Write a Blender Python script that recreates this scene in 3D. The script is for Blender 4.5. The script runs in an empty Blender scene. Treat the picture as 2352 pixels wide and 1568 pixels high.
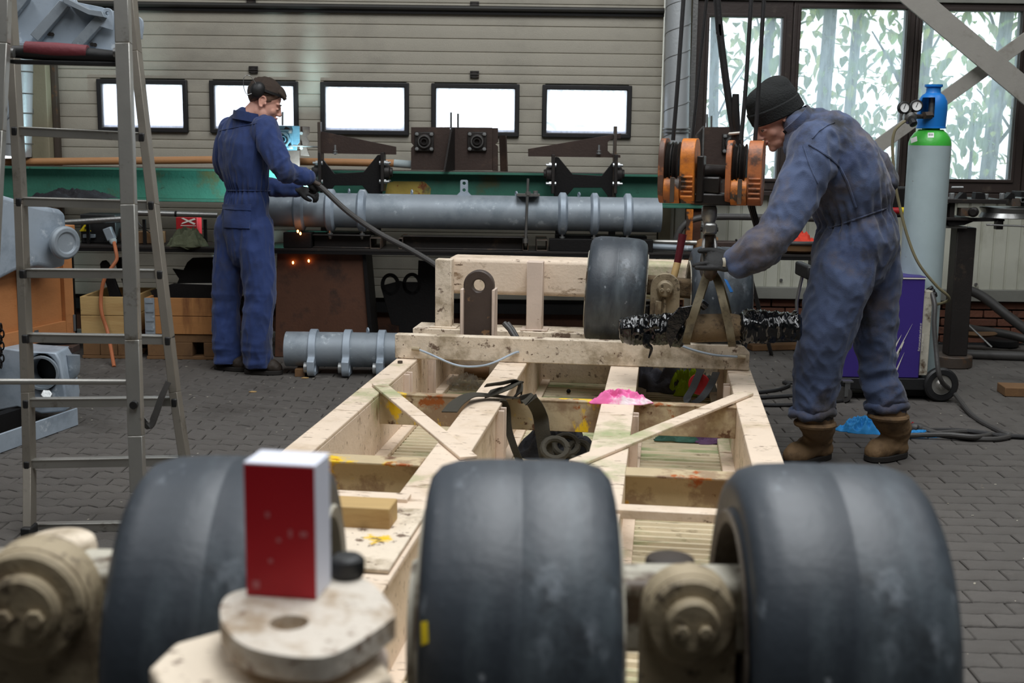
import bpy, bmesh, math, random
from mathutils import Vector as V, Matrix, noise
random.seed(7)
sc = bpy.context.scene
# ---------------------------------------------------------------- camera, world, lights, exposure
FPX, HCAM = 2800.0, 1.457
PITCH, ROLL = math.atan(466 / FPX), 0.013
cam_d = bpy.data.cameras.new('camera'); cam = bpy.data.objects.new('camera', cam_d)
sc.collection.objects.link(cam); sc.camera = cam
CR = Matrix.Rotation(math.pi / 2 - PITCH, 3, 'X') @ Matrix.Rotation(ROLL, 3, 'Z')
cam.matrix_world = Matrix.Translation((0, 0, HCAM)) @ CR.to_4x4()
cam_d.sensor_width = 36.0; cam_d.lens = FPX / 2352 * 36.0
cam_d.clip_start = .05; cam_d.clip_end = 200
cam_d.dof.use_dof = True; cam_d.dof.focus_distance = 6.0; cam_d.dof.aperture_fstop = 3.8

world = bpy.data.worlds.new('overcast'); sc.world = world; world.use_nodes = True
_bg = world.node_tree.nodes['Background']
_bg.inputs['Color'].default_value = (0.86, 0.93, 1.0, 1); _bg.inputs['Strength'].default_value = 2.0

def area(name, loc, sx, sy, power, col, rot=(0, 0, 0)):
    d = bpy.data.lights.new(name, 'AREA'); d.shape = 'RECTANGLE'; d.size = sx; d.size_y = sy
    d.energy = power; d.color = col
    o = bpy.data.objects.new(name, d); o.location = loc; o.rotation_euler = rot
    sc.collection.objects.link(o); return o
area('rooflight', (0.6, 3.2, 5.85), 2.4, 7.0, 270, (0.95, 0.98, 1.0))
area('rooflight', (-4.2, 3.6, 5.85), 1.6, 7.0, 95, (0.97, 0.98, 1.0))
area('rooflight', (4.6, 3.6, 5.85), 1.6, 7.0, 80, (0.97, 0.98, 1.0))

sc.view_settings.view_transform = 'Standard'; sc.view_settings.look = 'None'
sc.view_settings.exposure = 0.68; sc.view_settings.gamma = 1.0
sc.view_settings.use_curve_mapping = False
sc.cycles.use_denoising = True
sc.cycles.max_bounces = 8; sc.cycles.transparent_max_bounces = 12
sc.cycles.sample_clamp_indirect = 4.0

def ray(u, v):
    return CR @ V(((u - 1176) / FPX, -(v - 784) / FPX, -1.0))
def P(u, v, Y):                      # point of the place seen at picture point (u,v), at distance Y from the camera
    d = ray(u, v); return V((0, 0, HCAM)) + d * (Y / d.y)
def G(u, v, z=0.0):                  # ... at height z
    d = ray(u, v); return V((0, 0, HCAM)) + d * ((z - HCAM) / d.z)

# ---------------------------------------------------------------- materials
def S(r, g, b):
    f = lambda c: (c / 255) / 12.92 if c / 255 <= .04045 else ((c / 255 + .055) / 1.055) ** 2.4
    return (f(r), f(g), f(b), 1)
MATS = {}
def mat(name, col, rough=.6, metal=0.0, var=.18, vs=6.0, spots=(), bump=.15, bs=60.0, rnd=0.0, stretch=(1, 1, 1), coat=0, spec=.5, sheen=0):
    """paint / metal / cloth with noise tone variation, soft-edged patches (colour, scale, threshold, width, stretch) and fine relief"""
    m = bpy.data.materials.new(name); MATS[name] = m; m.use_nodes = True
    nt = m.node_tree; N = nt.nodes; L = nt.links; b = N['Principled BSDF']
    b.inputs['Roughness'].default_value = rough; b.inputs['Metallic'].default_value = metal
    b.inputs['Specular IOR Level'].default_value = spec
    if coat: b.inputs['Coat Weight'].default_value = coat
    if sheen: b.inputs['Sheen Weight'].default_value = sheen
    tc = N.new('ShaderNodeTexCoord')
    def mp(st):
        q = N.new('ShaderNodeMapping'); q.inputs['Scale'].default_value = st
        L.new(tc.outputs['Object'], q.inputs['Vector']); return q.outputs['Vector']
    def nz(scale, vec, detail=6, r=.6):
        n = N.new('ShaderNodeTexNoise'); n.inputs['Scale'].default_value = scale
        n.inputs['Detail'].default_value = detail; n.inputs['Roughness'].default_value = r
        L.new(vec, n.inputs['Vector']); return n.outputs['Fac']
    base = mp(stretch)
    mr = N.new('ShaderNodeMapRange'); mr.inputs['From Min'].default_value = .25; mr.inputs['From Max'].default_value = .75
    mr.inputs['To Min'].default_value = 1 - var; mr.inputs['To Max'].default_value = 1 + var * .6
    L.new(nz(vs, base), mr.inputs['Value'])
    fac = mr.outputs['Result']
    if rnd:
        oi = N.new('ShaderNodeObjectInfo'); m2 = N.new('ShaderNodeMapRange')
        m2.inputs['To Min'].default_value = 1 - rnd; m2.inputs['To Max'].default_value = 1 + rnd
        L.new(oi.outputs['Random'], m2.inputs['Value'])
        mu = N.new('ShaderNodeMath'); mu.operation = 'MULTIPLY'
        L.new(fac, mu.inputs[0]); L.new(m2.outputs['Result'], mu.inputs[1]); fac = mu.outputs[0]
    vm = N.new('ShaderNodeVectorMath'); vm.operation = 'SCALE'; vm.inputs[0].default_value = col[:3]
    L.new(fac, vm.inputs['Scale']); cur = vm.outputs['Vector']
    for sp in spots:
        c2, scl, th, w = sp[:4]; st = sp[4] if len(sp) > 4 else (1, 1, 1)
        r = N.new('ShaderNodeMapRange'); r.inputs['From Min'].default_value = th; r.inputs['From Max'].default_value = th + w
        L.new(nz(scl, mp(st), 8, .65), r.inputs['Value'])
        x = N.new('ShaderNodeMix'); x.data_type = 'RGBA'
        L.new(r.outputs['Result'], x.inputs[0]); L.new(cur, x.inputs[6]); x.inputs[7].default_value = c2
        cur = x.outputs[2]
    L.new(cur, b.inputs['Base Color'])
    if bump:
        bp = N.new('ShaderNodeBump'); bp.inputs['Strength'].default_value = bump; bp.inputs['Distance'].default_value = .01
        L.new(nz(bs, base), bp.inputs['Height']); L.new(bp.outputs['Normal'], b.inputs['Normal'])
    return m
def emit(name, col, k):
    m = bpy.data.materials.new(name); m.use_nodes = True; b = m.node_tree.nodes['Principled BSDF']
    b.inputs['Base Color'].default_value = (0, 0, 0, 1)
    b.inputs['Emission Color'].default_value = col; b.inputs['Emission Strength'].default_value = k; return m
def glass(name, milk, tint=(1, 1, 1, 1), mcol=(.9, .95, 1, 1)):
    """dusty pane: partly clear, partly scattering the daylight behind it"""
    m = bpy.data.materials.new(name); m.use_nodes = True; nt = m.node_tree; N = nt.nodes; L = nt.links
    N.remove(N['Principled BSDF']); out = N['Material Output']
    t = N.new('ShaderNodeBsdfTransparent'); t.inputs['Color'].default_value = tint
    d = N.new('ShaderNodeBsdfTranslucent'); d.inputs['Color'].default_value = mcol
    g = N.new('ShaderNodeBsdfGlossy'); g.inputs['Roughness'].default_value = .15
    tc = N.new('ShaderNodeTexCoord'); mp = N.new('ShaderNodeMapping'); mp.inputs['Scale'].default_value = (6, 1, 1.2)
    nz = N.new('ShaderNodeTexNoise'); nz.inputs['Scale'].default_value = 5; nz.inputs['Detail'].default_value = 8
    L.new(tc.outputs['Object'], mp.inputs['Vector']); L.new(mp.outputs['Vector'], nz.inputs['Vector'])
    r = N.new('ShaderNodeMapRange'); r.inputs['From Min'].default_value = .3; r.inputs['From Max'].default_value = .7
    r.inputs['To Min'].default_value = milk * .7; r.inputs['To Max'].default_value = min(1, milk * 1.3)
    L.new(nz.outputs['Fac'], r.inputs['Value'])
    a = N.new('ShaderNodeMixShader'); L.new(r.outputs['Result'], a.inputs[0]); L.new(t.outputs[0], a.inputs[1]); L.new(d.outputs[0], a.inputs[2])
    c = N.new('ShaderNodeMixShader'); c.inputs[0].default_value = .04; L.new(a.outputs[0], c.inputs[1]); L.new(g.outputs[0], c.inputs[2])
    L.new(c.outputs[0], out.inputs['Surface']); MATS[name] = m; return m

DIRT, RUST, YEL = S(112, 98, 78), S(122, 78, 44), S(232, 190, 20)
mat('cream', S(228, 208, 186), .6, spots=((S(206, 184, 158), 4, .50, .16), (S(166, 172, 128), 2.0, .57, .14), (S(150, 126, 100), 9, .60, .07, (.5, 2.2, 1)), (S(104, 82, 62), 26, .62, .04, (.5, 2, 1))), var=.08, bump=.25)
mat('cream_worn', S(230, 214, 192), .65, spots=((S(168, 152, 128), 6, .48, .14), (YEL, 3.2, .64, .03), (S(112, 92, 76), 16, .58, .05), (S(96, 70, 54), 40, .63, .04)), var=.12, bump=.3)
mat('cream_side', S(216, 196, 180), .6, spots=((S(160, 140, 120), 5, .56, .15, (1, 1, .35)), (S(112, 84, 62), 18, .66, .03)), var=.1, bump=.1)
mat('member', S(184, 166, 134), .65, spots=((S(142, 118, 92), 7, .44, .12), (YEL, 5, .58, .04, (1, 1, .5)), (S(150, 80, 24), 8, .57, .05), (S(92, 62, 40), 13, .60, .05)), var=.15)
mat('member_yellow', S(198, 178, 142), .6, spots=((S(156, 132, 104), 6, .47, .08), (YEL, 3.5, .54, .04), (S(168, 84, 24), 7, .59, .05), (S(100, 66, 40), 12, .62, .05)), var=.15)
mat('deck', S(208, 194, 164), .7, spots=((S(150, 160, 116), 4, .5, .15, (.6, 3, 1)), (S(120, 106, 82), 14, .58, .1, (.4, 3, 1)), (S(90, 74, 52), 30, .66, .04, (.5, 2, 1))), var=.12)
mat('greasy_lug', S(70, 58, 52), .5, spots=((S(200, 184, 158), 7, .60, .05), (S(130, 100, 70), 14, .58, .06)), var=.3)
mat('lug_cream', S(170, 154, 126), .65, spots=((S(118, 102, 80), 8, .5, .12), (S(96, 84, 66), 30, .58, .06)), var=.2, bump=.3)
mat('mud', S(104, 86, 62), .9, spots=((S(70, 56, 40), 20, .52, .1),), var=.3, bump=.8, bs=40)
mat('tyre', S(54, 61, 69), .47, spots=((S(96, 106, 112), 3, .5, .25, (2, .6, .6)), (S(40, 42, 46), 5, .56, .12), (S(134, 142, 150), 7, .60, .12, (1.6, .8, .8)), (S(160, 166, 172), 16, .66, .06)), var=.2, bump=.12, spec=.6)
mat('rim', S(190, 184, 168), .5, spots=((S(90, 74, 58), 9, .52, .1),), var=.2)
mat('rim_dark', S(96, 86, 74), .55, spots=((S(60, 50, 42), 9, .52, .1),), var=.2)
mat('hub_dark', S(52, 42, 34), .7, var=.3)
mat('rust_brown', S(92, 58, 40), .75, spots=((S(60, 40, 30), 6, .5, .15), (S(140, 96, 40), 3, .62, .1)), var=.25)
mat('paver', S(90, 86, 82), .72, spots=((S(70, 66, 62), 3.2, .5, .2), (S(120, 115, 109), 11, .62, .14)), var=.14, vs=14, rnd=.07, bump=.35, bs=110, spec=.35)
mat('joint_dirt', S(60, 57, 53), .95, var=.3)
mat('door_panel', S(168, 162, 148), .5, spots=((S(144, 139, 127), 2.2, .5, .2, (.5, 1, 1)), (S(120, 112, 92), 6, .66, .1, (1, 1, .3))), var=.06, bump=.35, bs=220)
mat('door_joint', S(42, 40, 36), .6)
mat('black_frame', S(30, 29, 30), .5, var=.1)
mat('brown_frame', S(52, 42, 38), .5, spots=((S(74, 64, 56), 8, .6, .1),), var=.12)
mat('jamb', S(150, 142, 118), .6, spots=((S(120, 108, 84), 5, .55, .15, (1, 1, .3)),), var=.1)
mat('wall_panel', S(186, 186, 172), .55, spots=((S(152, 150, 134), 3, .5, .2, (1, 1, .35)), (S(128, 120, 100), 9, .64, .1, (1, 1, .3))), var=.08, bump=.1)
mat('brace_grey', S(158, 154, 146), .55, spots=((S(132, 126, 116), 5, .56, .12),), var=.08)
mat('lug_plate', S(212, 202, 188), .65, spots=((S(170, 150, 126), 12, .52, .12), (S(120, 92, 70), 26, .60, .06)), var=.12, bump=.5, bs=70)
mat('wood_orange', S(176, 122, 70), .7, spots=((S(120, 74, 40), 3, .52, .12, (2, 1, .3)), (S(80, 50, 30), 9, .66, .05)), var=.14, stretch=(.3, 3, 3))
mat('grey_sill', S(130, 130, 122), .6, var=.15)
mat('brick', S(112, 70, 52), .8, rnd=.18, var=.2, spots=((S(78, 54, 44), 12, .55, .15),), bump=.5)
mat('mortar', S(70, 64, 58), .95)
mat('galv', S(146, 155, 163), .52, .22, spots=((S(128, 138, 146), 5, .5, .12), (S(190, 198, 204), 12, .6, .1)), var=.14, bump=.06)
mat('galv_light', S(168, 180, 192), .5, .2, spots=((S(140, 152, 164), 4, .5, .15), (S(206, 214, 220), 9, .62, .08)), var=.12, bump=.05)
mat('duct', S(184, 188, 190), .42, .45, var=.1, vs=3)
mat('alu', S(176, 174, 168), .38, .75, var=.12, spots=((S(120, 112, 100), 9, .6, .1),), bump=.05)
mat('alu_dull', S(136, 130, 120), .5, .5, var=.15, spots=((S(90, 84, 74), 7, .58, .12),), bump=.05)
mat('black_plastic', S(26, 26, 27), .5, var=.1)
mat('black_steel', S(24, 22, 22), .55, .2, var=.2, spec=.3)
mat('dark_steel', S(48, 44, 42), .5, .4, spots=((S(78, 66, 56), 8, .58, .1),), var=.2)
mat('mill_brown', S(66, 52, 46), .55, .3, spots=((S(90, 70, 58), 5, .55, .15),), var=.18)
mat('steel', S(150, 150, 148), .35, .85, var=.12)
mat('bolt', S(170, 172, 172), .35, .7, var=.1)
mat('rusty_steel', S(84, 74, 66), .55, .4, spots=((S(116, 84, 58), 10, .56, .1),), var=.2)
mat('teal_beam', S(58, 116, 97), .55, spots=((S(44, 88, 74), 3, .5, .2), (S(96, 92, 56), 3, .57, .14), (S(40, 34, 28), 14, .66, .06)), var=.12)
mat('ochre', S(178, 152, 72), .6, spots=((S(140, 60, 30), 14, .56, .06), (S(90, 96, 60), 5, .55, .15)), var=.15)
mat('tube_tan', S(176, 128, 84), .6, var=.12)
mat('wood_pale', S(190, 158, 104), .7, spots=((S(150, 112, 66), 3, .5, .2, (.3, 3, 3)), (S(96, 64, 36), 7, .68, .05)), var=.12, stretch=(.3, 3, 3))
mat('wood_dark', S(120, 88, 56), .8, spots=((S(84, 60, 40), 4, .5, .2),), var=.2)
mat('ply', S(178, 118, 70), .6, spots=((S(146, 90, 50), 2.2, .5, .15, (.5, 1, 3)), (S(120, 66, 30), 8, .68, .06)), var=.12, stretch=(.4, 1, 3))
mat('red_box', S(188, 18, 36), .45, var=.06, spots=((S(206, 120, 128), 9, .66, .04),), bump=0)
mat('red_scuff', S(204, 110, 118), .5, bump=0)
mat('red_dark', S(84, 22, 30), .35, var=.15)
mat('red_tape', S(112, 44, 52), .6, var=.25, bump=.5, bs=20)
mat('white_card', S(224, 226, 238), .6, var=.05, bump=0)
mat('white_paper', S(238, 238, 236), .7, var=.04, bump=0)
mat('hoist_orange', S(204, 118, 34), .5, spots=((S(150, 86, 40), 7, .48, .12), (S(60, 48, 40), 9, .55, .06)), var=.2)
mat('hoist_brown', S(176, 104, 60), .55, spots=((S(90, 64, 52), 6, .5, .1), (S(48, 40, 38), 10, .6, .06)), var=.25)
mat('grease', S(34, 30, 28), .42, .3, var=.3)
mat('cable', S(38, 37, 38), .45, var=.15)
mat('hose_grey', S(66, 64, 62), .5, var=.15)
mat('hose_tan', S(120, 112, 84), .55, var=.15)
mat('plastic_bag', S(13, 14, 16), .09, var=.3, bump=.22, bs=30, spec=.6)
mat('sling', S(108, 98, 76), .8, var=.2, spots=((S(76, 68, 52), 20, .5, .15),))
mat('strap_dark', S(58, 54, 44), .85, var=.2, bump=.3, bs=150)
mat('cloth_black', S(38, 38, 42), .9, var=.25, bump=.4)
mat('cloth_coat', S(88, 88, 98), .9, var=.25, bump=.3)
mat('cloth_green', S(84, 88, 66), .9, var=.25, bump=.5)
mat('cloth_lime', S(176, 208, 28), .8, var=.2)
mat('cloth_pink', S(236, 110, 170), .8, var=.15, spots=((S(238, 220, 224), 7, .5, .1),))
mat('cloth_blue', S(28, 140, 210), .7, var=.25)
mat('cloth_teal', S(52, 92, 78), .85, var=.25)
mat('cloth_purple', S(92, 62, 96), .85, var=.25)
mat('cloth_grey', S(170, 182, 184), .8, var=.2)
mat('red_paint', S(160, 22, 28), .5, var=.12)
mat('rag_red', S(206, 58, 36), .8, var=.25)
mat('cyl_grey', S(168, 184, 186), .5, spots=((S(140, 158, 160), 3, .5, .2, (1, 1, .3)), (S(120, 90, 70), 18, .68, .04)), var=.08, bump=.05)
mat('cyl_green', S(64, 178, 62), .35, var=.1, spots=((S(120, 150, 90), 10, .64, .06),))
mat('cap_blue', S(24, 118, 200), .4, var=.08, bump=0)
mat('purple', S(58, 42, 122), .45, var=.08, bump=.05)
mat('white_print', S(222, 216, 206), .6, bump=0)
mat('overall_blue', S(36, 58, 112), .82, spots=((S(28, 44, 84), 4, .48, .2), (S(56, 58, 72), 3, .57, .18)), var=.14, bump=.3, bs=240, sheen=.2)
mat('overall_faded', S(70, 84, 116), .85, spots=((S(48, 60, 92), 4, .46, .2), (S(96, 84, 76), 2.2, .50, .16), (S(34, 34, 38), 2.6, .52, .10)), var=.16, bump=.3, bs=240, sheen=.2)
mat('skin', S(222, 166, 146), .5, var=.08, spots=((S(204, 134, 116), 16, .58, .15),), bump=.05)
mat('lips', S(176, 96, 88), .5, bump=0)
mat('hair', S(62, 48, 38), .7, var=.3, bump=.6, bs=180, stretch=(3, 3, .6))
mat('hair_short', S(112, 84, 68), .75, var=.25, bump=.5, bs=260)
mat('beanie', S(22, 24, 24), .9, var=.25, bump=.6, bs=120)
mat('glove', S(34, 34, 34), .75, var=.25, bump=.3)
mat('boot', S(122, 96, 66), .8, spots=((S(84, 64, 44), 9, .5, .15),), var=.2, bump=.3)
mat('boot_dark', S(52, 42, 34), .7, var=.2)
mat('sole', S(34, 30, 27), .8)
mat('eye_white', S(210, 204, 198), .3, bump=0)
mat('eye_dark', S(30, 24, 20), .3, bump=0)
mat('trunk', S(120, 122, 128), .9, var=.3)
mat('leaf', S(150, 182, 110), .6, rnd=.2, var=.3, vs=3)
mat('leaf_pale', S(184, 200, 122), .6, rnd=.2, var=.3, vs=3)
for _n in ('leaf', 'leaf_pale'):                              # thin leaves let light through
    _t = MATS[_n].node_tree; _p = _t.nodes['Principled BSDF']; _m = _t.nodes.new('ShaderNodeMixShader'); _d = _t.nodes.new('ShaderNodeBsdfTranslucent')
    _t.links.new(_p.inputs['Base Color'].links[0].from_socket, _d.inputs['Color']); _m.inputs[0].default_value = .6
    _t.links.new(_p.outputs[0], _m.inputs[1]); _t.links.new(_d.outputs[0], _m.inputs[2]); _t.links.new(_m.outputs[0], _t.nodes['Material Output'].inputs['Surface'])
mat('soil', S(90, 96, 66), .95, var=.3)
mat('plain_grey', S(92, 92, 88), .8)
mat('yellow_sign', S(226, 200, 30), .5, bump=0)
mat('black_print', S(20, 20, 20), .6, bump=0)
mat('orange_cord', S(176, 104, 66), .6, var=.15)
mat('blue_paint', S(20, 104, 176), .5)
mat('bearing_torch_tint', S(74, 104, 118), .45, .2, var=.15)  # brown plate tinted blue-grey: part of the torch glow is in the colour
glass('pane_frosted', .52, mcol=(.85, .88, 1, 1)); glass('pane_window', .36, mcol=(.62, .72, .80, 1))
glass('clear_wrap', .25)
SPARK = emit('spark_glow', (1, .28, .06, 1), 14); ARC = emit('arc_glow', (.75, .95, 1, 1), 30)
MATS['spark_glow'] = SPARK; MATS['arc_glow'] = ARC

# ---------------------------------------------------------------- mesh builder
WM = {}
def rotz(a): return Matrix.Rotation(a, 3, 'Z')
def basis(d, up=(0, 0, 1)):
    d = V(d).normalized(); up = V(up)
    if abs(d.dot(up)) > .985 * up.length: up = V((0, 1, 0)) if abs(d.y) < .9 else V((1, 0, 0))
    x = d.cross(up).normalized(); return d, x, x.cross(d).normalized()    # forward, side, up
class B:
    def __init__(s): s.bm = bmesh.new()
    def face(s, vs):
        try: return s.bm.faces.new(vs)
        except ValueError: return None
    def box(s, c, size, R=None):
        c = V(c); h = V(size) / 2; q = []
        for x in (-1, 1):
            for y in (-1, 1):
                for z in (-1, 1):
                    w = V((x * h.x, y * h.y, z * h.z)); q.append(s.bm.verts.new(c + (R @ w if R else w)))
        for f in ((0, 1, 3, 2), (4, 6, 7, 5), (0, 4, 5, 1), (2, 3, 7, 6), (0, 2, 6, 4), (1, 5, 7, 3)): s.face([q[i] for i in f])
        return s
    def beam(s, p, q, w, h, up=(0, 0, 1)):
        p, q = V(p), V(q); d, x, u = basis(q - p, up); R = Matrix((x, d, u)).transposed()
        return s.box((p + q) / 2, (w, (q - p).length, h), R)
    def ring(s, c, a, b, r, n, ry=None, ph=0):
        ry = r if ry is None else ry
        return [s.bm.verts.new(c + a * (r * math.cos(ph + 2 * math.pi * i / n)) + b * (ry * math.sin(ph + 2 * math.pi * i / n))) for i in range(n)]
    def bridge(s, r0, r1):
        n = len(r0)
        for i in range(n): s.face((r0[i], r0[(i + 1) % n], r1[(i + 1) % n], r1[i]))
    def cyl(s, p, q, r, r2=None, n=16, caps=True):
        p, q = V(p), V(q); d, x, u = basis(q - p); r2 = r if r2 is None else r2
        a = s.ring(p, x, u, r, n); b = s.ring(q, x, u, r2, n); s.bridge(a, b)
        if caps: s.face(a[::-1]); s.face(b)
        return s
    def pipe(s, p, q, r, ri, n=24):                       # hollow tube
        p, q = V(p), V(q); d, x, u = basis(q - p)
        a, b, c, e = s.ring(p, x, u, r, n), s.ring(q, x, u, r, n), s.ring(q, x, u, ri, n), s.ring(p, x, u, ri, n)
        s.bridge(a, b); s.bridge(b, c); s.bridge(c, e); s.bridge(e, a); return s
    def lathe(s, prof, o, axis=(0, 0, 1), n=24, closed=False):   # prof: (radius, height)
        o = V(o); d, x, u = basis(axis); rs = []
        for r, h in prof: rs.append(s.ring(o + d * h, x, u, max(r, 1e-4), n))
        for a, b in zip(rs, rs[1:]): s.bridge(a, b)
        if closed: s.bridge(rs[-1], rs[0])
        else: s.face(rs[0][::-1]); s.face(rs[-1])
        return s
    def tube(s, pts, r, n=8, caps=True, smooth=0, flat=1.0, side=None):
        pts = [V(p) for p in pts]; R = list(r) if hasattr(r, '__len__') else [r] * len(pts)
        if smooth: pts, R = crom(pts, R, smooth)
        d0 = (pts[1] - pts[0]).normalized(); _, x, u = basis(d0, side if side else (0, 0, 1)); rings = []
        for i, p in enumerate(pts):
            d = (pts[min(i + 1, len(pts) - 1)] - pts[max(i - 1, 0)]).normalized()
            x = (x - d * x.dot(d)).normalized(); u = x.cross(d).normalized()
            rings.append(s.ring(p, x, u, R[i], n, R[i] * flat))
        for a, b in zip(rings, rings[1:]): s.bridge(a, b)
        if caps: s.face(rings[0][::-1]); s.face(rings[-1])
        return s
    def limb(s, pts, r, n=18, flat=1.0, side=(0, 0, 1), smooth=4):
        """closed rounded limb through pts; r: radii; flat: thickness ratio across 'side'"""
        pts = [V(p) for p in pts]; pts, R = crom(pts, list(r), smooth)
        d0 = (pts[1] - pts[0]).normalized(); d1 = (pts[-1] - pts[-2]).normalized()
        A = [(pts[0] - d0 * R[0] * math.cos(t), R[0] * math.sin(t)) for t in (.25, .7, 1.15)]
        Z = [(pts[-1] + d1 * R[-1] * math.cos(t), R[-1] * math.sin(t)) for t in (1.15, .7, .25)]
        seq = A + list(zip(pts, R)) + Z
        return s.tube([a for a, _ in seq], [b for _, b in seq], n, True, 0, flat, side)
    def ell(s, c, rad, R=None, n=16, m=10):
        c = V(c); rows = []
        f = lambda w: s.bm.verts.new(c + (R @ w if R else w))
        top = f(V((0, 0, rad[2]))); bot = f(V((0, 0, -rad[2])))
        for j in range(1, m):
            t = math.pi * j / m
            rows.append([f(V((rad[0] * math.sin(t) * math.cos(2 * math.pi * i / n), rad[1] * math.sin(t) * math.sin(2 * math.pi * i / n), rad[2] * math.cos(t)))) for i in range(n)])
        for a, b in zip(rows, rows[1:]): s.bridge(b, a)
        for i in range(n): s.face((top, rows[0][i], rows[0][(i + 1) % n])); s.face((bot, rows[-1][(i + 1) % n], rows[-1][i]))
        return s
    def plate(s, outer, th, holes=()):                    # flat outline (3-D points) with holes, given the thickness vector
        th = V(th); bm = bmesh.new(); es = []
        for loop in [outer] + list(holes):
            vs = [bm.verts.new(V(p)) for p in loop]
            es += [bm.edges.new((vs[i], vs[(i + 1) % len(vs)])) for i in range(len(vs))]
        bmesh.ops.triangle_fill(bm, use_beauty=True, edges=es)
        r = bmesh.ops.extrude_face_region(bm, geom=bm.faces[:])
        bmesh.ops.translate(bm, vec=th, verts=[e for e in r['geom'] if isinstance(e, bmesh.types.BMVert)])
        bmesh.ops.recalc_face_normals(bm, faces=bm.faces[:])
        me = bpy.data.meshes.new('t'); bm.to_mesh(me); bm.free(); s.bm.from_mesh(me); bpy.data.meshes.remove(me); return s
    def ribbon(s, pts, w, th, side, smooth=6):            # webbing strap: pts, width along 'side' vectors
        pts = [V(p) for p in pts]; sd = [V(k) for k in side] if isinstance(side[0], (tuple, list, V)) else [V(side)] * len(pts)
        if smooth:
            sd = crom(sd, [0] * len(sd), smooth)[0]; pts = crom(pts, [0] * len(pts), smooth)[0]
        rows = []
        for i, p in enumerate(pts):
            d = (pts[min(i + 1, len(pts) - 1)] - pts[max(i - 1, 0)]).normalized()
            x = sd[i]; x = (x - d * x.dot(d)).normalized(); u = x.cross(d)
            rows.append([s.bm.verts.new(p + x * (a * w / 2) + u * (b * th / 2)) for a, b in ((-1, -1), (1, -1), (1, 1), (-1, 1))])
        for a, b in zip(rows, rows[1:]): s.bridge(a, b)
        s.face(rows[0][::-1]); s.face(rows[-1]); return s
    def xf(s, M):
        bmesh.ops.transform(s.bm, matrix=M.to_4x4(), verts=s.bm.verts[:]); return s
    def out(s, name, m, parent=None, bevel=0, ang=35, label=None, cat=None, group=None, kind=None, smooth=True, local=False, mesh=None, seg=2):
        me = mesh
        if me is None:
            bmesh.ops.recalc_face_normals(s.bm, faces=s.bm.faces[:])
            me = bpy.data.meshes.new(name); s.bm.to_mesh(me); s.bm.free()
        if smooth:
            me.shade_smooth()
            try: me.set_sharp_from_angle(angle=math.radians(ang))
            except Exception: pass
        me.materials.clear(); me.materials.append(MATS[m])
        o = bpy.data.objects.new(name, me); sc.collection.objects.link(o)
        if parent is not None:
            if not local: me.transform(WM[parent.name].inverted())
            o.parent = parent; WM[o.name] = WM[parent.name].copy()
        elif not local:
            xs = [v.co for v in me.vertices]
            c = V(((min(p.x for p in xs) + max(p.x for p in xs)) / 2, (min(p.y for p in xs) + max(p.y for p in xs)) / 2, min(p.z for p in xs)))
            me.transform(Matrix.Translation(-c)); o.location = c; WM[o.name] = Matrix.Translation(c)
        else: WM[o.name] = Matrix.Identity(4)
        if bevel:
            b = o.modifiers.new('bevel', 'BEVEL'); b.width = bevel; b.segments = seg; b.limit_method = 'ANGLE'; b.angle_limit = math.radians(40)
        tag(o, label, cat, group, kind); return o
def crom(pts, R, k):
    P_, Q_ = [], []
    n = len(pts)
    for i in range(n - 1):
        a, b, c, d = pts[max(i - 1, 0)], pts[i], pts[i + 1], pts[min(i + 2, n - 1)]
        for j in range(k):
            t = j / k; t2, t3 = t * t, t * t * t
            P_.append((b * 2 + (c - a) * t + (a * 2 - b * 5 + c * 4 - d) * t2 + (b * 3 - a - c * 3 + d) * t3) * .5)
            Q_.append(R[i] * (1 - t) + R[i + 1] * t)
    P_.append(pts[-1]); Q_.append(R[-1]); return P_, Q_
def tag(o, label=None, cat=None, group=None, kind=None):
    if label: o['label'] = label
    if cat: o['category'] = cat
    if group: o['group'] = group
    if kind: o['kind'] = kind
    return o
def E(name, loc, label, cat, group=None, kind=None, rz=0):
    o = bpy.data.objects.new(name, None); sc.collection.objects.link(o); o.location = loc; o.rotation_euler = (0, 0, rz)
    o.empty_display_size = .1
    WM[o.name] = Matrix.Translation(V(loc)) @ Matrix.Rotation(rz, 4, 'Z'); return tag(o, label, cat, group, kind)
def dup(o, loc=None, rz=None, label=None, parent=None):
    c = o.copy(); sc.collection.objects.link(c)
    if parent is not None: c.parent = parent
    if loc is not None: c.location = loc
    if rz is not None: c.rotation_euler = (0, 0, rz)
    if label: c['label'] = label
    for k in list(o.children): dup(k, parent=c)
    return c
def circ(c, a, b, r, n=20, ph=0, span=2 * math.pi, ry=None):
    c, a, b = V(c), V(a), V(b); ry = ry or r; full = abs(span - 2 * math.pi) < 1e-6
    return [c + a * (r * math.cos(ph + span * i / (n if full else n - 1))) + b * (ry * math.sin(ph + span * i / (n if full else n - 1))) for i in range(n)]
class Join:                                   # many transformed copies of one mesh joined into one
    def __init__(s): s.v, s.f = [], []
    def add(s, me, M_):
        n = len(s.v); s.v += [tuple(M_ @ v.co) for v in me.vertices]; s.f += [[n + i for i in p.vertices] for p in me.polygons]
    def out(s, name, m, *a, **k):
        me = bpy.data.meshes.new(name); me.from_pydata(s.v, [], s.f); return B().out(name, m, *a, mesh=me, **k)
X_, Y_, Z_ = V((1, 0, 0)), V((0, 1, 0)), V((0, 0, 1))
from mathutils.bvhtree import BVHTree
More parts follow.
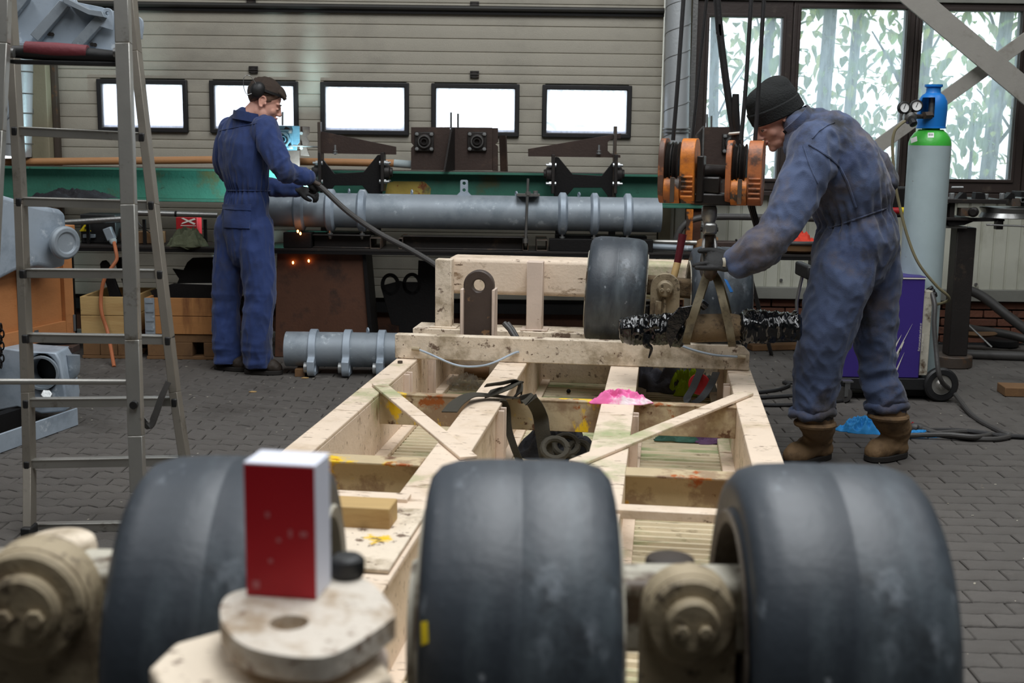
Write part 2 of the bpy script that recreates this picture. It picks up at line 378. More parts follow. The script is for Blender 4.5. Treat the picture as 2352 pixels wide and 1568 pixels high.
def on_surf(o, u, v):
    """point of a part met by the view ray through (u,v)"""
    d = ray(u, v).normalized(); inv = WM[o.name].inverted(); a = inv @ V((0, 0, HCAM)); dd = (inv.to_3x3() @ d)
    key = o.name
    if key not in BV: BV[key] = BVHTree.FromPolygons([v_.co for v_ in o.data.vertices], [p.vertices for p in o.data.polygons])
    loc, nor, i, dist = BV[key].ray_cast(a, dd)
    return (WM[o.name] @ loc, WM[o.name].to_3x3() @ nor) if loc else (None, None)
BV = {}
def patch(o, quad, m, name, lift=.004, n=8, th=.004):
    """cloth patch sewn on: follows the garment below it"""
    b = B(); rows = []
    for i in range(n + 1):
        row = []
        for j in range(n + 1):
            s_, t_ = i / n, j / n
            u = (quad[0][0] * (1 - s_) + quad[1][0] * s_) * (1 - t_) + (quad[3][0] * (1 - s_) + quad[2][0] * s_) * t_
            v = (quad[0][1] * (1 - s_) + quad[1][1] * s_) * (1 - t_) + (quad[3][1] * (1 - s_) + quad[2][1] * s_) * t_
            p, nn = on_surf(o, u, v)
            row.append((p, nn))
        rows.append(row)
    ok = [p for r in rows for p, _ in r if p]
    if len(ok) < (n + 1) ** 2: return None
    T_ = [[b.bm.verts.new(p + nn * (lift + th)) for p, nn in r] for r in rows]; D_ = [[b.bm.verts.new(p - nn * .002) for p, nn in r] for r in rows]
    for i in range(n):
        for j in range(n): b.face((T_[i][j], T_[i + 1][j], T_[i + 1][j + 1], T_[i][j + 1])); b.face((D_[i][j], D_[i][j + 1], D_[i + 1][j + 1], D_[i + 1][j]))
        b.face((T_[i][0], D_[i][0], D_[i + 1][0], T_[i + 1][0])); b.face((T_[i][n], T_[i + 1][n], D_[i + 1][n], D_[i][n])); b.face((T_[0][i], T_[0][i + 1], D_[0][i + 1], D_[0][i])); b.face((T_[n][i], D_[n][i], D_[n][i + 1], T_[n][i + 1]))
    return b.out(name, m, o, ang=50)
def seam(o, line, m, name='seam', r=.0032):
    pts = []
    dense = [(a[0] + (b_[0] - a[0]) * i / 6, a[1] + (b_[1] - a[1]) * i / 6) for a, b_ in zip(line, line[1:]) for i in range(6)] if len(line) < 12 else line
    for u, v in dense:
        p, nn = on_surf(o, u, v)
        if p: pts.append(p + nn * .0015)
    if len(pts) > 2: B().tube(pts, r, 6).out(name, m, o)
# ================================================================ SETTING
YW = 8.95
fl = B().box((0, 1.5, -.062), (14.2, 15.3, .1)).out('floor', 'joint_dirt', kind='structure')
def paver_mesh(amp, name):
    L_, W_, g = .2, .1, .0022; b = B()
    xs = [-L_ / 2 + g + (L_ - 2 * g) * k / 8 for k in range(9)]; f = [0, 1, 0, -1, 0, 1, 0, -1, 0]
    lo = [(x, -W_ / 2 + g + amp * a) for x, a in zip(xs, f)]; hi = [(x, W_ / 2 - g + amp * a) for x, a in zip(xs, f)]
    pts = lo + hi[::-1]
    r0 = [b.bm.verts.new((x, y, -.06)) for x, y in pts]; r1 = [b.bm.verts.new((x, y, -.004)) for x, y in pts]
    r2 = [b.bm.verts.new((x * .965, y - (.003 if y > amp * 1.01 else -.003), 0)) for x, y in pts]
    b.bridge(r0, r1); b.bridge(r1, r2)
    for i in range(8): b.face((r2[i], r2[i + 1], r2[16 - i], r2[17 - i]))
    bmesh.ops.recalc_face_normals(b.bm, faces=b.bm.faces[:])
    me = bpy.data.meshes.new(name); b.bm.to_mesh(me); b.bm.free(); me.materials.append(MATS['paver']); return me
PM = [paver_mesh(.013, 'paver_wavy'), paver_mesh(.003, 'paver_straight')]
def proj(p):
    q = CR.transposed() @ (V(p) - V((0, 0, HCAM)))
    return (1176 - FPX * q.x / q.z, 784 + FPX * q.y / q.z) if q.z < 0 else (-9, -9)
cells = []
for j in range(14, 90):
    for i in range(-26, 28):
        x = i * .2 + (.1 if j % 2 else 0); y = j * .1
        if y > YW - .05: continue
        cells.append((x, y))
def under_trailer(x, y):
    dx, dy = x - .28, y - 5.7; r = dx * .9925 - dy * .1227
    return abs(r) < .86 and y < 6.3
seen = [c for c in cells if not under_trailer(*c) and -20 < proj((c[0], c[1], 0))[0] < 2372 and proj((c[0], c[1], 0))[1] < 1600
        and not (c[0] < .9 and c[1] < 3.6)]
seen.sort(key=lambda c: c[1]); near = set(seen[:300]); far = Join()
for c in cells:
    t = random.uniform(-.0025, .0015); tilt = random.uniform(-.012, .012); me = PM[0 if c[0] < 1.0 else 1]
    M_ = Matrix.Translation((c[0], c[1], t)) @ Matrix.Rotation(tilt, 4, 'X') @ Matrix.Rotation(random.uniform(-.01, .01), 4, 'Z')
    if c in near:
        o = bpy.data.objects.new('paver', me); sc.collection.objects.link(o); o.parent = fl
        o.matrix_parent_inverse = Matrix.Identity(4)
        o.matrix_local = WM[fl.name].inverted() @ M_
    else:
        far.add(me, M_)
far.out('paver_field', 'paver', fl, kind='stuff', smooth=False)

# room shell out of view
B().box((-7.05, 1.5, 3), (.1, 15, 6.4)).out('wall_left', 'plain_grey', kind='structure')
B().box((7.05, 1.5, 3), (.1, 15, 6.4)).out('wall_right', 'plain_grey', kind='structure')
B().box((0, -6.05, 3), (14, .1, 6.4)).out('wall_front', 'plain_grey', kind='structure')
B().box((0, 1.5, 6.15), (14.2, 15.2, .1)).out('ceiling', 'plain_grey', kind='structure')

# ---- back wall masonry around the openings
xd0, xd1 = P(112, 300, YW).x, P(1516, 300, YW).x            # sectional door opening
xg0, xg1 = P(1592, 200, YW).x, 4.3                          # big glazed front
zg0, zg1 = P(1800, 437, YW).z, P(1900, 5, YW).z
zpan, zbrk = P(1760, 657, YW).z, P(1760, 684, YW).z
bw = E('wall_back', (0, YW + .1, 0), None, None, kind='structure')
for x0, x1, z0, z1 in ((-7, -4.7, 0, 6.1), (-4.7, xd0 - .25, 0, .9), (-4.7, xd0 - .25, 3.6, 6.1), (xd0 - .25, xd0 - .02, 0, 6.1), (xd0 - .02, xd1 + .02, 3.7, 6.1), (xd1 + .02, xg0, 0, 6.1), (xg0, 7, zg1, 6.1), (xg1, 7, 0, zg1)):
    B().box(((x0 + x1) / 2, YW + .13, (z0 + z1) / 2), (x1 - x0, .16, z1 - z0)).out('masonry', 'jamb', bw)
# corrugated cladding below the glazing, steel strip, brick plinth
xc = xg0 - .2
k = 0
while xc < xg1:
    w = .098
    b = B(); b.plate([(xc, YW, zpan), (xc + .006, YW - .012, zpan), (xc + w - .014, YW - .012, zpan), (xc + w - .006, YW, zpan), (xc + w, YW, zpan), (xc + w, YW + .02, zpan), (xc, YW + .02, zpan)], (0, 0, zg0 - zpan - .02))
    b.out('cladding_panel', 'wall_panel', bw, smooth=False); xc += w; k += 1
B().box(((xg0 + xg1) / 2, YW - .02, (zpan + zbrk) / 2), (xg1 - xg0 + .4, .07, zpan - zbrk)).out('steel_strip', 'grey_sill', bw, bevel=.004)
B().box(((xg0 + xg1) / 2, YW + .1, zbrk / 2), (xg1 - xg0 + .4, .1, zbrk)).out('mortar_bed', 'mortar', bw)
B().box(((xg0 + xg1) / 2 - .1, YW + .07, (zbrk + zg0) / 2), (xg1 - xg0 + .4, .06, zg0 - zbrk)).out('wall_core', 'mortar', bw)
row, z = 0, zbrk - .062
while z > -.02:
    x = xg0 - .2 - (.105 if row % 2 else 0)
    while x < xg1:
        B().box((x + .1, YW + .04, z + .026), (.2, .1, .052)).out('brick', 'brick', bw, bevel=.004, seg=1); x += .21
    z -= .063; row += 1
B().cyl((P(1880 - 0, 640, YW).x - .28, YW - .012, P(1780, 642, YW).z), (P(1880, 640, YW).x - .28, YW - .03, P(1780, 642, YW).z), .011, n=10).out('screw_cap', 'steel', bw)
B().cyl((P(2240, 640, YW).x, YW - .012, P(2240, 652, YW).z), (P(2240, 640, YW).x, YW - .03, P(2240, 652, YW).z), .011, n=10).out('screw_cap', 'steel', bw)

# ---- sectional door with five dark-framed lights
door = E('door_1', ((xd0 + xd1) / 2, YW, 0), None, None, kind='structure')
zj = P(1238, 172, YW).z; SEC = .492; zbot = P(860, 694, YW).z
wins = []
for k, (a, b_) in enumerate(((225, 432), (483, 686), (737, 940), (991, 1193), (1245, 1450))):
    um = (a + b_) / 2; vt = 172 + 24 * (a - 225) / 1020; vb = 287.5 + 21 * (a - 225) / 1020
    c0, c1 = P(um, vt, YW), P(um, vb, YW); wins.append((P(a, (vt + vb) / 2, YW).x, P(b_, (vt + vb) / 2, YW).x))
zw1, zw0 = zj - .068, zj - .068 - .374
heights = [.062, .092, .092, .092, .092, .062]
z = zj + SEC * 5; si = 0
while z > zbot + .01:
    for k, h in enumerate(heights):
        z0 = z - h
        if z0 < zbot - .02: z = -9; break
        in_w = (zj - SEC - .01 < z0 and z < zj + .01) and k in (1, 2, 3, 4)
        spans = []
        x = xd0
        if in_w:
            for a, b_ in wins: spans.append((x, a + .02)); x = b_ - .02
        spans.append((x, xd1))
        for a, b_ in spans:
            q = B(); g = .004
            q.plate([(a, YW + .03, z0), (a, YW + .006, z0), (a, YW, z0 + g), (a, YW - .002, (z + z0) / 2), (a, YW, z - g - .002), (a, YW + .008, z), (a, YW + .03, z)], (b_ - a, 0, 0))
            q.out('panel', 'door_panel', door, ang=20)
        z = z0
    si += 1
# dark rubber seal across the upper joint
zs = P(1238, 18, YW).z; zs2 = P(1238, 35, YW).z
B().tube([(xd0, YW - .03, (zs + zs2) / 2 + .012), (xd1, YW - .03, (zs + zs2) / 2 + .012)], .02, 10).out('track_seal', 'door_joint', door)
B().box(((xd0 + xd1) / 2, YW - .012, zs2 + .008), (xd1 - xd0, .03, .022)).out('seal_strip', 'black_steel', door)
for (u, v) in ((577, 0), (1090, 12), (582, 160), (1090, 171)):
    c = P(u, v, YW - .012); h = B()
    h.box(c + V((0, 0, .014)), (.064, .012, .022)).box(c + V((0, 0, -.014)), (.064, .012, .022)).cyl(c + V((-.032, -.006, 0)), c + V((.032, -.006, 0)), .006, n=8)
    for sx in (-.022, .022):
        for sz in (-.015, .015): h.cyl(c + V((sx, -.004, sz)), c + V((sx, -.012, sz)), .005, n=6)
    h.out('hinge', 'dark_steel', door)
B().box(((xd0 + xd1) / 2, YW + .0, zbot - .035), (xd1 - xd0, .05, .07)).out('bottom_seal', 'black_plastic', door)
B().box(((xd0 + xd1) / 2, YW + .06, (zbot - .07) / 2), (xd1 - xd0, .1, zbot - .07)).out('threshold', 'rust_brown', door)
B().box(((xd0 + xd1) / 2, YW + .04, (zbot + zw0) / 2), (xd1 - xd0, .012, zw0 - zbot + .1)).out('door_skin', 'door_joint', door)
B().box(((xd0 + xd1) / 2, YW + .04, (zw1 + 4.6) / 2), (xd1 - xd0, .012, 4.6 - zw1)).out('door_skin', 'door_joint', door)
B().box(((xd0 + xd1) / 2, YW + .0, -.03), (xd1 - xd0 + .3, .12, .1)).out('door_sill', 'grey_sill', door)
for k, (a, b_) in enumerate(wins):
    w = E('window_%d' % (k + 1), ((a + b_) / 2, YW - .01, zw0), None, None, kind='structure')
    f = .034; O = [(a, zw0), (b_, zw0), (b_, zw1), (a, zw1)]; I = [(a + f, zw0 + f), (b_ - f, zw0 + f), (b_ - f, zw1 - f), (a + f, zw1 - f)]
    B().plate([(x, YW - .03, z) for x, z in O], (0, .06, 0), [[(x, YW - .03, z) for x, z in I]]).out('frame', 'black_frame', w, bevel=.006)
    B().box(((a + b_) / 2, YW + .005, (zw0 + zw1) / 2), (b_ - a - 2 * f + .01, .006, zw1 - zw0 - 2 * f + .01)).out('pane', 'pane_frosted', w)
# door jambs
B().box((xd1 + .05, YW - .03, 2.2), (.075, .14, 4.6)).out('trim_1', 'jamb', kind='structure', bevel=.004)
c = P(104, 300, YW - .05)
t2 = E('trim_2', (c.x, c.y, 0), None, None, kind='structure')
B().box((c.x, c.y - .03, 2.2), (.13, .16, 4.4)).out('post', 'jamb', t2, bevel=.006)
B().box((c.x + .085, c.y, 2.2), (.035, .06, 4.4)).out('guide_track', 'rusty_steel', t2, bevel=.003)
B().box((c.x - .095, c.y - .02, 2.2), (.04, .1, 4.4)).out('dark_post', 'black_steel', t2)
B().box((c.x - .135, c.y - .1, 2.2), (.028, .03, 4.4)).out('blue_conduit', 'blue_paint', t2)
zz = P(90, 255, YW - .2).z
B().box((c.x - .12, c.y - .16, zz), (.2, .03, .03)).out('clamp_bar', 'steel', t2)

# ---- big glazed front, right
gl = [(P(1592, 200, YW).x, P(1812, 200, YW).x, P(1622, 200, YW).x, P(1789, 200, YW).x, P(1700, 409, YW).z, P(1700, 40, YW).z),
      (P(1812, 200, YW).x, P(2090, 200, YW).x, P(1829, 200, YW).x, P(2070, 200, YW).x, P(1950, 418, YW).z, P(1950, 21, YW).z),
      (P(2090, 200, YW).x, P(2358, 200, YW).x, P(2105, 200, YW).x, P(2331, 200, YW).x, P(2200, 411, YW).z, P(2200, 26, YW).z),
      (P(2358, 200, YW).x, P(2630, 200, YW).x, P(2375, 200, YW).x, P(2600, 200, YW).x, P(2200, 411, YW).z, P(2200, 26, YW).z)]
for k, (a, b_, ga, gb, gz0, gz1) in enumerate(gl):
    w = E('window_%d' % (k + 6), ((a + b_) / 2, YW, zg0), None, None, kind='structure')
    O = [(a + .002, zg0), (b_ - .002, zg0), (b_ - .002, zg1), (a + .002, zg1)]; I = [(ga, gz0), (gb, gz0), (gb, gz1), (ga, gz1)]
    B().plate([(x, YW - .04, z) for x, z in O], (0, .09, 0), [[(x, YW - .04, z) for x, z in I]]).out('frame', 'brown_frame', w, bevel=.006)
    J = [(ga - .022, gz0 - .022), (gb + .022, gz0 - .022), (gb + .022, gz1 + .022), (ga - .022, gz1 + .022)]
    B().plate([(x, YW - .052, z) for x, z in J], (0, .03, 0), [[(x, YW - .052, z) for x, z in I]]).out('glazing_bead', 'brown_frame', w, bevel=.003)
    B().box(((ga + gb) / 2, YW, (gz0 + gz1) / 2), (gb - ga + .01, .006, gz1 - gz0 + .01)).out('pane', 'pane_window', w)
B().box(((xg0 + xg1) / 2, YW - .03, zg0 - .02), (xg1 - xg0, .1, .036)).out('trim_3', 'brown_frame', kind='structure', bevel=.004)
B().box(((xg0 + xg1) / 2, YW - .02, zg1 + .05), (xg1 - xg0, .08, .1)).out('trim_4', 'grey_sill', kind='structure', bevel=.004)
# steel cross bracing in front of the glazing
for (pa, pb, Y, wd) in (((2060, -40), (2420, 262), 8.52, .155), ((1994, 352), (2420, 46), 8.62, .098)):
    q = B()
    p0, p1 = P(*pa, Y), P(*pb, Y); p0, p1 = p0 + (p0 - p1) * .32, p1 + (p1 - p0) * .4; d = (p1 - p0).normalized(); s_ = V((-d.z, 0, d.x)) * wd / 2
    q.plate([p0 - s_, p1 - s_, p1 + s_, p0 + s_], (0, .016, 0)); q.out('cross_brace', 'brace_grey', kind='structure', bevel=.003)
# galvanised spiral duct beside the door
c = P(1556, 200, 8.7); rd = .088
t = E('spiral_duct', (c.x, c.y, 1.0), 'galvanised round spiral duct standing between the sectional door and the large windows', 'duct')
d0, d1 = P(1551, 395, 8.7), P(1560, -60, 8.7); d1 = d0 + (d1 - d0) * ((6.0 - d0.z) / (d1.z - d0.z))
B().cyl(d0, d1, rd, n=36).out('duct_pipe', 'duct', t)
q = B()
for i in range(27):
    a = d0.lerp(d1, (i + .35) / 27); n = 40
    q.tube([a + V((math.cos(2 * math.pi * j / n) * (rd + .001), math.sin(2 * math.pi * j / n) * (rd + .001), (j / n - .5) * .17)) for j in range(n // 2 - 4, n + 5)], .0025, 5)
q.out('spiral_seam', 'steel', t)
for v in (296, 304):
    B().lathe([(rd + .003, -.006), (rd + .012, -.003), (rd + .012, .003), (rd + .003, .006)], P(1553, v, 8.7), n=30).out('clamp_ring', 'steel', t)
B().box((c.x + rd + .03, c.y + .1, 2.3), (.035, .03, 2.8)).out('wall_rail', 'steel', t)
# duct and window glimpse far left
c = P(48, 250, 8.6)
t = E('round_duct', (c.x, c.y, 1.2), 'short galvanised round duct beside the blue conduit at the left door post', 'duct')
B().cyl(P(36, 358, 8.6), P(40, 40, 8.6), .105, n=28).out('duct_pipe', 'duct', t)
for v in (165, 215, 260, 330): B().lathe([(.106, -.004), (.110, 0), (.106, .004)], P(39, v, 8.6), n=28).out('seam_ring', 'steel', t)
w = E('window_10', (-4.2, YW, .9), None, None, kind='structure')
B().box((-4.2, YW + .02, 2.2), (.9, .006, 2.6)).out('pane', 'pane_frosted', w)
B().plate([(x, YW - .02, z) for x, z in ((-4.7, .9), (-3.75, .9), (-3.75, 3.6), (-4.7, 3.6))], (0, .08, 0), [[(x, YW - .02, z) for x, z in ((-4.64, .98), (-3.81, .98), (-3.81, 3.5), (-4.64, 3.5))]]).out('frame', 'brown_frame', w)

# ---- garden outside
B().box((0, 19, -.35), (60, 19.5, .1)).out('ground', 'soil', kind='structure')
def leaf_mesh():
    b = B(); L_, W_ = 1, .26
    m_ = [b.bm.verts.new((0, t * L_, -.25 * t * t)) for t in (0, .35, .7, 1)]
    l = [b.bm.verts.new((-W_ * k, t * L_, .06 - .25 * t * t)) for t, k in ((.35, 1), (.7, .8))]
    r = [b.bm.verts.new((W_ * k, t * L_, .06 - .25 * t * t)) for t, k in ((.35, 1), (.7, .8))]
    for f in ((m_[0], m_[1], l[0]), (m_[0], r[0], m_[1]), (m_[1], m_[2], l[1], l[0]), (m_[1], r[0], r[1], m_[2]), (m_[2], m_[3], l[1]), (m_[2], r[1], m_[3])): b.face(f)
    me = bpy.data.meshes.new('leaf'); b.bm.to_mesh(me); b.bm.free(); return me
LEAF = leaf_mesh(); rg = random.Random(3)
def tree(x, y, r, h, lean, n, m, label, zl=(1.0, 3.4), spread=.55):
    t = E('tree', (x, y, -.3), label, 'tree', 'trees in the garden behind the big windows')
    top = V((x + lean, y + .1, h)); B().tube([(x, y, -.32), (x + lean * .4, y, h * .4), top], [r, r * .85, r * .6], 9, smooth=4).out('trunk', 'trunk', t)
    b = Join()
    for i in range(n):
        zc = rg.uniform(*zl); f = (zc + .3) / (h + .3)
        p = V((x + lean * f + rg.gauss(0, spread), y + rg.gauss(0, .3), zc)); s_ = rg.uniform(.09, .19)
        M_ = Matrix.Translation(p) @ Matrix.Rotation(rg.uniform(0, 6.28), 4, 'Z') @ Matrix.Rotation(rg.uniform(-1.2, .3), 4, 'X') @ Matrix.Scale(s_, 4)
        b.add(LEAF, M_)
    b.out('foliage', m, t, kind='stuff')
    q = B()
    for i in range(5):
        zc = rg.uniform(.9, h - .4); f = (zc + .3) / (h + .3); a = V((x + lean * f, y, zc)); e = a + V((rg.uniform(-.6, .6), rg.uniform(-.2, .2), rg.uniform(.3, .7)))
        q.tube([a, (a + e) / 2 + V((0, 0, .05)), e], [r * .22, r * .16, r * .08], 6)
    q.out('branches', 'trunk', t)
trees = [(1.72, 10.6, .05, 'slim grey trunk seen through the left pane, half hidden by the hoist ropes', 'leaf'),
         (2.12, 11.2, .06, 'leafy tree behind the left pane right beside its brown mullion', 'leaf_pale'),
         (2.62, 10.8, .075, 'grey trunk at the left edge of the middle pane', 'leaf'),
         (3.02, 11.5, .06, 'grey trunk in the middle pane above the man in the black beanie', 'leaf_pale'),
         (3.36, 10.7, .08, 'thick grey trunk right of centre in the middle pane', 'leaf'),
         (3.75, 11.8, .06, 'slim trunk behind the right edge of the middle pane', 'leaf'),
         (4.15, 11.0, .08, 'trunk behind the blue cylinder cap in the right pane', 'leaf_pale'),
         (4.75, 11.4, .07, 'leafy tree behind the crossing of the steel braces', 'leaf_pale'),
         (5.1, 10.9, .08, 'dark trunk near the right end of the right pane', 'leaf')]
for k, (x, y, r, lab, m) in enumerate(trees): tree(x, y, r, 3.9, rg.uniform(-.15, .25), 230, m, lab)
bush = Join()
p0 = P(2235, 285, 9.25)
for i in range(60):
    p = p0 + V((rg.gauss(0, .09), rg.uniform(-.02, .1), rg.gauss(0, .10)))
    M_ = Matrix.Translation(p) @ Matrix.Rotation(rg.uniform(0, 6.28), 4, 'Z') @ Matrix.Rotation(rg.uniform(-1.6, .2), 4, 'X') @ Matrix.Scale(rg.uniform(.07, .13), 4)
    bush.add(LEAF, M_)
bt = E('ivy_clump', (p0.x, p0.y, -.3), 'clump of green leaves pressed against the outside of the right pane', 'plant')
bush.out('foliage', 'leaf', bt, kind='stuff'); B().tube([(p0.x + .05, p0.y + .1, -.32), p0 + V((.03, .08, 0))], .012, 6).out('stem', 'trunk', bt)
hg = Join()
for i in range(520):
    p = V((rg.uniform(-4.5, 1.3), 11.6 + rg.uniform(0, .4), rg.uniform(.2, 1.55 + .1 * math.sin(i))))
    M_ = Matrix.Translation(p) @ Matrix.Rotation(rg.uniform(0, 6.28), 4, 'Z') @ Matrix.Rotation(rg.uniform(-1.2, .3), 4, 'X') @ Matrix.Scale(rg.uniform(.12, .25), 4)
    hg.add(LEAF, M_)
hg.out('hedge', 'leaf_pale', label='low pale green hedge outside behind the frosted door lights', cat='hedge', kind='stuff')

# swarf and grit swept over the pavers
ch_ = Join(); rg2 = random.Random(5); cm = B(); cm.plate([(-.5, -.3, 0), (.3, -.5, 0), (.55, .1, 0), (.1, .5, 0), (-.4, .3, 0)], (0, 0, .25)); cme = bpy.data.meshes.new('chip'); cm.bm.to_mesh(cme); cm.bm.free()
for i in range(420):
    x, y = rg2.uniform(-3.2, 3.6), rg2.uniform(2.6, 8.6)
    if under_trailer(x, y): continue
    s_ = rg2.uniform(.003, .008); ch_.add(cme, Matrix.Translation((x, y, .0005)) @ Matrix.Rotation(rg2.uniform(0, 6.28), 4, 'Z') @ Matrix.Diagonal((s_ * rg2.uniform(1, 2.5), s_, s_ * .7, 1)))
ch_.out('floor_grit', 'rim', fl, kind='stuff', smooth=False)
# ================================================================ TRAILER FRAME lying deck-down, axle gear upwards
TO, TR, TT = V((.28, 5.70, 0)), V((.9925, -.1227, 0)), V((.1227, .9925, 0))
def T(r, t, z): return TO + TR * r + TT * t + V((0, 0, z))
TRM = Matrix((TR, TT, Z_)).transposed()
def tbox(b, r0, r1, t0, t1, z0, z1): return b.box(T((r0 + r1) / 2, (t0 + t1) / 2, (z0 + z1) / 2), (r1 - r0, t1 - t0, z1 - z0), TRM)
tr = E('trailer_frame', (TO.x, TO.y, 0), 'long cream steel trailer frame lying upside down with chipped paint and black solid wheels', 'trailer frame', rz=-.123)
for sg in (-1, 1):
    b = B(); a, c = (-.845, -.742) if sg < 0 else (.735, .845)
    tbox(b, a, c, -4.15, 1.15, .385, .40)                                      # flange
    w0, w1 = (a, a + .03) if sg < 0 else (c - .03, c)
    tbox(b, w0, w1, -4.15, 1.15, .0, .386)
    i0, i1 = (c - .012, c) if sg < 0 else (a, a + .012)
    tbox(b, i0, i1, -4.15, 1.15, .15, .386)
    f0, f1 = (a, c + .05) if sg < 0 else (a - .05, c)
    tbox(b, f0, f1, -4.15, 1.15, .128, .152); tbox(b, a, c, -4.15, 1.15, 0, .02)
    b.out('side_rail', 'cream', tr, bevel=.004)
    for t in (-.28, .3, -2.4):
        q = B(); e = c if sg < 0 else a; s_ = 1 if sg < 0 else -1
        tbox(q, min(e, e + s_ * .028), max(e, e + s_ * .028), t - .03, t - .02, .15, .385); tbox(q, min(e, e + s_ * .028), max(e, e + s_ * .028), t + .03, t + .04, .15, .385)
        q.out('web_stiffener', 'cream_side', tr, bevel=.002)
for a, c in ((-.345, -.21), (.19, .323)):
    b = B(); tbox(b, a, c, -4.1, 1.0, .384, .40); tbox(b, a + .012, a + .024, -4.1, 1.0, .13, .386); tbox(b, c - .024, c - .012, -4.1, 1.0, .13, .386); tbox(b, a - .03, c + .03, -4.1, 1.0, .128, .142)
    b.out('inner_beam', 'cream', tr, bevel=.003)
    for t in (-.98,):
        q = B(); tbox(q, c - .012, c + .022, t, t + .012, .14, .385); tbox(q, c - .012, c + .022, t + .06, t + .072, .14, .385); q.out('web_stiffener', 'cream_side', tr, bevel=.002)
# corrugated deck sheets (ribs run across), one per bay
for r0, r1 in ((-.79, -.33), (-.225, .205), (.31, .79)):
    for t0, t1 in ((-3.3, -2.0), (-2.0, -.79), (-.79, 1.0)):
        n = int((t1 - t0) / .052); st = (t1 - t0) / n; prof = []
        for i in range(n):
            a = t0 + i * st; prof += [(a, .128), (a + st * .3, .128), (a + st * .42, .116), (a + st * .85, .116), (a + st * .97, .128)]
        prof.append((t1, .128)); q = B()
        up = [q.bm.verts.new(T(r0, t, z)) for t, z in prof]; ur = [q.bm.verts.new(T(r1, t, z)) for t, z in prof]
        for i in range(len(prof) - 1): q.face((up[i], ur[i], ur[i + 1], up[i + 1]))
        tbox(q, r0, r1, t0, t1, .02, .11)
        q.out('deck_sheet', 'deck', tr, ang=20)
# cross members between the rails
for (t, z0, z1, m) in ((-.79, .265, .392, 'member'), (-1.86, .272, .392, 'member_yellow')):
    for r0, r1 in ((-.742, -.345), (-.21, .19), (.323, .735)):
        b = B(); tbox(b, r0, r1, t, t + .012, z0, z1); tbox(b, r0, r1, t - .002, t + .05, z1 - .004, z1 + .004)
        if t < -1.5: tbox(b, r0, r1, t - .045, t + .05, z1 + .0045, z1 + .012)
        b.out('cross_member', m, tr, bevel=.002)
for r0, r1 in ((-.742, -.30), (.28, .735)):
    b = B(); tbox(b, r0, r1, -2.31, -2.25, .385, .412); b.out('cross_member', 'cream', tr, bevel=.002)
b = B(); tbox(b, -.742, .735, .92, .94, .128, .36); b.out('end_bulkhead', 'cream_worn', tr)
# diagonal flats
for p, q in (((-.775, -.66), (-.20, -1.80)), ((.79, -.555), (.16, -1.80))):
    d = V((q[0] - p[0], q[1] - p[1], 0)).normalized()
    B().beam(T(p[0], p[1], .4075), T(q[0], q[1], .4075), .062, .012).out('diagonal_flat', 'cream', tr, bevel=.003)
# end crossbeams
b = B(); zt = .518
b.plate([T(-.852, .0, .402), T(.835, 0, .402), T(.835, 0, zt - .03), T(.805, 0, zt), T(-.852, 0, zt)], TT * .014)
tbox(b, -.852, .80, .014, .07, zt - .012, zt - .001); tbox(b, -.845, .83, .014, .10, .401, .412)
b.out('end_crossbeam', 'cream_worn', tr, bevel=.003)
b = B(); tbox(b, -.86, .84, .46, .475, .401, .478); tbox(b, -.86, .84, .476, .68, .466, .478); b.out('end_crossbeam', 'cream_worn', tr, bevel=.003)
for a, c in ((-.345, -.21), (.19, .323)):
    b = B(); tbox(b, a + .002, c - .002, .072, .458, .4005, .43); b.out('packing_plate', 'cream_worn', tr, bevel=.003)
# posts and the wide box beam at the far end
for r0, w, m in ((-.75, .085, 'cream_worn'), (-.272, .082, 'cream_side')):
    b = B(); tbox(b, r0, r0 + w, .50, .585, .478, .835)
    tbox(b, r0 - .03, r0 + w + .03, .488, .60, .4785, .486)
    b.out('end_post', m, tr, bevel=.006)
b = B(); tbox(b, -.70, .72, .586, .80, .648, .838); b.out('box_beam', 'cream', tr, bevel=.022, seg=3)
b = B(); tbox(b, .60, .69, .60, .66, .4785, .648); b.out('end_post', 'cream_side', tr, bevel=.006)
# brake lines
def pipe(pts, r, m='cream', nm='brake_line'): B().tube(pts, r, 8, smooth=6).out(nm, m, tr)
yb = -.012
def onx(u, v, off=-.012):                                   # on the front face of the crossbeam
    d = ray(u, v); o = V((0, 0, HCAM)); n = TT; k = (TO + TT * off - o).dot(n) / d.dot(n); return o + d * k
pipe([onx(948, 798), onx(985, 812, -.03), onx(1040, 836, -.05), onx(1080, 842, -.05), onx(1125, 836, -.05), onx(1178, 812), onx(1192, 808)], .0055, 'galv_light')
pipe([onx(1556, 790), onx(1590, 803, -.02), onx(1640, 815, -.03), onx(1690, 819), onx(1712, 822)], .0055, 'galv_light')
for u, v in ((1703, 819), (955, 800)): B().cyl(onx(u - 9, v, -.016), onx(u + 9, v + 2, -.016), .011, n=10).out('line_union', 'lug_cream', tr)
c = T(-.80, -.12, .4); B().cyl(c, c + V((0, 0, .012)), .012, n=6).out('plug_bolt', 'rusty_steel', tr)

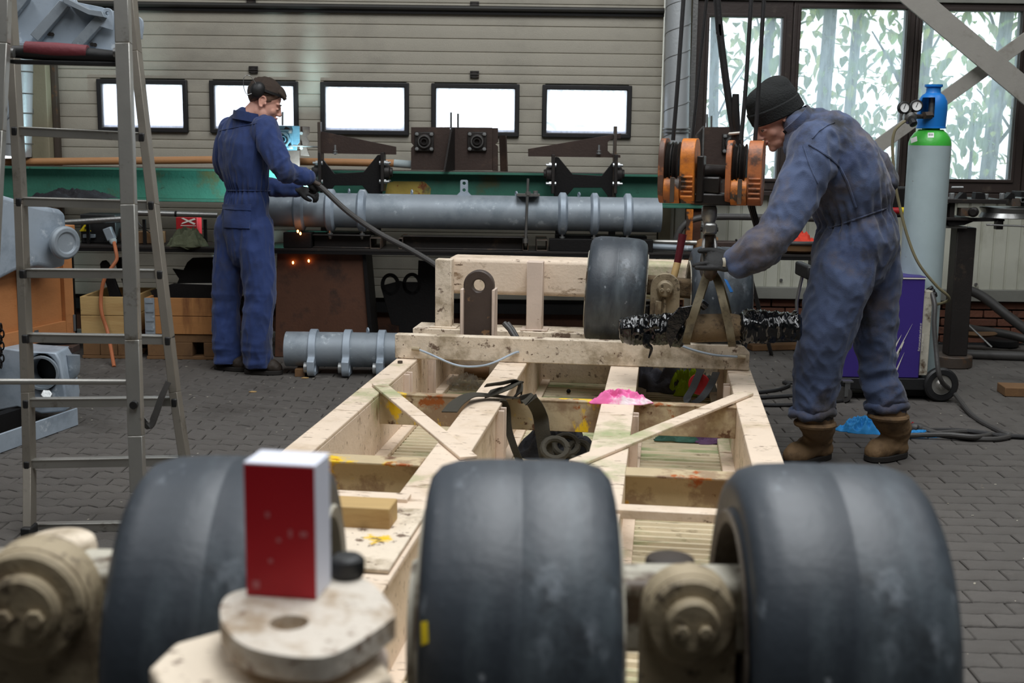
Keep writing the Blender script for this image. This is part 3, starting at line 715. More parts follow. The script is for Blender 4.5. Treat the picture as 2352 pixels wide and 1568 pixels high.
# ---- pivot lugs
def lug(c, n, w, ztop, z0, th, hole, m, nm='pivot_lug'):
    """upright plate with round top and pin hole; c: centre of the hole, n: thickness direction"""
    c, n = V(c), V(n).normalized(); s_ = Z_.cross(n).normalized(); r = w / 2
    O = [c - s_ * r + V((0, 0, z0 - c.z)), c - s_ * r] + circ(c, -s_, Z_, r, 17, 0, math.pi)[1:] + [c + s_ * r + V((0, 0, z0 - c.z))]
    return B().plate(O, n * th, [circ(c, s_, Z_, hole, 20)] if hole else []).out(nm, m, tr, bevel=.006)
hc = P(1099, 656, 5.93); la = TT
lug(hc, la, .150, 0, .44, .052, .030, 'greasy_lug')
for sg in (-1, 1):
    q = B(); q.box(hc + TR * (sg * .078) + TT * .02 + V((0, 0, -.145)), (.014, .11, .26), TRM); q.out('lug_cheek', 'cream_side', tr, bevel=.003)
q = B(); q.box(V((hc.x, hc.y, .452)) + TT * .03, (.22, .16, .028), TRM); q.out('lug_foot', 'cream_worn', tr, bevel=.004)
B().tube([P(1158, 742, 5.88), P(1170, 755, 5.86), P(1183, 776, 5.84)], .014, 10).out('hose_stub', 'hose_grey', tr)
B().tube([P(1166, 742, 5.90), P(1178, 757, 5.88), P(1190, 778, 5.86)], .012, 10).out('hose_stub', 'hose_grey', tr)
# ---- wheels: solid tyre + dished rim
def wheel_meshes():
    R_, W_ = .265, .28; h = W_ / 2; prof = []
    for x, r in ((-h, .188), (-h + .006, .196), (-h, .222), (-h + .004, .238), (-h + .018, .254), (-h + .045, .2625), (-h + .09, .2648), (-.006, R_), (-.002, R_ - .0016), (.002, R_ - .0016), (.006, R_), (h - .09, .2648), (h - .045, .2625), (h - .018, .254), (h - .004, .238), (h, .222), (h - .006, .196), (h, .188)):
        prof.append((r, x))
    prof += [(.180, h - .012), (.180, -h + .012)]
    t = B().lathe(prof, (0, 0, 0), (1, 0, 0), 72, closed=True)
    t.bm.normal_update()
    r = B().lathe([(.1795, -h + .006), (.188, -h - .001), (.192, -h - .003), (.188, -h - .007), (.172, -h - .002), (.165, -h + .05), (.165, h - .05), (.172, h + .002), (.188, h + .007), (.192, h + .003), (.188, h + .001), (.1795, h - .006)], (0, 0, 0), (1, 0, 0), 56, closed=True)
    d = B().lathe([(.05, -.02), (.164, -.012), (.164, .012), (.05, .02)], (0, 0, 0), (1, 0, 0), 40)
    for i in range(8):
        a = i * math.pi / 4; c = V((0, math.cos(a) * .11, math.sin(a) * .11)); d.cyl(c + V((-.03, 0, 0)), c + V((.03, 0, 0)), .012, n=6)
    d.cyl((-.07, 0, 0), (.07, 0, 0), .055, n=20)
    return t, r, d
tb, rb, db = wheel_meshes()
proto = None
def wheel(c, yaw, tilt, label=None):
    global proto
    M_ = Matrix.Rotation(yaw, 4, 'Z') @ Matrix.Rotation(tilt, 4, 'Y'); M_.translation = V(c)
    if proto is None:
        t_ = tb.out('wheel', 'tyre', None, local=True); r_ = rb.out('rim', 'rim_dark', None, local=True); h_ = db.out('hub_disc', 'hub_dark', None, local=True)
        r_.parent = t_; h_.parent = t_; proto = t_; o = t_
    else: o = dup(proto)
    o.parent = tr; o.matrix_parent_inverse = Matrix.Identity(4); o.matrix_local = WM[tr.name].inverted() @ M_
    WM[o.name] = M_; return o
AX = .71
cw_ = wheel((.0165, 1.77, AX), 0, .0)
wheel((.478, 1.77, AX), -.02, 0)
for k_ in cw_.children:
    if k_.name.startswith('rim'): k_.material_slots[0].link = 'OBJECT'; k_.material_slots[0].material = MATS['rim']
wheel((-.415, 1.77, AX), .02, .0)
wheel(P(1415, 668, 5.96), -.10, .05)
wr_ = wheel(P(1648, 692, 5.86), -.06, .02)
patch(wr_, [(1663, 640), (1670, 643), (1684, 670), (1677, 671)], 'cap_blue', 'chalk_mark', lift=.001, n=4, th=.001)
B().lathe([(.05, -.150), (.108, -.152), (.112, -.156), (.108, -.164), (.05, -.166)], (.0165, 1.77, AX), X_, 56, closed=True).out('rim_flange', 'rim', tr)
BV.clear()
patch(cw_, [(968, 1428), (982, 1426), (984, 1476), (969, 1482)], 'yellow_sign', 'paint_mark', lift=.0006, n=4, th=.0006)
# ---- far right axle: beam, lug with pin cap
pc = P(1528, 663, 5.84)
q = B(); a0, a1 = P(1470, 652, 5.97), P(1600, 664, 5.91); q.beam(a0, a1, .10, .09); q.out('axle_beam', 'mud', tr, bevel=.015)
q = lug(pc + TT * .012, TT, .142, 0, .43, .05, 0, 'lug_cream')
def pin_cap(c, n, r, m, sx=1):
    n = V(n).normalized(); s_ = Z_.cross(n).normalized()
    B().lathe([(r * 1.12, .0), (r * 1.12, -.012), (r, -.016), (r, -.03), (r * .86, -.036)], c, n, 28).out('pin_cap', m, tr)
    for k in (-1, 1):
        e = c + s_ * (k * r * .42) + V((0, 0, -r * .12)) - n * .034
        B().cyl(e, e - n * .012, r * .27, n=6).out('cap_bolt', m, tr, bevel=.002)
pin_cap(pc + V((0, 0, -.0)) + TT * .012, TT, .036, 'lug_cream')
q = B(); q.box(V((pc.x, pc.y, .44)) + TT * .06, (.2, .18, .03), TRM); q.out('lug_foot', 'cream_worn', tr, bevel=.004)
q = B(); q.beam(pc + TR * -.03 + TT * -.0 + V((0, 0, -.06)), pc + TR * -.045 + V((0, 0, -.28)), .03, .02, up=(0, 1, 0)); q.beam(pc + TR * .0 + V((0, 0, -.05)), pc + TR * .0 + V((0, 0, -.28)), .012, .012, up=(0, 1, 0)); q.out('lug_rib', 'lug_cream', tr, bevel=.003)
q = B(); q.cyl(P(1484, 700, 5.9), P(1484, 745, 5.9), .022, n=12); q.out('bump_stop', 'black_plastic', tr, bevel=.004)
# ---- near right axle
pc = P(1588, 1428, 1.66)
q = B(); q.box(V((.255, 1.80, .742)), (.25, .10, .115)); q.out('axle_beam', 'rim', tr, bevel=.012)
lug(pc + Y_ * .012, Y_, .136, 0, .40, .05, 0, 'lug_cream')
pin_cap(pc + Y_ * .012, Y_, .040, 'lug_cream')
B().lathe([(.066, 0), (.066, -.012), (.060, -.018), (.048, -.019)], pc + Y_ * .013, Y_, 32).out('lug_boss', 'lug_cream', tr)
B().lathe([(.04, -.05), (.043, 0), (.04, .035), (.02, .042)], (.262, 1.90, .752), (0, 0, 1), 24).out('axle_knuckle', 'hub_dark', tr, bevel=.004)
q = B(); q.box(V((.31, 1.80, .65)), (.10, .07, .16)); q.out('axle_bracket', 'hub_dark', tr, bevel=.008)
# ---- near left axle lug
pc = P(60, 1395, 1.60)
lug(pc + Y_ * .012, Y_, .165, 0, .40, .06, 0, 'lug_cream')
pin_cap(pc + Y_ * .012, Y_, .052, 'lug_cream')
B().lathe([(.080, 0), (.080, -.012), (.074, -.018), (.060, -.019)], pc + Y_ * .013, Y_, 32).out('lug_boss', 'lug_cream', tr)
q = B(); q.box(V((-.70, 1.80, .75)), (.30, .11, .12)); q.out('axle_beam', 'rim', tr, bevel=.012)
B().lathe([(.052, -.05), (.056, 0), (.052, .018), (.045, .022)], P(140, 1262, 1.86), (0, 0, 1), 28).out('axle_knuckle', 'cream_worn', tr, bevel=.004)
# ---- coupling plate with eye on a stub column, near left of centre
pz = .868
def pl(u, v): return G(u, v, pz)
O = [pl(505, 1392), pl(520, 1368), pl(560, 1352), pl(640, 1340), pl(790, 1325), pl(850, 1335), pl(905, 1400), pl(893, 1425), pl(815, 1478), pl(740, 1508), pl(640, 1503), pl(555, 1478), pl(510, 1430)]
Oc = [p for p in crom(O + [O[0]], [0] * (len(O) + 1), 4)[0][:-1]]
hcx = pl(664, 1429)
B().plate([p + V((0, 0, -.03)) for p in Oc], (0, 0, .03), [[p + V((0, 0, -.03)) for p in circ(hcx, X_, Y_, .024, 20)]]).out('coupling_plate', 'lug_plate', tr, bevel=.006)
ctr = sum(O, V()) / len(O)
B().lathe([(.075, .40), (.075, .70), (.085, .78), (.088, pz - .031)], (ctr.x + .01, ctr.y + .015, 0), Z_, 32).out('coupling_column', 'cream_worn', tr, bevel=.003)
B().lathe([(.10, 0), (.10, .018), (.088, .028), (.02, .028)], (ctr.x + .01, ctr.y + .015, pz - .085), Z_, 32).out('column_collar', 'cream_side', tr, bevel=.003)
q = B(); o_ = G(620, 1540, .80)
q.plate([G(u, v, .79) for u, v in ((345, 1575), (400, 1520), (520, 1485), (700, 1500), (860, 1530), (905, 1600), (700, 1680), (400, 1680))], (0, 0, .025)); q.out('base_flange', 'cream_worn', tr, bevel=.006)
kb = G(795, 1330, pz)
B().lathe([(.022, 0), (.024, .008), (.024, .024), (.018, .030), (.004, .031)], kb + V((.0, .012, 0)), Z_, 22).out('rubber_stop', 'black_plastic', tr, bevel=.002)
q = B(); tbox(q, -.46, -.22, -2.9, -2.4, .402, .414); q.out('gusset_plate', 'cream_worn', tr, bevel=.003)

# ---- loose things on the trailer
bx = E('product_box', (0, 0, 0), 'tall red and white cardboard box standing on the round-ended coupling plate', 'box')
b0, b1 = pl(566, 1367), pl(728, 1378); bk = pl(772, 1338)
ax = (b1 - b0); wd = ax.length; ax.normalize(); ay = V((-ax.y, ax.x, 0)); dp = (bk - b1).dot(ay); hh = .178
def bp(i, j, k): return b0 + ax * (wd * i) + ay * (dp * j) + V((0, 0, hh * k + .0005))
q = B(); vs = [q.bm.verts.new(bp(i, j, k)) for i, j, k in ((0, 0, 0), (1, 0, 0), (1, 1, 0), (0, 1, 0), (0, 0, 1), (1, 0, 1), (1, 1, 1), (0, 1, 1))]
for f in ((3, 2, 1, 0), (4, 5, 6, 7), (0, 1, 5, 4), (1, 2, 6, 5), (2, 3, 7, 6), (3, 0, 4, 7)): q.face([vs[i] for i in f])
q.out('carton', 'white_card', bx, bevel=.0015)
q = B(); e = -ay * .0006
q.plate([bp(.008, 0, .004) + e, bp(.992, 0, .004) + e, bp(.992, 0, .985) + e, bp(.008, 0, .985) + e], -ay * .0004); q.out('red_front', 'red_box', bx)
q = B()
for (i, k, w, h) in ((.10, .06, .10, .06), (.30, .60, .06, .04), (.62, .46, .05, .06), (.33, .26, .06, .03), (.45, .42, .06, .03), (.78, .47, .10, .04)):
    q.plate([bp(i, 0, k) + e * 2.4, bp(i + w, 0, k) + e * 2.4, bp(i + w, 0, k + h) + e * 2.4, bp(i, 0, k + h) + e * 2.4], -ay * .0002)
q.out('scuff_print', 'red_scuff', bx)


wbk = G(800, 1192, .437); q = B(); q.box(wbk + V((0, .05, 0)), (.24, .10, .07), TRM); q.out('wood_block', 'wood_pale', bevel=.004, label='short pale timber block lying on the trailer frame behind the red box', cat='timber block')
# ================================================================ BENCH, GREEN BEAM AND THE WORK ON THEM (far side)
def poly(pts, Y, th, m, name, parent=None, holes=(), bevel=.002, **k):
    return B().plate([P(u, v, Y) for u, v in pts], (0, th, 0), holes).out(name, m, parent, bevel=bevel, **k)
YT0, YT1 = 7.93, 8.33
zt = P(900, 573, YT0).z
xa, xb = P(150, 560, YT0).x, P(1905, 585, YT0).x
bench = E('steel_workbench', ((xa + xb) / 2, 8.2, 0), 'long dark steel workbench in front of the sectional door carrying the galvanised pipe', 'workbench')
B().box(((xa + xb) / 2, (YT0 + YT1) / 2, zt - .008), (xb - xa, YT1 - YT0, .016)).out('bench_top', 'dark_steel', bench, bevel=.002)
B().box(((xa + xb) / 2, YT0 + .012, zt - .026), (xb - xa, .02, .02)).out('edge_bar', 'black_steel', bench)
l0, l1 = P(636, 580, YT0 + .06), P(832, 580, YT0 + .06)
g0, g1 = G(622, 838), G(848, 838)
q = B(); q.plate([V((l0.x, 8.0, zt - .017)), V((l1.x, 8.0, zt - .017)), V((l1.x + .05, 8.0, .001)), V((l0.x - .03, 8.0, .001))], (0, .03, 0)); q.out('leg', 'rust_brown', bench, bevel=.003)
q = B(); q.plate([V((l1.x - .10, 8.031, zt - .017)), V((l1.x - .085, 8.031, zt - .017)), V((l1.x - .05, 8.031, .001)), V((l1.x - .065, 8.031, .001))], (0, .30, 0)); q.out('leg_web', 'rust_brown', bench)
q = B(); q.plate([V((l1.x + .0, 7.98, zt - .017)), V((l1.x + .022, 7.98, zt - .017)), V((l1.x + .078, 7.98, .001)), V((l1.x + .052, 7.98, .001))], (0, .34, 0)); q.out('leg_flange', 'black_steel', bench)
for u in (140, 1880):
    c = P(u, 600, 8.2); q = B(); q.box((c.x, 8.2, (zt - .017) / 2), (.07, .30, zt - .018)); q.out('leg', 'dark_steel', bench, bevel=.004)
# green H-beam on its trestles
YB = 8.56
xb0, xb1 = P(-60, 420, YB).x, P(1614, 420, YB).x
z1, z0 = P(760, 391, YB - .12).z, P(760, 468, YB - .12).z
gb = E('green_girder', ((xb0 + xb1) / 2, YB, z0), 'long green painted steel girder along the sectional door with rusty top flange', 'girder')
q = B(); cx, ln = (xb0 + xb1) / 2, xb1 - xb0
q.box((cx, YB, z1 - .009), (ln, .24, .018)).box((cx, YB, z0 + .009), (ln, .24, .018)).box((cx, YB - .03, (z0 + z1) / 2), (ln, .014, z1 - z0 - .036)); q.out('beam_profile', 'teal_beam', gb, bevel=.003)
q = B(); q.box((cx, YB, z1 + .0012), (ln - .01, .236, .002)); q.out('rusty_top', 'rusty_steel', gb)
for u in (120, 575, 1592):
    c = P(u, 500, YB); q = B(); q.box((c.x, YB, z0 / 2), (.09, .16, z0 - .001)); q.out('trestle_leg', 'rust_brown', gb, bevel=.004)
c = P(1585, 515, 8.32); q = B(); q.box((c.x, 8.36, (z0) / 2 + .0), (.045, .03, z0 - .002)); q.out('trestle_strip', 'hoist_orange', gb)
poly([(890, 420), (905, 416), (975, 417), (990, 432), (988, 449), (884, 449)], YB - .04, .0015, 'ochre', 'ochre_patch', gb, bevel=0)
# cardboard tube lying on the beam
q = B(); q.tube([P(-60, 373, 8.62), P(480, 367, 8.62), P(912, 375, 8.62)], .026, 16); t = E('cardboard_tube', P(400, 368, 8.62), 'long tan cardboard tube lying along the top of the green girder', 'tube')
q.out('tube_wall', 'tube_tan', t); B().tube([P(905, 375, 8.62), P(944, 378, 8.62)], .0275, 16).out('plastic_end_wrap', 'cloth_grey', t)
YK = 8.50
def bearing(parent, u, v, Y, half, m='dark_steel', bm='bolt'):
    c = P(u, v, Y)
    q = B(); q.box(c + V((0, -.012, 0)), (2 * half, .024, 2 * half)); b_ = q.out('bearing_flange', m, parent, bevel=.006)
    B().lathe([(half * .78, 0), (half * .74, .016), (half * .52, .02), (half * .5, .008), (half * .36, .008), (half * .34, .028), (half * .27, .028), (half * .27, .002)], c + V((0, -.024, 0)), (0, -1, 0), 28).out('bearing_ring', m, b_)
    B().lathe([(half * .62, .017), (half * .62, .021), (half * .56, .021), (half * .56, .017)], c + V((0, -.024, 0)), (0, -1, 0), 28, closed=True).out('seal_ring', 'steel', b_)
    for sx in (-1, 1):
        for sz in (-1, 1):
            e = c + V((sx * half * .76, -.024, sz * half * .76)); q = B(); q.cyl(e, e + V((0, -.012, 0)), half * .2, n=6).cyl(e + V((0, -.012, 0)), e + V((0, -.02, 0)), half * .11, n=8); q.out('bolt', bm, b_)
# middle pair of bearing plates
t = E('bearing_bracket', P(1055, 388, YK), 'brown steel bracket with two square flange bearings standing on the green girder', 'bracket')
poly([(944, 292), (1034, 292), (1034, 391), (944, 390), (944, 340), (950, 334), (944, 327)], YK, .014, 'mill_brown', 'bearing_plate', t)
poly([(1037, 292), (1131, 293), (1131, 391), (1037, 391)], YK, .014, 'mill_brown', 'bearing_plate', t)
q = B(); q.plate([P(1035, 293, YK - .09), P(1041, 293, YK - .002), P(1041, 391, YK - .002), P(1018, 394, YK - .12)], (.012, 0, 0)); q.out('gusset', 'dark_steel', t)
poly([(1131, 294), (1144, 294), (1144, 326), (1138, 331), (1144, 336), (1144, 393), (1131, 392)], YK + .02, .012, 'mill_brown', 'side_plate', t)
q = B(); q.plate([P(1146, 311, YK), P(1161, 311, YK - .06), P(1164, 394, YK - .06), P(1149, 393, YK)], (.008, .012, 0)); q.out('side_plate', 'mill_brown', t)
bearing(t, 975, 325, YK, .066); bearing(t, 1096, 325, YK, .066)
for u, v in ((1036, 258), (1052, 261)): B().cyl(P(u, v, YK), P(u, 294, YK), .007, n=8).out('threaded_rod', 'steel', t)
# left bracket lit by the torch, some of the cyan glow painted into its plate
t = E('torch_lit_bracket', P(668, 388, YK), 'bracket lit cyan by the torch flame, beside the chest of the man with ear defenders', 'bracket')
poly([(622, 288), (688, 289), (688, 326), (682, 334), (682, 345), (622, 345)], YK - .04, .014, 'bearing_torch_tint', 'bearing_plate', t)
poly([(622, 345), (688, 345), (688, 391), (622, 390)], YK - .04, .014, 'mill_brown', 'lower_plate', t)
poly([(636, 302), (640, 296), (652, 296), (656, 290), (664, 294), (668, 299), (668, 304), (636, 304)], YK - .048, .007, 'black_steel', 'burnt_edge', t)
bearing(t, 652, 320, YK - .04, .066, 'bearing_torch_tint', 'bolt')
poly([(690, 290), (711, 291), (711, 306), (704, 315), (711, 326), (704, 338), (711, 358), (690, 357)], YK, .014, 'mill_brown', 'notched_plate', t)
for u, v in ((692, 306), (692, 340)): B().cyl(P(u, v, YK - .03), P(u, v, YK), .012, n=6).out('bolt', 'bolt', t)
B().cyl(P(649, 257, YK - .03), P(649, 288, YK - .03), .007, n=8).out('threaded_rod', 'steel', t)
B().cyl(P(672, 334, YK - .1), P(730, 337, YK - .1), .006, n=8).out('threaded_rod', 'steel', t)
# cross-shaped brackets in front of the beam
def xbracket(dx, dy, mirror, label, arm, bar):
    YX = 8.30
    f = (lambda u: 2 * 1342 - u) if mirror else (lambda u: u)
    t = E('cross_bracket', P(f(1342) + dx, 450, YX), label, 'bracket')
    pts = [(1277, 360), (1283, 361), (1315, 400), (1382, 404), (1411, 368), (1415, 368), (1415, 452), (1413, 545), (1398, 545), (1396, 450), (1382, 431), (1318, 431), (1302, 450), (1300, 545), (1276, 545), (1272, 450), (1271, 364)]
    poly([(f(u) + dx, v + dy) for u, v in pts], YX, .02, 'black_steel', 'cross_plate', t)
    for u in (1270, 1413):
        c = P(f(u) + dx, 400 + dy, YX); q = B(); q.box(c + V((0, .01, .002)), (.022, .14, .26)); q.out('end_plate', 'dark_steel', t, bevel=.003)
        s_ = (-1 if u < 1300 else 1) * (-1 if mirror else 1)
        B().lathe([(.055, 0), (.05, .03), (.034, .036), (.03, .05), (.018, .05)], c + V((s_ * .012, .01, .0)), (s_, 0, 0), 20).out('end_bearing', 'dark_steel', t)
        for dz in (-.062, .062):
            for yy in (-.045, .055):
                e = c + V((s_ * -.016, yy, dz)); q = B(); q.cyl(e, e + V((s_ * .062, 0, 0)), .008, n=8).cyl(e + V((s_ * .028, 0, 0)), e + V((s_ * .042, 0, 0)), .016, n=6).cyl(e + V((s_ * -.004, 0, 0)), e + V((s_ * .004, 0, 0)), .014, n=6); q.out('bolt', 'bolt', t)
    poly(arm[0], YX + .03, .012, 'mill_brown', 'tapered_arm', t, bevel=.001)
    u, v0, v1 = bar
    B().box((P(u, v0, YX).x, YX + .02, (P(u, v0, YX).z + P(u, v1, YX).z) / 2), (.02, .07, P(u, v0, YX).z - P(u, v1, YX).z)).out('upright_bar', 'rusty_steel', t, bevel=.002)
    e = P(arm[1], 355, YX + .02); q = B(); q.cyl(e + V((0, -.02, .0)), e + V((0, -.02, .065)), .007, n=8).cyl(e + V((0, -.02, .005)), e + V((0, -.02, .014)), .017, n=6).cyl(e + V((0, -.02, .022)), e + V((0, -.02, .03)), .014, n=6); q.out('set_screw', 'bolt', t)
    return t
xbracket(0, 0, False, 'black cross-shaped steel bracket standing on the bench under the rightmost door light', ([(1213, 342), (1300, 327), (1413, 308), (1426, 306), (1426, 318), (1404, 319), (1396, 326), (1396, 346), (1404, 354), (1425, 356), (1425, 362), (1213, 359)], 1375), (1414, 290, 452))
xbracket(-534, -5, True, 'black cross-shaped steel bracket standing on the bench right of the torch flame', ([(735, 301), (910, 337), (910, 355), (735, 352)], 771), (733, 280, 440))
for (a, b_, Yb) in (((1414, 437), (1474, 435), 8.22), ((1414, 345), (1450, 345), 8.42)):
    pass
# bracket behind the hoist
t = E('bearing_bracket', P(1655, 448, 8.4), 'brown bracket plate with pale edge behind the orange hoist block', 'bracket')
q = B(); q.plate([P(1612, 292, 8.42), P(1708, 291, 8.42), P(1708, 400, 8.42), P(1708, 455, 8.42), P(1612, 455, 8.42)], (0, .014, 0)); q.out('bearing_plate', 'mill_brown', t)
q = B(); q.plate([P(1612, 291, 8.40), P(1612, 455, 8.40), P(1592, 455, 8.37), P(1597, 310, 8.37)], (.012, 0, 0)); q.out('gusset', 'dark_steel', t)
B().box((P(1613, 370, 8.4).x, 8.40, (P(1613, 290, 8.4).z + P(1613, 452, 8.4).z) / 2), (.012, .012, .48)).out('bright_edge', 'steel', t)
bearing(t, 1680, 330, 8.42, .066)
for u, v in ((1624, 262), (1634, 266)): B().cyl(P(u, v, 8.43), P(u, 293, 8.43), .007, n=8).out('threaded_rod', 'steel', t)

# ---- galvanised pipe with collars, resting on supports on the bench
YP = 8.06; pa, pb = P(585, 480, YP), P(1517, 494, YP); rp = .113
gp = E('galvanised_pipe', pa.lerp(pb, .5), 'long galvanised pipe with six welded collars lying on the workbench', 'pipe')
B().pipe(pa, pb, rp, rp - .008, 48).out('pipe_tube', 'galv', gp)
dpp = (pb - pa).normalized()
for u, w in ((690, .05), (760, .042), (833, .042), (1292, .04), (1365, .036), (1441, .036)):
    k = (P(u, 485, YP).x - pa.x) / (pb.x - pa.x); c = pa.lerp(pb, k)
    B().lathe([(rp + .0005, -w / 2 - .012), (rp + .022, -w / 2), (rp + .026, -w / 2 + .004), (rp + .026, w / 2 - .004), (rp + .022, w / 2), (rp + .0005, w / 2 + .012)], c, dpp, 48).out('collar', 'galv_light', gp)
    q = B(); e = c - V((0, .04, rp + .022)); q.cyl(e + V((0, 0, .02)), e - V((0, 0, .05)), .009, n=8).cyl(e - V((0, 0, .012)), e - V((0, 0, .022)), .018, n=6).cyl(e - V((0, 0, .03)), e - V((0, 0, .04)), .016, n=6); q.out('clamp_bolt', 'bolt', gp)
for u in (802, 946, 1186, 1330):
    k = (P(u, 445, YP).x - pa.x) / (pb.x - pa.x); c = pa.lerp(pb, k) + V((0, 0, rp + .012))
    s_ = V((.35, -.94, 0)); q = B(); q.tube(circ(c, s_, Z_, .014, 14) + [circ(c, s_, Z_, .014, 14)[0]], .0055, 6); q.out('cable_eye', 'galv_light', gp)
k = (P(1066, 445, YP).x - pa.x) / (pb.x - pa.x); c = pa.lerp(pb, k) + V((0, -.01, rp - .004)); zq = P(1066, 413, YP).z
q = B(); q.plate([c + V((-.05, 0, 0)), c + V((.05, 0, 0)), c + V((.026, 0, .024)), V((c.x + .025, c.y, zq - .006)), V((c.x + .018, c.y, zq)), V((c.x - .018, c.y, zq)), V((c.x - .025, c.y, zq - .006)), c + V((-.026, 0, .024))], (0, .012, 0), [circ(V((c.x, c.y, zq - .022)), X_, Z_, .011, 14), circ(V((c.x, c.y, zq - .066)), X_, Z_, .011, 14)]); q.out('lifting_tab', 'galv_light', gp, bevel=.001)
c = P(1213, 410, YP - .135); e = P(1207, 560, YP - .135); q = B(); q.cyl(c, e, .009, n=10); 
pt = P(1213, 447, YP - .08); q.box(pt, (.15, .13, .012)).cyl(P(1213, 440, YP - .135), P(1213, 448, YP - .135), .018, n=6).cyl(P(1230, 438, YP - .06), P(1230, 448, YP - .06), .016, n=6).cyl(P(1207, 548, YP - .135), P(1207, 558, YP - .135), .018, n=6)
q.out('strap_clamp', 'steel', label='threaded rod clamp holding down the galvanised pipe between its fourth collar and the two-hole tab', cat='clamp')
# steel sections under the pipe
def section(name, label, b, m='dark_steel', cat='steel section'): return b.out(name, m, bevel=.003, label=label, cat=cat)
zb = zt + .001
q = B(); x0, x1 = P(925, 555, 7.97).x, P(1205, 555, 7.97).x; h = .088
q.box(((x0 + x1) / 2, 8.0, zb + .004), (x1 - x0, .07, .008)).box(((x0 + x1) / 2, 8.0, zb + h - .004), (x1 - x0, .07, .008)).box(((x0 + x1) / 2, 8.03, zb + h / 2), (x1 - x0, .008, h)); section('steel_channel', 'dark steel channel lying on the bench below the two-hole tab of the pipe', q)
q = B(); x0, x1 = P(718, 555, 7.97).x, P(850, 555, 7.97).x
q.box(((x0 + x1) / 2, 8.0, zb + .004), (x1 - x0, .07, .008)).box(((x0 + x1) / 2, 8.0, zb + h - .004), (x1 - x0, .07, .008)).box(((x0 + x1) / 2, 8.03, zb + h / 2), (x1 - x0, .008, h)); section('steel_channel', 'short dark channel on the bench under the collars nearest the torch', q)
q = B(); x0, x1 = P(652, 550, 7.97).x, P(716, 550, 7.97).x; q.box(((x0 + x1) / 2, 8.03, zb + .05), (x1 - x0, .16, .10)); section('steel_block', 'black steel block on the bench under the left end of the galvanised pipe', q, 'black_steel', 'block')
q = B(); x0, x1 = P(1262, 550, 7.97).x, P(1500, 550, 7.97).x; q.box(((x0 + x1) / 2, 8.0, zb + .04), (x1 - x0, .08, .08)); section('square_tube', 'black square tube lying along the bench under the right end of the pipe', q, 'black_steel', 'steel section')
for k, (u, w, lab) in enumerate(((862, 25, 'open-ended square tube on the bench by the third collar'), (920, 10, 'narrow open-ended tube at the left end of the dark channel'), (1207, 13, 'upright narrow tube end under the threaded rod clamp'), (1245, 26, 'open-ended square tube just right of the threaded rod clamp'))):
    c = P(u, 557, 7.94); w_ = w / 353; hh = .072; q = B()
    O = [(-w_ / 2, 0), (w_ / 2, 0), (w_ / 2, hh), (-w_ / 2, hh)]; tt = .005; I = [(-w_ / 2 + tt, tt), (w_ / 2 - tt, tt), (w_ / 2 - tt, hh - tt), (-w_ / 2 + tt, hh - tt)]
    q.plate([(c.x + x, 7.94, zb + z) for x, z in O], (0, .36, 0), [[(c.x + x, 7.94, zb + z) for x, z in I]]); section('cross_tube', lab, q, 'rusty_steel')
for u0, u1, lab in ((1275, 1485, 'black saddle block holding up the right end of the galvanised pipe'), (700, 850, 'black saddle block holding up the collared left part of the pipe')):
    x0, x1 = P(u0, 540, 8.1).x, P(u1, 540, 8.1).x; zc = pa.lerp(pb, .5).z - rp
    q = B(); q.box(((x0 + x1) / 2, 8.12, zb + (zc - zb - .03) / 2), (x1 - x0, .11, zc - zb - .032)); section('saddle_block', lab, q, 'black_steel', 'block')
# bars and bits on the left half of the bench
B().tube([P(140, 512, 8.0), P(298, 502, 8.0)], .021, 16).out('steel_bar', 'steel', label='bright round steel bar held level above the black box at the left of the bench', cat='steel bar')
q = B(); q.tube([P(318, 489, 8.0), P(500, 494, 8.0)], .018, 16); t = q.out('steel_bar', 'steel', label='bright round steel bar with dark joint behind the blue overalls, above the red box', cat='steel bar')
B().tube([P(402, 491, 8.0), P(407, 491.3, 8.0)], .0195, 16).out('bar_joint', 'black_steel', t)
for u in (200, 280, 330, 470):
    c = P(u, 500, 8.05); 
    B().box((c.x, 8.06, (zt + c.z - .012) / 2), (.02, .02, c.z - .01 - zt)).out('bar_stand', 'black_steel', bench)
t = E('power_box', P(228, 560, 8.12), 'black electrical box with a yellow warning triangle at the left end of the bench', 'electrical box')
x0, x1 = P(185, 530, 8.1).x, P(266, 530, 8.1).x; z2 = P(200, 492, 8.1).z
B().box(((x0 + x1) / 2, 8.2, (zb + z2) / 2), (x1 - x0, .2, z2 - zb)).out('casing', 'black_plastic', t, bevel=.006)
poly([(195, 514), (182, 531), (209, 531)], 8.095, .003, 'yellow_sign', 'warning_triangle', t, bevel=0)
poly([(197, 518), (193, 524), (196, 524), (193, 529), (199, 522), (196, 522)], 8.092, .002, 'black_print', 'lightning_mark', t, bevel=0)
poly([(190, 538), (218, 538), (218, 546), (190, 546)], 8.08, .02, 'galv', 'front_ledge', t)
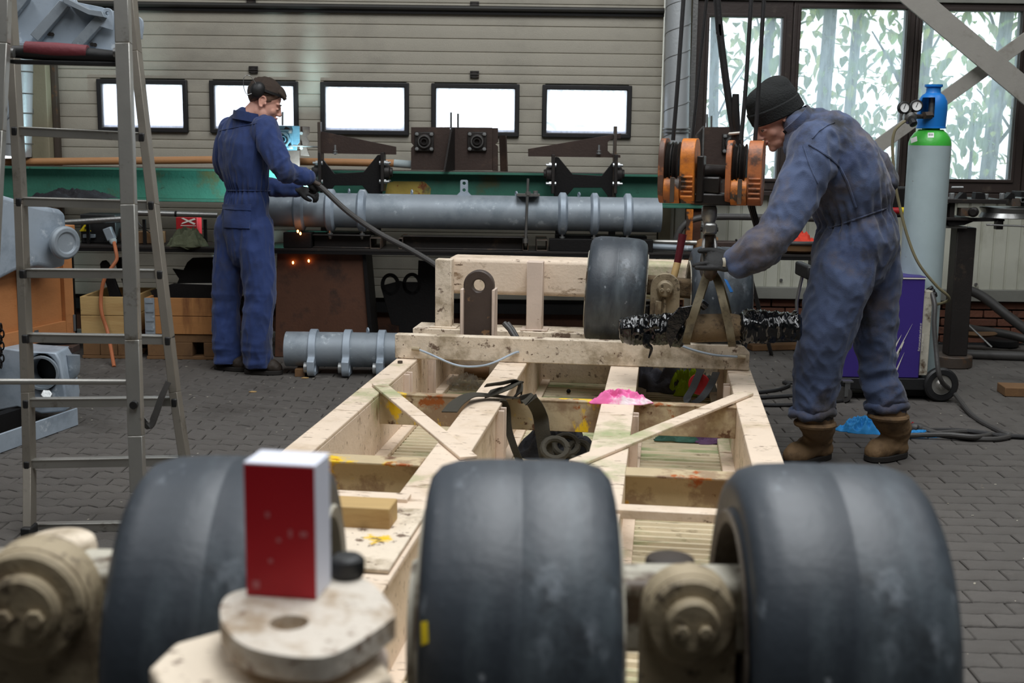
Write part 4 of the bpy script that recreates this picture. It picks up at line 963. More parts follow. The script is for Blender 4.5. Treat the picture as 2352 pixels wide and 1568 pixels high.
# plugs and cord
q = B(); c = P(253, 540, 8.0); R_ = Matrix.Rotation(-.35, 3, 'Y')
q.box(P(252, 537, 8.0), (.055, .05, .085), R_); t = E('grey_plug', P(255, 560, 8.0), 'grey electrical plug with a tan cord hanging off the bench', 'plug'); q.out('plug_body', 'galv', t, bevel=.006)
B().lathe([(.022, 0), (.025, .015), (.018, .035)], P(258, 548, 7.98), V((.25, 0, -1)), 14).out('cable_gland', 'cloth_grey', t)
B().tube([P(262, 556, 7.97), P(266, 575, 7.9), P(268, 595, 7.88), P(258, 612, 7.86), P(240, 640, 7.84), P(232, 680, 7.84), P(234, 720, 7.82), P(248, 765, 7.8), G(262, 842)], .012, 8, smooth=5).out('cord', 'orange_cord', t)
t = E('wall_socket', P(290, 540, 8.05), 'grey round socket on an orange foot on the bench behind the ladder rail', 'socket')
B().cyl(P(287, 520, 8.06), P(291, 532, 8.02), .025, n=14).out('socket_head', 'galv', t)
B().box(P(289, 546, 8.08), (.05, .05, .07)).out('socket_foot', 'hoist_orange', t)
x0, x1 = P(312, 545, 8.1).x, P(372, 545, 8.1).x; zz = P(330, 532, 8.1).z
B().box(((x0 + x1) / 2, 8.15, (zb + zz) / 2), (x1 - x0, .1, zz - zb)).out('wooden_offcut', 'wood_dark', bevel=.006, label='brown wooden offcut on the bench between the two ladder rails', cat='wood')
t = E('red_case', P(428, 536, 8.2), 'small red case with crossed white mark behind the crumpled green cloth', 'case')
x0, x1 = P(404, 515, 8.2).x, P(453, 515, 8.2).x; z2 = P(428, 499, 8.2).z
B().box(((x0 + x1) / 2, 8.26, (zb + z2) / 2), (x1 - x0, .12, z2 - zb)).out('case_body', 'red_paint', t, bevel=.004)
q = B(); q.plate([P(u, v, 8.199) for u, v in ((416, 501), (421, 500), (449, 513), (446, 516))], (0, -.002, 0)); q.plate([P(u, v, 8.198) for u, v in ((416, 515), (419, 511), (446, 501), (449, 504))], (0, -.002, 0)); q.plate([P(u, v, 8.199) for u, v in ((415, 517), (450, 518), (450, 519), (415, 518.5))], (0, -.002, 0)); q.out('white_mark', 'white_print', t)
B().tube([P(312, 503, 8.1), P(325, 520, 8.1), P(345, 534, 8.05), P(362, 541, 8.02)], .004, 6, smooth=4).out('thin_cable', 'cable', label='thin black cable drooping from the steel bar onto the bench', cat='cable')
def cloth(name, label, c, rx, ry, h, m, seed, fold=.5, n=44, skirt=0, cat='cloth', parent=None, stretch=1.0, rot=0):
    """a crumpled rag: folded height field with an underside"""
    r_ = random.Random(seed); off = V((r_.uniform(0, 50), r_.uniform(0, 50), 0)); b = B(); top = []
    for i in range(n + 1):
        row = []
        for j in range(n * 2):
            a = math.pi * j / n; rr = i / n
            w = 1 + .40 * noise.noise(V((math.cos(a) * 1.4, math.sin(a) * 1.4, seed))) + .22 * noise.noise(V((math.cos(a) * 3.4, math.sin(a) * 3.4, seed)))
            x, y = rx * rr * w * math.cos(a), ry * rr * w * math.sin(a)
            k = V((x / rx * 1.7 * stretch, y / ry * 1.7, 0)) + off
            k = k + V((noise.noise(k * .9), noise.noise(k * .9 + V((7, 0, 0))), 0)) * .5
            e1, e2, e3 = (max(-.4, 1 - (noise.noise(k * f_ + V((0, 0, f_))) * 3.2) ** 2) for f_ in (1.1, 2.2, 4.5))
            z = h * (1 - rr ** 3) * (.34 + .42 * e1 + .24 * e2 + .10 * e3) + h * .05 * (1 - rr)
            row.append((x, y, max(z, .001 - skirt)))
        top.append(row)
    ca, sa = math.cos(rot), math.sin(rot)
    mk = lambda p, dz=0: b.bm.verts.new(V(c) + V((p[0] * ca - p[1] * sa, p[0] * sa + p[1] * ca, p[2] + dz)))
    V0 = mk(top[0][0]); R0 = [[mk(p) for p in row] for row in top[1:]]
    for j in range(2 * n): b.face((V0, R0[0][j], R0[0][(j + 1) % (2 * n)]))
    for a, e in zip(R0, R0[1:]): b.bridge(a, e)
    lo = [mk(p, -.004) for p in top[-1]]; b.bridge(R0[-1], lo); b.face(lo[::-1])
    return b.out(name, m, parent, label=label, cat=cat, ang=180)
cloth('crumpled_cloth', 'crumpled dark green cloth lying on the bench edge below the red case', V((P(428, 560, 7.99).x, 8.02, zb)), .14, .10, .115, 'cloth_green', 3, skirt=.0)
q = B(); q.plate([P(u, v, 7.918) for u, v in ((396, 561), (470, 562), (448, 568), (432, 573), (415, 566))], (0, -.008, 0))
q.out('hanging_fold', 'cloth_green', None, label='pointed corner of green cloth hanging over the bench edge', cat='cloth')
cloth('dark_rag', 'dark grey rag heaped on the green girder flange near the left end', V((P(135, 462, 8.3).x, 8.46, z0 + .019)), .26, .07, .06, 'cloth_black', 9, fold=.9)
# tubes and oddments right of the galvanised pipe
t = B().pipe(P(1478, 565, 8.05), P(1592, 571, 7.96), .021, .017, 20).out('steel_tube', 'galv', label='grey open-ended steel tube on the bench beside the dark red handle', cat='steel tube')
B().tube([P(1440, 554, 8.25), P(1600, 557, 8.22)], .016, 12).out('steel_tube', 'alu', label='pale steel tube lying behind the open-ended tube on the bench', cat='steel tube')
q = B(); q.plate([P(1580, 568, 8.2), P(1612, 549, 8.3), P(1650, 545, 8.3), P(1650, 580, 8.2), P(1588, 581, 8.2)], (0, .05, 0)); q.out('wooden_wedge', 'wood_dark', label='brown wooden wedge on the bench behind the hook', cat='wood', bevel=.003)
x0, x1 = P(1647, 570, 8.05).x, P(1715, 570, 8.05).x; zz = P(1680, 557, 8.05).z
B().box(((x0 + x1) / 2, 8.15, (zb + zz) / 2), (x1 - x0, .16, zz - zb)).out('steel_block', 'mill_brown', bevel=.004, label='dark brown steel block on the bench right of the hook', cat='block')
B().ell(P(1691, 551, 8.1), (.008, .008, .008), n=8, m=6).out('small_nut', 'black_steel', label='small black nut on top of the dark brown block', cat='nut')
t = E('parts_tub', P(1840, 590, 7.95), 'brown tub with a thick grey rim under the forearm of the man in the beanie', 'tub')
zz = P(1840, 556, 7.95).z; c = V((P(1838, 570, 7.98).x, 8.1, zb))
B().lathe([(.11, 0), (.15, .02), (.158, zz - zb - .02)], c, Z_, 32).out('tub_body', 'wood_dark', t)
B().tube(circ(c + V((0, 0, zz - zb - .008)), X_, Y_, .158, 32) + [c + V((.158, 0, zz - zb - .008))], .014, 10).out('tub_rim', 'hose_grey', t)
cloth('red_rag', 'bright red rag heaped in the brown tub', c + V((0, 0, zz - zb - .012)), .13, .12, .075, 'rag_red', 5)
# arched tube handle of the trolley behind the hoist
t = E('trolley_handle', P(1700, 560, 8.37), 'bent grey tube handle arching behind the hook and the bending man', 'handle')
B().tube([P(1547, 580, 8.37), P(1552, 553, 8.37), P(1566, 522, 8.37), P(1592, 504, 8.37), P(1640, 498, 8.37), P(1760, 499, 8.37), P(1870, 502, 8.37)], .0225, 14, smooth=5).out('handle_tube', 'hose_grey', t)
# torch line, flame and sparks
fl_ = P(716, 405, 7.78)
# ---- under the bench: pallet collars on pallets, black plates
def collar_box(u0, u1, v0, v1, Y, label, pl_label, hinge_left, hinge_right, wood='wood_pale'):
    x0, x1 = P(u0, 700, Y).x, P(u1, 700, Y).x; zt_, zb_ = P((u0 + u1) / 2, v0, Y).z, P((u0 + u1) / 2, v1, Y).z; D = .5
    t = E('pallet_collar', ((x0 + x1) / 2, Y + D / 2, zb_), label, 'pallet collar'); h = (zt_ - zb_) / 2
    for k in range(2):
        zz = zb_ + h * (k + .5)
        B().box(((x0 + x1) / 2, Y + .01, zz), (x1 - x0, .02, h - .004)).out('board', wood, t, bevel=.002)
        B().box((x0 + .01, Y + D / 2 + .011, zz), (.02, D - .02, h - .004)).out('board', wood, t, bevel=.002)
        B().box((x1 - .01, Y + D / 2 + .011, zz), (.02, D - .02, h - .004)).out('board', wood, t, bevel=.002)
        B().box(((x0 + x1) / 2, Y + D + .012, zz), (x1 - x0, .02, h - .004)).out('board', wood, t, bevel=.002)
    for on, xx in ((hinge_left, x0 + .03), (hinge_right, x1 - .03)):
        if on:
            q = B(); q.box((xx, Y - .003, (zt_ + zb_) / 2), (.065, .004, zt_ - zb_ - .004))
            for k in range(4): q.box((xx, Y - .006, zb_ + (zt_ - zb_) * (k + .5) / 4), (.05, .006, .012))
            q.out('hinge_plate', 'galv', t)
    p = E('pallet', ((x0 + x1) / 2, Y + D / 2, 0), pl_label, 'pallet')
    for k in range(3):
        xx = x0 + .06 + (x1 - x0 - .12) * k / 2
        for yy in (Y + .06, Y + D - .06): B().box((xx, yy, .067), (.11, .11, .09)).out('block', 'wood_dark', p, bevel=.003)
    for yy in (Y + .05, Y + D / 2, Y + D - .05):
        B().box(((x0 + x1) / 2, yy, .0105), (x1 - x0, .1, .02)).out('base_board', 'wood_dark', p, bevel=.002)
    n = 4
    for k in range(n): B().box(((x0 + x1) / 2, Y + .06 + (D - .12) * k / (n - 1), (zb_ + .113) / 2 + .0), (x1 - x0, .1, max(.02, zb_ - .114))).out('deck_board', 'wood_dark', p, bevel=.002)
    return zt_
zc1 = collar_box(184, 306, 681, 768, 7.86, 'pale pallet collar with a steel corner hinge left of the ladder rail', 'pallet under the left pallet collar', False, True)
zc2 = collar_box(333, 505, 684, 768, 7.86, 'brown stained pallet collar between the ladder and the blue overalls', 'pallet under the stained collar beside the blue trouser legs', True, False, 'wood_orange')
q = B(); f = lambda pts, Y, nm, lab: poly(pts, Y, .02, 'black_steel', nm, label=lab, cat='steel plate', bevel=.001)
f([(396, 617), (421, 620), (430, 602), (442, 592), (515, 590), (515, 684), (398, 684), (405, 655), (411, 640)], 8.12, 'cut_plate', 'black cut steel plate with a pointed ear standing in the stained pallet collar')
f([(345, 668), (372, 659), (398, 651), (515, 656), (515, 684), (352, 684)], 7.99, 'cut_plate', 'low black steel plate with a pointed left corner in the stained pallet collar')
B().beam(P(407, 653, 8.1), P(498, 652, 8.1), .01, .012).out('pale_strip', 'white_print', label='thin pale strip lying across the black plates in the stained collar', cat='strip')
for du, lab in ((0, 'left of two black curved steel forks leaning in the pale pallet collar'), (36, 'right of two black curved steel forks leaning in the pale pallet collar')):
    pts = [(229, 606), (234, 599), (241, 598), (248, 604), (254, 618), (266, 650), (280, 688), (252, 688), (246, 660), (238, 636), (231, 620)]
    t = poly([(u + du, v - du * .2) for u, v in pts], 8.05 + du * .002, .03, 'black_steel', 'fork_blade', label=lab, cat='fork', bevel=.003)
t = E('ring_plate', P(935, 760, 8.25), 'black steel plate with two large rings on top standing behind the pale post', 'steel plate')
YR = 8.2; c1, c2 = P(896, 653, YR), P(946, 652, YR)
body = [(874, 657), (899, 745), (916, 748), (918, 800), (1040, 802), (1040, 606), (961, 598), (959, 648), (930, 648), (918, 645)]
poly(body, YR, .02, 'black_steel', 'plate_body', t)
for c, s_ in ((c1, .064), (c2, .064)):
    B().plate(circ(c, X_, Z_, s_, 28, ry=s_ * 1.18), (0, .018, 0), [circ(c, X_, Z_, s_ * .62, 24, ry=s_ * .82)]).out('plate_ring', 'black_steel', t)
# ---- short galvanised pipe on the floor
y0 = G(780, 858).y; pa, pb = P(658, 812, y0), P(960, 816, y0); rr = .108; pa.z = pb.z = rr + .045
t = E('short_pipe', (pa.lerp(pb, .5).x, y0, 0), 'short galvanised pipe with three eared flanges lying on the floor left of the trailer', 'pipe')
B().pipe(pa, pb, rr, rr - .009, 44).out('pipe_tube', 'galv', t)
for u in (722, 800, 878):
    k = (P(u, 812, y0).x - pa.x) / (pb.x - pa.x); c = pa.lerp(pb, k); w = .045
    O = circ(c, Y_, Z_, rr + .018, 25, math.radians(-20), math.radians(210)) ; lo = c + V((0, -.11, -rr + .012))
    O = O + [c + V((0, -rr - .02, -.03)), c + V((0, -.165, -.05))] + circ(lo, Y_, Z_, .052, 9, math.radians(170), math.radians(120)) + [c + V((0, .02, -rr - .044))]
    O = [p - X_ * (w / 2) for p in O]
    B().plate(O, (w, 0, 0), [circ(lo - X_ * (w / 2), Y_, Z_, .026, 14)]).out('eared_flange', 'galv_light', t, bevel=.004)
    e = lo; B().lathe([(.034, -.045), (.034, -.024), (.02, -.024), (.02, -.045)], e, X_, 16).out('bush', 'bolt', t)
c = pa.lerp(pb, (P(845, 770, y0).x - pa.x) / (pb.x - pa.x)) + V((0, 0, rr + .012)); B().tube(circ(c, V((.4, -.9, 0)), Z_, .016, 14) + [circ(c, V((.4, -.9, 0)), Z_, .016, 14)[0]], .006, 6).out('cable_eye', 'galv_light', t)
for x in (pa.x + .1, pb.x - .2): B().box((x, y0 + .02, .022), (.06, .26, .043)).out('wooden_chock', 'wood_dark', label='low wooden chock under the %s end of the short galvanised pipe' % ('open' if x < pa.x + .2 else 'hidden'), cat='chock')
# ================================================================ CRANE HOOK BLOCK over the trailer
YH = 5.30; s_h = YH / FPX
hb = E('hoist_block', P(1632, 640, YH), 'twin orange hoist block with crane hook hanging on steel ropes above the trailer', 'hoist block')
def rrect(w, h, r, n=6):
    o = []
    for cx, cz, a0 in ((w / 2 - r, h / 2 - r, 0), (-w / 2 + r, h / 2 - r, 90), (-w / 2 + r, -h / 2 + r, 180), (w / 2 - r, -h / 2 + r, 270)):
        for i in range(n + 1): a = math.radians(a0 + 90 * i / n); o.append((cx + r * math.cos(a), cz + r * math.sin(a)))
    return o
YAW = Matrix.Rotation(-.26, 3, 'Z')
def sheave_block(uc, vc, nm):
    c = P(uc, vc, YH); R = YAW; ax, ay = R @ X_, R @ Y_
    h = 146 * s_h
    def slab(x0, x1, w, hh, r, m, name, dz=0, bev=.012):
        O = [c + ax * x0 + ay * a + V((0, 0, b_ + dz)) for a, b_ in rrect(w, hh, r)]
        return B().plate(O, ax * (x1 - x0)).out(name, m, hb, bevel=bev, seg=3)
    slab(.018, .078, .23, h, .085, nm, 'cheek_cover')
    slab(-.074, -.050, .23, h, .085, 'hoist_brown', 'cheek_cover', bev=.008)
    q = slab(-.0495, .0175, .232, h * .42, .05, 'hoist_orange', 'lower_guard', -h * .285)
    O = [c + ax * .0 + ay * (-.118) + V((0, 0, z)) for z in (-h * .47, -h * .09)]
    B().beam(O[0] + ax * -.010, O[1] + ax * -.010, .018, .008, up=-ay).out('grey_stripe', 'rusty_steel', hb, bevel=.001)
    for dx in (-.036, -.006):
        B().lathe([(.02, -.011), (.105, -.012), (.108, -.008), (.095, 0), (.108, .008), (.105, .012), (.02, .011)], c + ax * dx + V((0, 0, h * .06)), ax, 32).out('sheave', 'grease', hb)
    for k in range(5):
        q = B(); q.box(c + ax * .050 + ay * -.116 + V((0, 0, -h * .08 - k * h * .075)), (.05, .014, .009), R); q.out('rib', nm, hb, bevel=.003)
    return c, ax, ay, h
cL, axL, ayL, hL = sheave_block(1559, 392, 'hoist_orange')
cR, axR, ayR, hR = sheave_block(1711, 397, 'hoist_brown')
B().cyl(cL + axL * .08 + V((0, 0, .002)), cR - axR * .076 + V((0, 0, .0)), .030, n=24).out('cross_shaft', 'grease', hb)
for e, sg in ((cL + axL * .092, 1), ):
    B().box(e + V((0, -.03, -.03)), (.028, .10, .19), YAW).out('hanger_plate', 'grease', hb, bevel=.004)
a0, a1 = P(1582, 455, YH), P(1690, 458, YH); B().beam(a0, a1, .12, .050).out('lower_yoke', 'grease', hb, bevel=.008)
c = P(1634, 424, YH); B().box(c, (.085, .11, .07), YAW).out('swivel_housing', 'grease', hb, bevel=.008)
c0, c1 = P(1632, 468, YH), P(1630, 560, YH)
B().lathe([(.028, 0), (.034, -.012), (.034, -.05), (.026, -.07), (.024, -.09)], P(1630, 472, YH), Z_, 20).out('hook_shank', 'steel', hb, bevel=.003)
q = B(); q.box(P(1629, 524, YH), (.062, .075, .052)); q.out('hook_nut', 'steel', hb, bevel=.012)
q = B(); q.cyl(P(1609, 527, YH), P(1649, 527, YH), .010, n=10); q.out('cross_pin', 'grease', hb)
hk = P(1629, 592, YH); pts, rad = [], []
for i in range(15):
    a = math.radians(80 - i * 19); pts.append(hk + V((.004 * math.sin(a * 2), math.cos(a) * .066, math.sin(a) * .075))); rad.append(.021 + .010 * math.sin(math.pi * i / 14))
q = B(); q.tube([P(1629, 535, YH), hk + V((0, .006, .10))] + pts, [.022, .021] + [r * .95 for r in rad], 12, smooth=3); q.out('hook', 'rusty_steel', hb)
for du in (-11, 12):
    q = B(); q.tube([P(1629 + du, 540, YH), P(1629 + du * 1.25, 570, YH - .03), P(1629 + du * 1.2, 600, YH - .04), P(1629 + du * .9, 628, YH - .02)], [.006, .008, .008, .006], 8, smooth=4); q.out('safety_latch', 'steel', hb)
# ropes, pendant cables
def to_roof(pts):
    a, b_ = pts[-2], pts[-1]; return pts + [b_ + (b_ - a) * ((5.9 - b_.z) / (b_.z - a.z))]
rope = lambda nm, lab, pts, r, m='cable', grp=None: B().tube(to_roof(pts), r, 8, smooth=4).out(nm, m, label=lab, cat='rope' if 'rope' in nm else 'cable', group=grp)
rope('hoist_rope', 'steel rope running up from the slot of the orange hoist block over the pipe end', [P(1546, 322, YH - .03), P(1556, 200, YH - .03), P(1574, -60, YH)], .009)
rope('hoist_rope', 'steel rope rising in front of the brown window post, second of the four ropes', [P(1590, 322, YH + .2), P(1604, 180, YH + .2), P(1629, -60, YH + .2)], .007)
rope('hoist_rope', 'steel rope passing just in front of the brow of the black beanie', [P(1702, 322, YH - .03), P(1714, 185, YH - .02), P(1729, -60, YH)], .009)
rope('hoist_rope', 'steel rope crossing the middle of the black beanie, last of the four ropes', [P(1734, 326, YH - .03), P(1743, 196, YH - .02), P(1758, -60, YH)], .009)
pc_ = E('pendant_cable', P(1690, 330, YH + .12), 'thick black pendant cable tied with a white band hanging beside the hoist block', 'cable')
B().tube([P(1642, -60, YH + .12) + (P(1642, -60, YH + .12) - P(1652, 60, YH + .12)) * 12, P(1642, -60, YH + .12), P(1652, 60, YH + .12), P(1668, 190, YH + .12), P(1690, 340, YH + .12), P(1694, 420, YH + .12)], .016, 10, smooth=5).out('cable_strand', 'cable', pc_)
B().tube([P(1690, 216, YH + .10), P(1689, 270, YH + .11), P(1697, 340, YH + .12)], [.014, .020, .014], 10, smooth=4).out('cable_strand', 'cable', pc_)
B().lathe([(.026, -.006), (.030, 0), (.026, .006)], P(1688, 306, YH + .12), V((.1, 0, -1)), 16).out('white_band', 'white_print', pc_)
q = B()
for k in range(3): q = B().tube([P(1716 + k * 5, 455, YH + .1), P(1727 + k * 4, 492, YH + .1), P(1742 + k * 5, 545, YH + .12)], .008, 8, smooth=4).out('cable_strand', 'cable', pc_)
# ---- axle shaft wrapped in black plastic, hanging in the sling
YS = 5.26
s0, s1 = P(1424, 758, YS), P(1838, 748, YS); sd = (s1 - s0).normalized(); SL = (s1 - s0).length
ash = E('axle_shaft', s0.lerp(s1, .5), 'muddy axle shaft with both ends wrapped in shiny black plastic hanging in two sling legs', 'axle shaft')
def on(k, dz=0, dy=0): return s0 + sd * (SL * k) + V((0, dy, dz))
B().tube([on(.02), on(.3), on(.40), on(.62), on(.70), on(.98)], [.045, .05, .062, .062, .05, .045], 24).out('shaft_core', 'mud', ash)
def wrap(k0, k1, r0, r1, seed, name='plastic_wrap'):
    b = B(); n, m_ = 72, 40; rings = []
    _, x, u = basis(sd)
    for i in range(n + 1):
        t = i / n; c = on(k0 + (k1 - k0) * t); rr = r0 + (r1 - r0) * t; row = []
        for j in range(m_):
            a = 2 * math.pi * j / m_; w = V((math.cos(a) * 2.2 + t * 3, math.sin(a) * 2.2, t * 9 + seed))
            k = abs(noise.noise(w * .8)) * .30 + abs(noise.noise(w * 1.9)) * .16
            k2 = .05 * math.sin(a * 2 + t * 9 + seed)
            if t < .05: k -= (.05 - t) * 6
            if t > .95: k -= (t - .95) * 5
            row.append(b.bm.verts.new(c + (x * math.cos(a) + u * math.sin(a)) * rr * (.86 + k + k2)))
        rings.append(row)
    for a, e in zip(rings, rings[1:]): b.bridge(a, e)
    b.face(rings[0][::-1]); b.face(rings[-1]); return b.out(name, 'plastic_bag', ash, ang=50)
wrap(-.005, .36, .056, .078, 2.0); wrap(.655, 1.0, .076, .062, 7.3)
b = B(); pts = [(1560, 706), (1598, 700), (1592, 716), (1572, 740), (1556, 765), (1540, 800), (1528, 770), (1533, 735)]
b.plate([P(u, v, YS - .085) for u, v in pts], (0, .012, 0)); b.out('plastic_flap', 'plastic_bag', ash, bevel=.003)
q = B(); q.tube([P(1488, 770, YS - .06), P(1484, 790, YS - .075), P(1496, 800, YS - .07), P(1490, 822, YS - .075)], [.02, .016, .008, .003], 8, smooth=4); q.out('plastic_tail', 'plastic_bag', ash)
q = B(); q.tube([P(1620, 704, YS - .05), P(1608, 694, YS - .06), P(1600, 690, YS - .06)], [.02, .018, .006], 8, smooth=3); q.out('plastic_tail', 'plastic_bag', ash)
sl = E('lifting_sling', P(1630, 640, YH), 'worn beige web sling with two legs going from the hook down around the axle shaft', 'sling')
for nm, pts in (('sling_leg', [P(1627, 622, YH - .02), P(1618, 645, YH - .04), P(1600, 700, YS - .09), P(1586, 745, YS - .088), P(1577, 780, YS - .075), P(1577, 790, YS)]),
                ('sling_leg', [P(1577, 790, YS), P(1578, 776, YS + .075), P(1592, 740, YS + .09), P(1606, 690, YS + .08), P(1622, 640, YH + .03), P(1628, 622, YH + .02)]),
                ('sling_leg', [P(1632, 622, YH - .02), P(1646, 640, YH - .04), P(1660, 690, YS - .09), P(1672, 740, YS - .088), P(1680, 782, YS - .078), P(1682, 795, YS)]),
                ('sling_leg', [P(1682, 795, YS), P(1678, 770, YS + .075), P(1672, 720, YS + .09), P(1654, 655, YS + .08), P(1640, 632, YH + .03), P(1632, 622, YH + .02)])):
    B().ribbon(pts, .034, .005, X_, 6).out(nm, 'sling', sl)

# ================================================================ GAS CYLINDER ON THE PURPLE WELDING CART
YW2 = 6.86
wc = E('welding_machine', (P(2040, 900, YW2).x, YW2 + .1, 0), 'purple welding machine on black wheels with white slash print behind the bending man', 'welding machine')
zT, zB_ = P(2060, 637, YW2).z, P(2060, 868, YW2).z; xL, xR = P(1905, 700, YW2).x, P(2122, 700, YW2).x
B().box(((xL + xR) / 2, YW2 + .17, (zT + zB_) / 2), (xR - xL, .34, zT - zB_)).out('cabinet', 'purple', wc, bevel=.006)
B().box(((xL + xR) / 2, YW2 + .17, zT + .003), (xR - xL + .004, .345, .006)).out('lid', 'purple', wc, bevel=.002)
B().box(((xL + xR) / 2, YW2 - .002, zT - .004), (xR - xL, .006, .007)).out('lid_edge', 'white_print', wc)
B().box((xR + .026, YW2 + .17, (zT + zB_) / 2 - .03), (.05, .32, zT - zB_ - .09)).out('rear_panel', 'rim', wc, bevel=.004)
zf = zB_ - .001
B().box(((xL + xR) / 2 + .06, YW2 + .18, zf - .035), (xR - xL + .30, .36, .07)).out('base_frame', 'black_plastic', wc, bevel=.006)
xh = P(1862, 640, YW2).x
q = B(); q.tube([V((xL + .01, YW2 + .17, zf - .03)), V((P(1846, 740, YW2).x, YW2 + .17, P(1846, 740, YW2).z)), V((P(1858, 645, YW2).x, YW2 + .17, P(1858, 645, YW2).z)), V((P(1860, 625, YW2).x, YW2 + .17, P(1862, 622, YW2).z))], .010, 10, smooth=3); q.out('push_handle', 'steel', wc)
q = B(); c = P(1864, 628, YW2); q.box(c + V((0, .17, 0)), (.045, .30, .08)); q.out('handle_grip', 'black_plastic', wc, bevel=.012)
def cart_wheel(c, r, w, m='black_plastic'):
    t_ = B().lathe([(r * .62, -w / 2), (r * .9, -w / 2), (r, -w * .3), (r, w * .3), (r * .9, w / 2), (r * .62, w / 2), (r * .6, w * .3), (r * .6, -w * .3)], c, Y_, 36, closed=True).out('wheel', m, wc)
    B().lathe([(r * .61, -w * .32), (r * .58, -w * .42), (r * .5, -w * .2), (r * .3, -w * .36), (r * .2, -w * .62), (.006, -w * .66)], c, Y_, 30).out('wheel_disc', 'alu', t_)
    B().cyl(c, c - Y_ * (w * .75), .008, n=8).out('axle_nut', 'bolt', t_); return t_
rw = .098; cw = V((P(2161, 868, 6.86).x, 6.86, rw + .001))
cart_wheel(cw, rw, .055); cart_wheel(cw + V((0, .40, 0)), rw, .055)
for dy in (0, .3):
    cc = V((P(1946, 895, 6.74).x, 6.80 + dy, .046)); t_ = B().lathe([(.02, -.014), (.044, -.014), (.045, -.01), (.045, .01), (.044, .014), (.02, .014)], cc, V((.4, 1, 0)), 24).out('caster_wheel', 'hose_grey', wc)
    q = B(); q.box(cc + V((.012, -.02, .035)), (.03, .004, .09)); q.box(cc + V((.012, .02, .035)), (.03, .004, .09)); q.box(cc + V((.012, 0, .078)), (.06, .06, .008)); q.out('caster_fork', 'steel', t_)
yf = YW2 - .0015
def cart_poly(pts, nm='white_slash'):
    B().plate([V((P(u, v, yf).x, yf, P(u, v, yf).z)) for u, v in pts], (0, -.001, 0)).out(nm, 'white_print', wc)
cart_poly([(2048, 805), (2071, 768), (2048, 818)]); cart_poly([(2050, 826), (2096, 743), (2072, 790), (2053, 833)])
cart_poly([(2052, 838), (2074, 785), (2077, 784), (2073, 794), (2056, 832)]); cart_poly([(2056, 836), (2067, 800), (2070, 799), (2062, 822)]); cart_poly([(2058, 848), (2077, 809), (2060, 852)])
for k, (txt, u) in enumerate((('Find more products and parts at', 2110.0), ('www.parweld.com', 2116.5))):
    fc = bpy.data.curves.new('side_print', 'FONT'); fc.body = txt; fc.size = .017; fc.extrude = .0004; fc.align_x = 'LEFT'
    o = bpy.data.objects.new('side_print', fc); sc.collection.objects.link(o); fc.materials.append(MATS['white_print'])
    p = P(u + 2.5, 806, yf); M_ = Matrix.Translation(V((p.x, yf - .001, p.z))) @ Matrix.Rotation(math.pi / 2, 4, 'X') @ Matrix.Rotation(math.pi / 2, 4, 'Z') @ Matrix.Scale(.72 if k == 0 else .78, 4, X_)
    bpy.context.view_layer.update(); me_ = bpy.data.meshes.new_from_object(o); bpy.data.objects.remove(o); me_.transform(M_); B().out('side_print', 'white_print', wc, mesh=me_, smooth=False)
YC = 7.02; cb = V((P(2124, 600, YC).x, YC + .05, 0))
cy = E('gas_cylinder', (cb.x, cb.y, zf + .04), 'tall pale grey gas cylinder with green shoulder and blue valve cap behind the bending man', 'gas cylinder')
zs, zn = P(2128, 334, YC).z, P(2128, 293, YC).z; zc0 = .05
B().lathe([(.10, zc0), (.1175, zc0 + .02), (.1185, zc0 + .05), (.1185, zs)], (cb.x, cb.y, 0), Z_, 48).out('cylinder_body', 'cyl_grey', cy)
B().lathe([(.1187, zs), (.117, zs + .018), (.108, zs + .045), (.090, zs + .07), (.066, zs + .09), (.05, zn - .01), (.05, zn + .01)], (cb.x, cb.y, 0), Z_, 48).out('shoulder', 'cyl_green', cy)
B().box((cb.x, cb.y, .028), (.26, .26, .04)).out('cart_shelf', 'black_plastic', wc, bevel=.005)
B().box((cb.x - .10, cb.y, .045), (.3, .2, .02)).out('shelf_arm', 'black_plastic', wc)
_sh = [c_ for c_ in cy.children if c_.name.startswith('shoulder')][0]
patch(_sh, [(2131, 305), (2145, 305), (2145, 316), (2131, 316)], 'white_paper', 'paper_label', lift=.0005, n=4, th=.0008)
patch(_sh, [(2092, 318), (2106, 313), (2107, 324), (2093, 329)], 'white_paper', 'paper_label', lift=.0005, n=4, th=.0008)
for k_ in range(6): patch(_sh, [(2133 + k_ * 1.8, 307), (2134 + k_ * 1.8, 307), (2134 + k_ * 1.8, 312), (2133 + k_ * 1.8, 312)], 'black_print', 'barcode_line', lift=.0012, n=1, th=.0006)
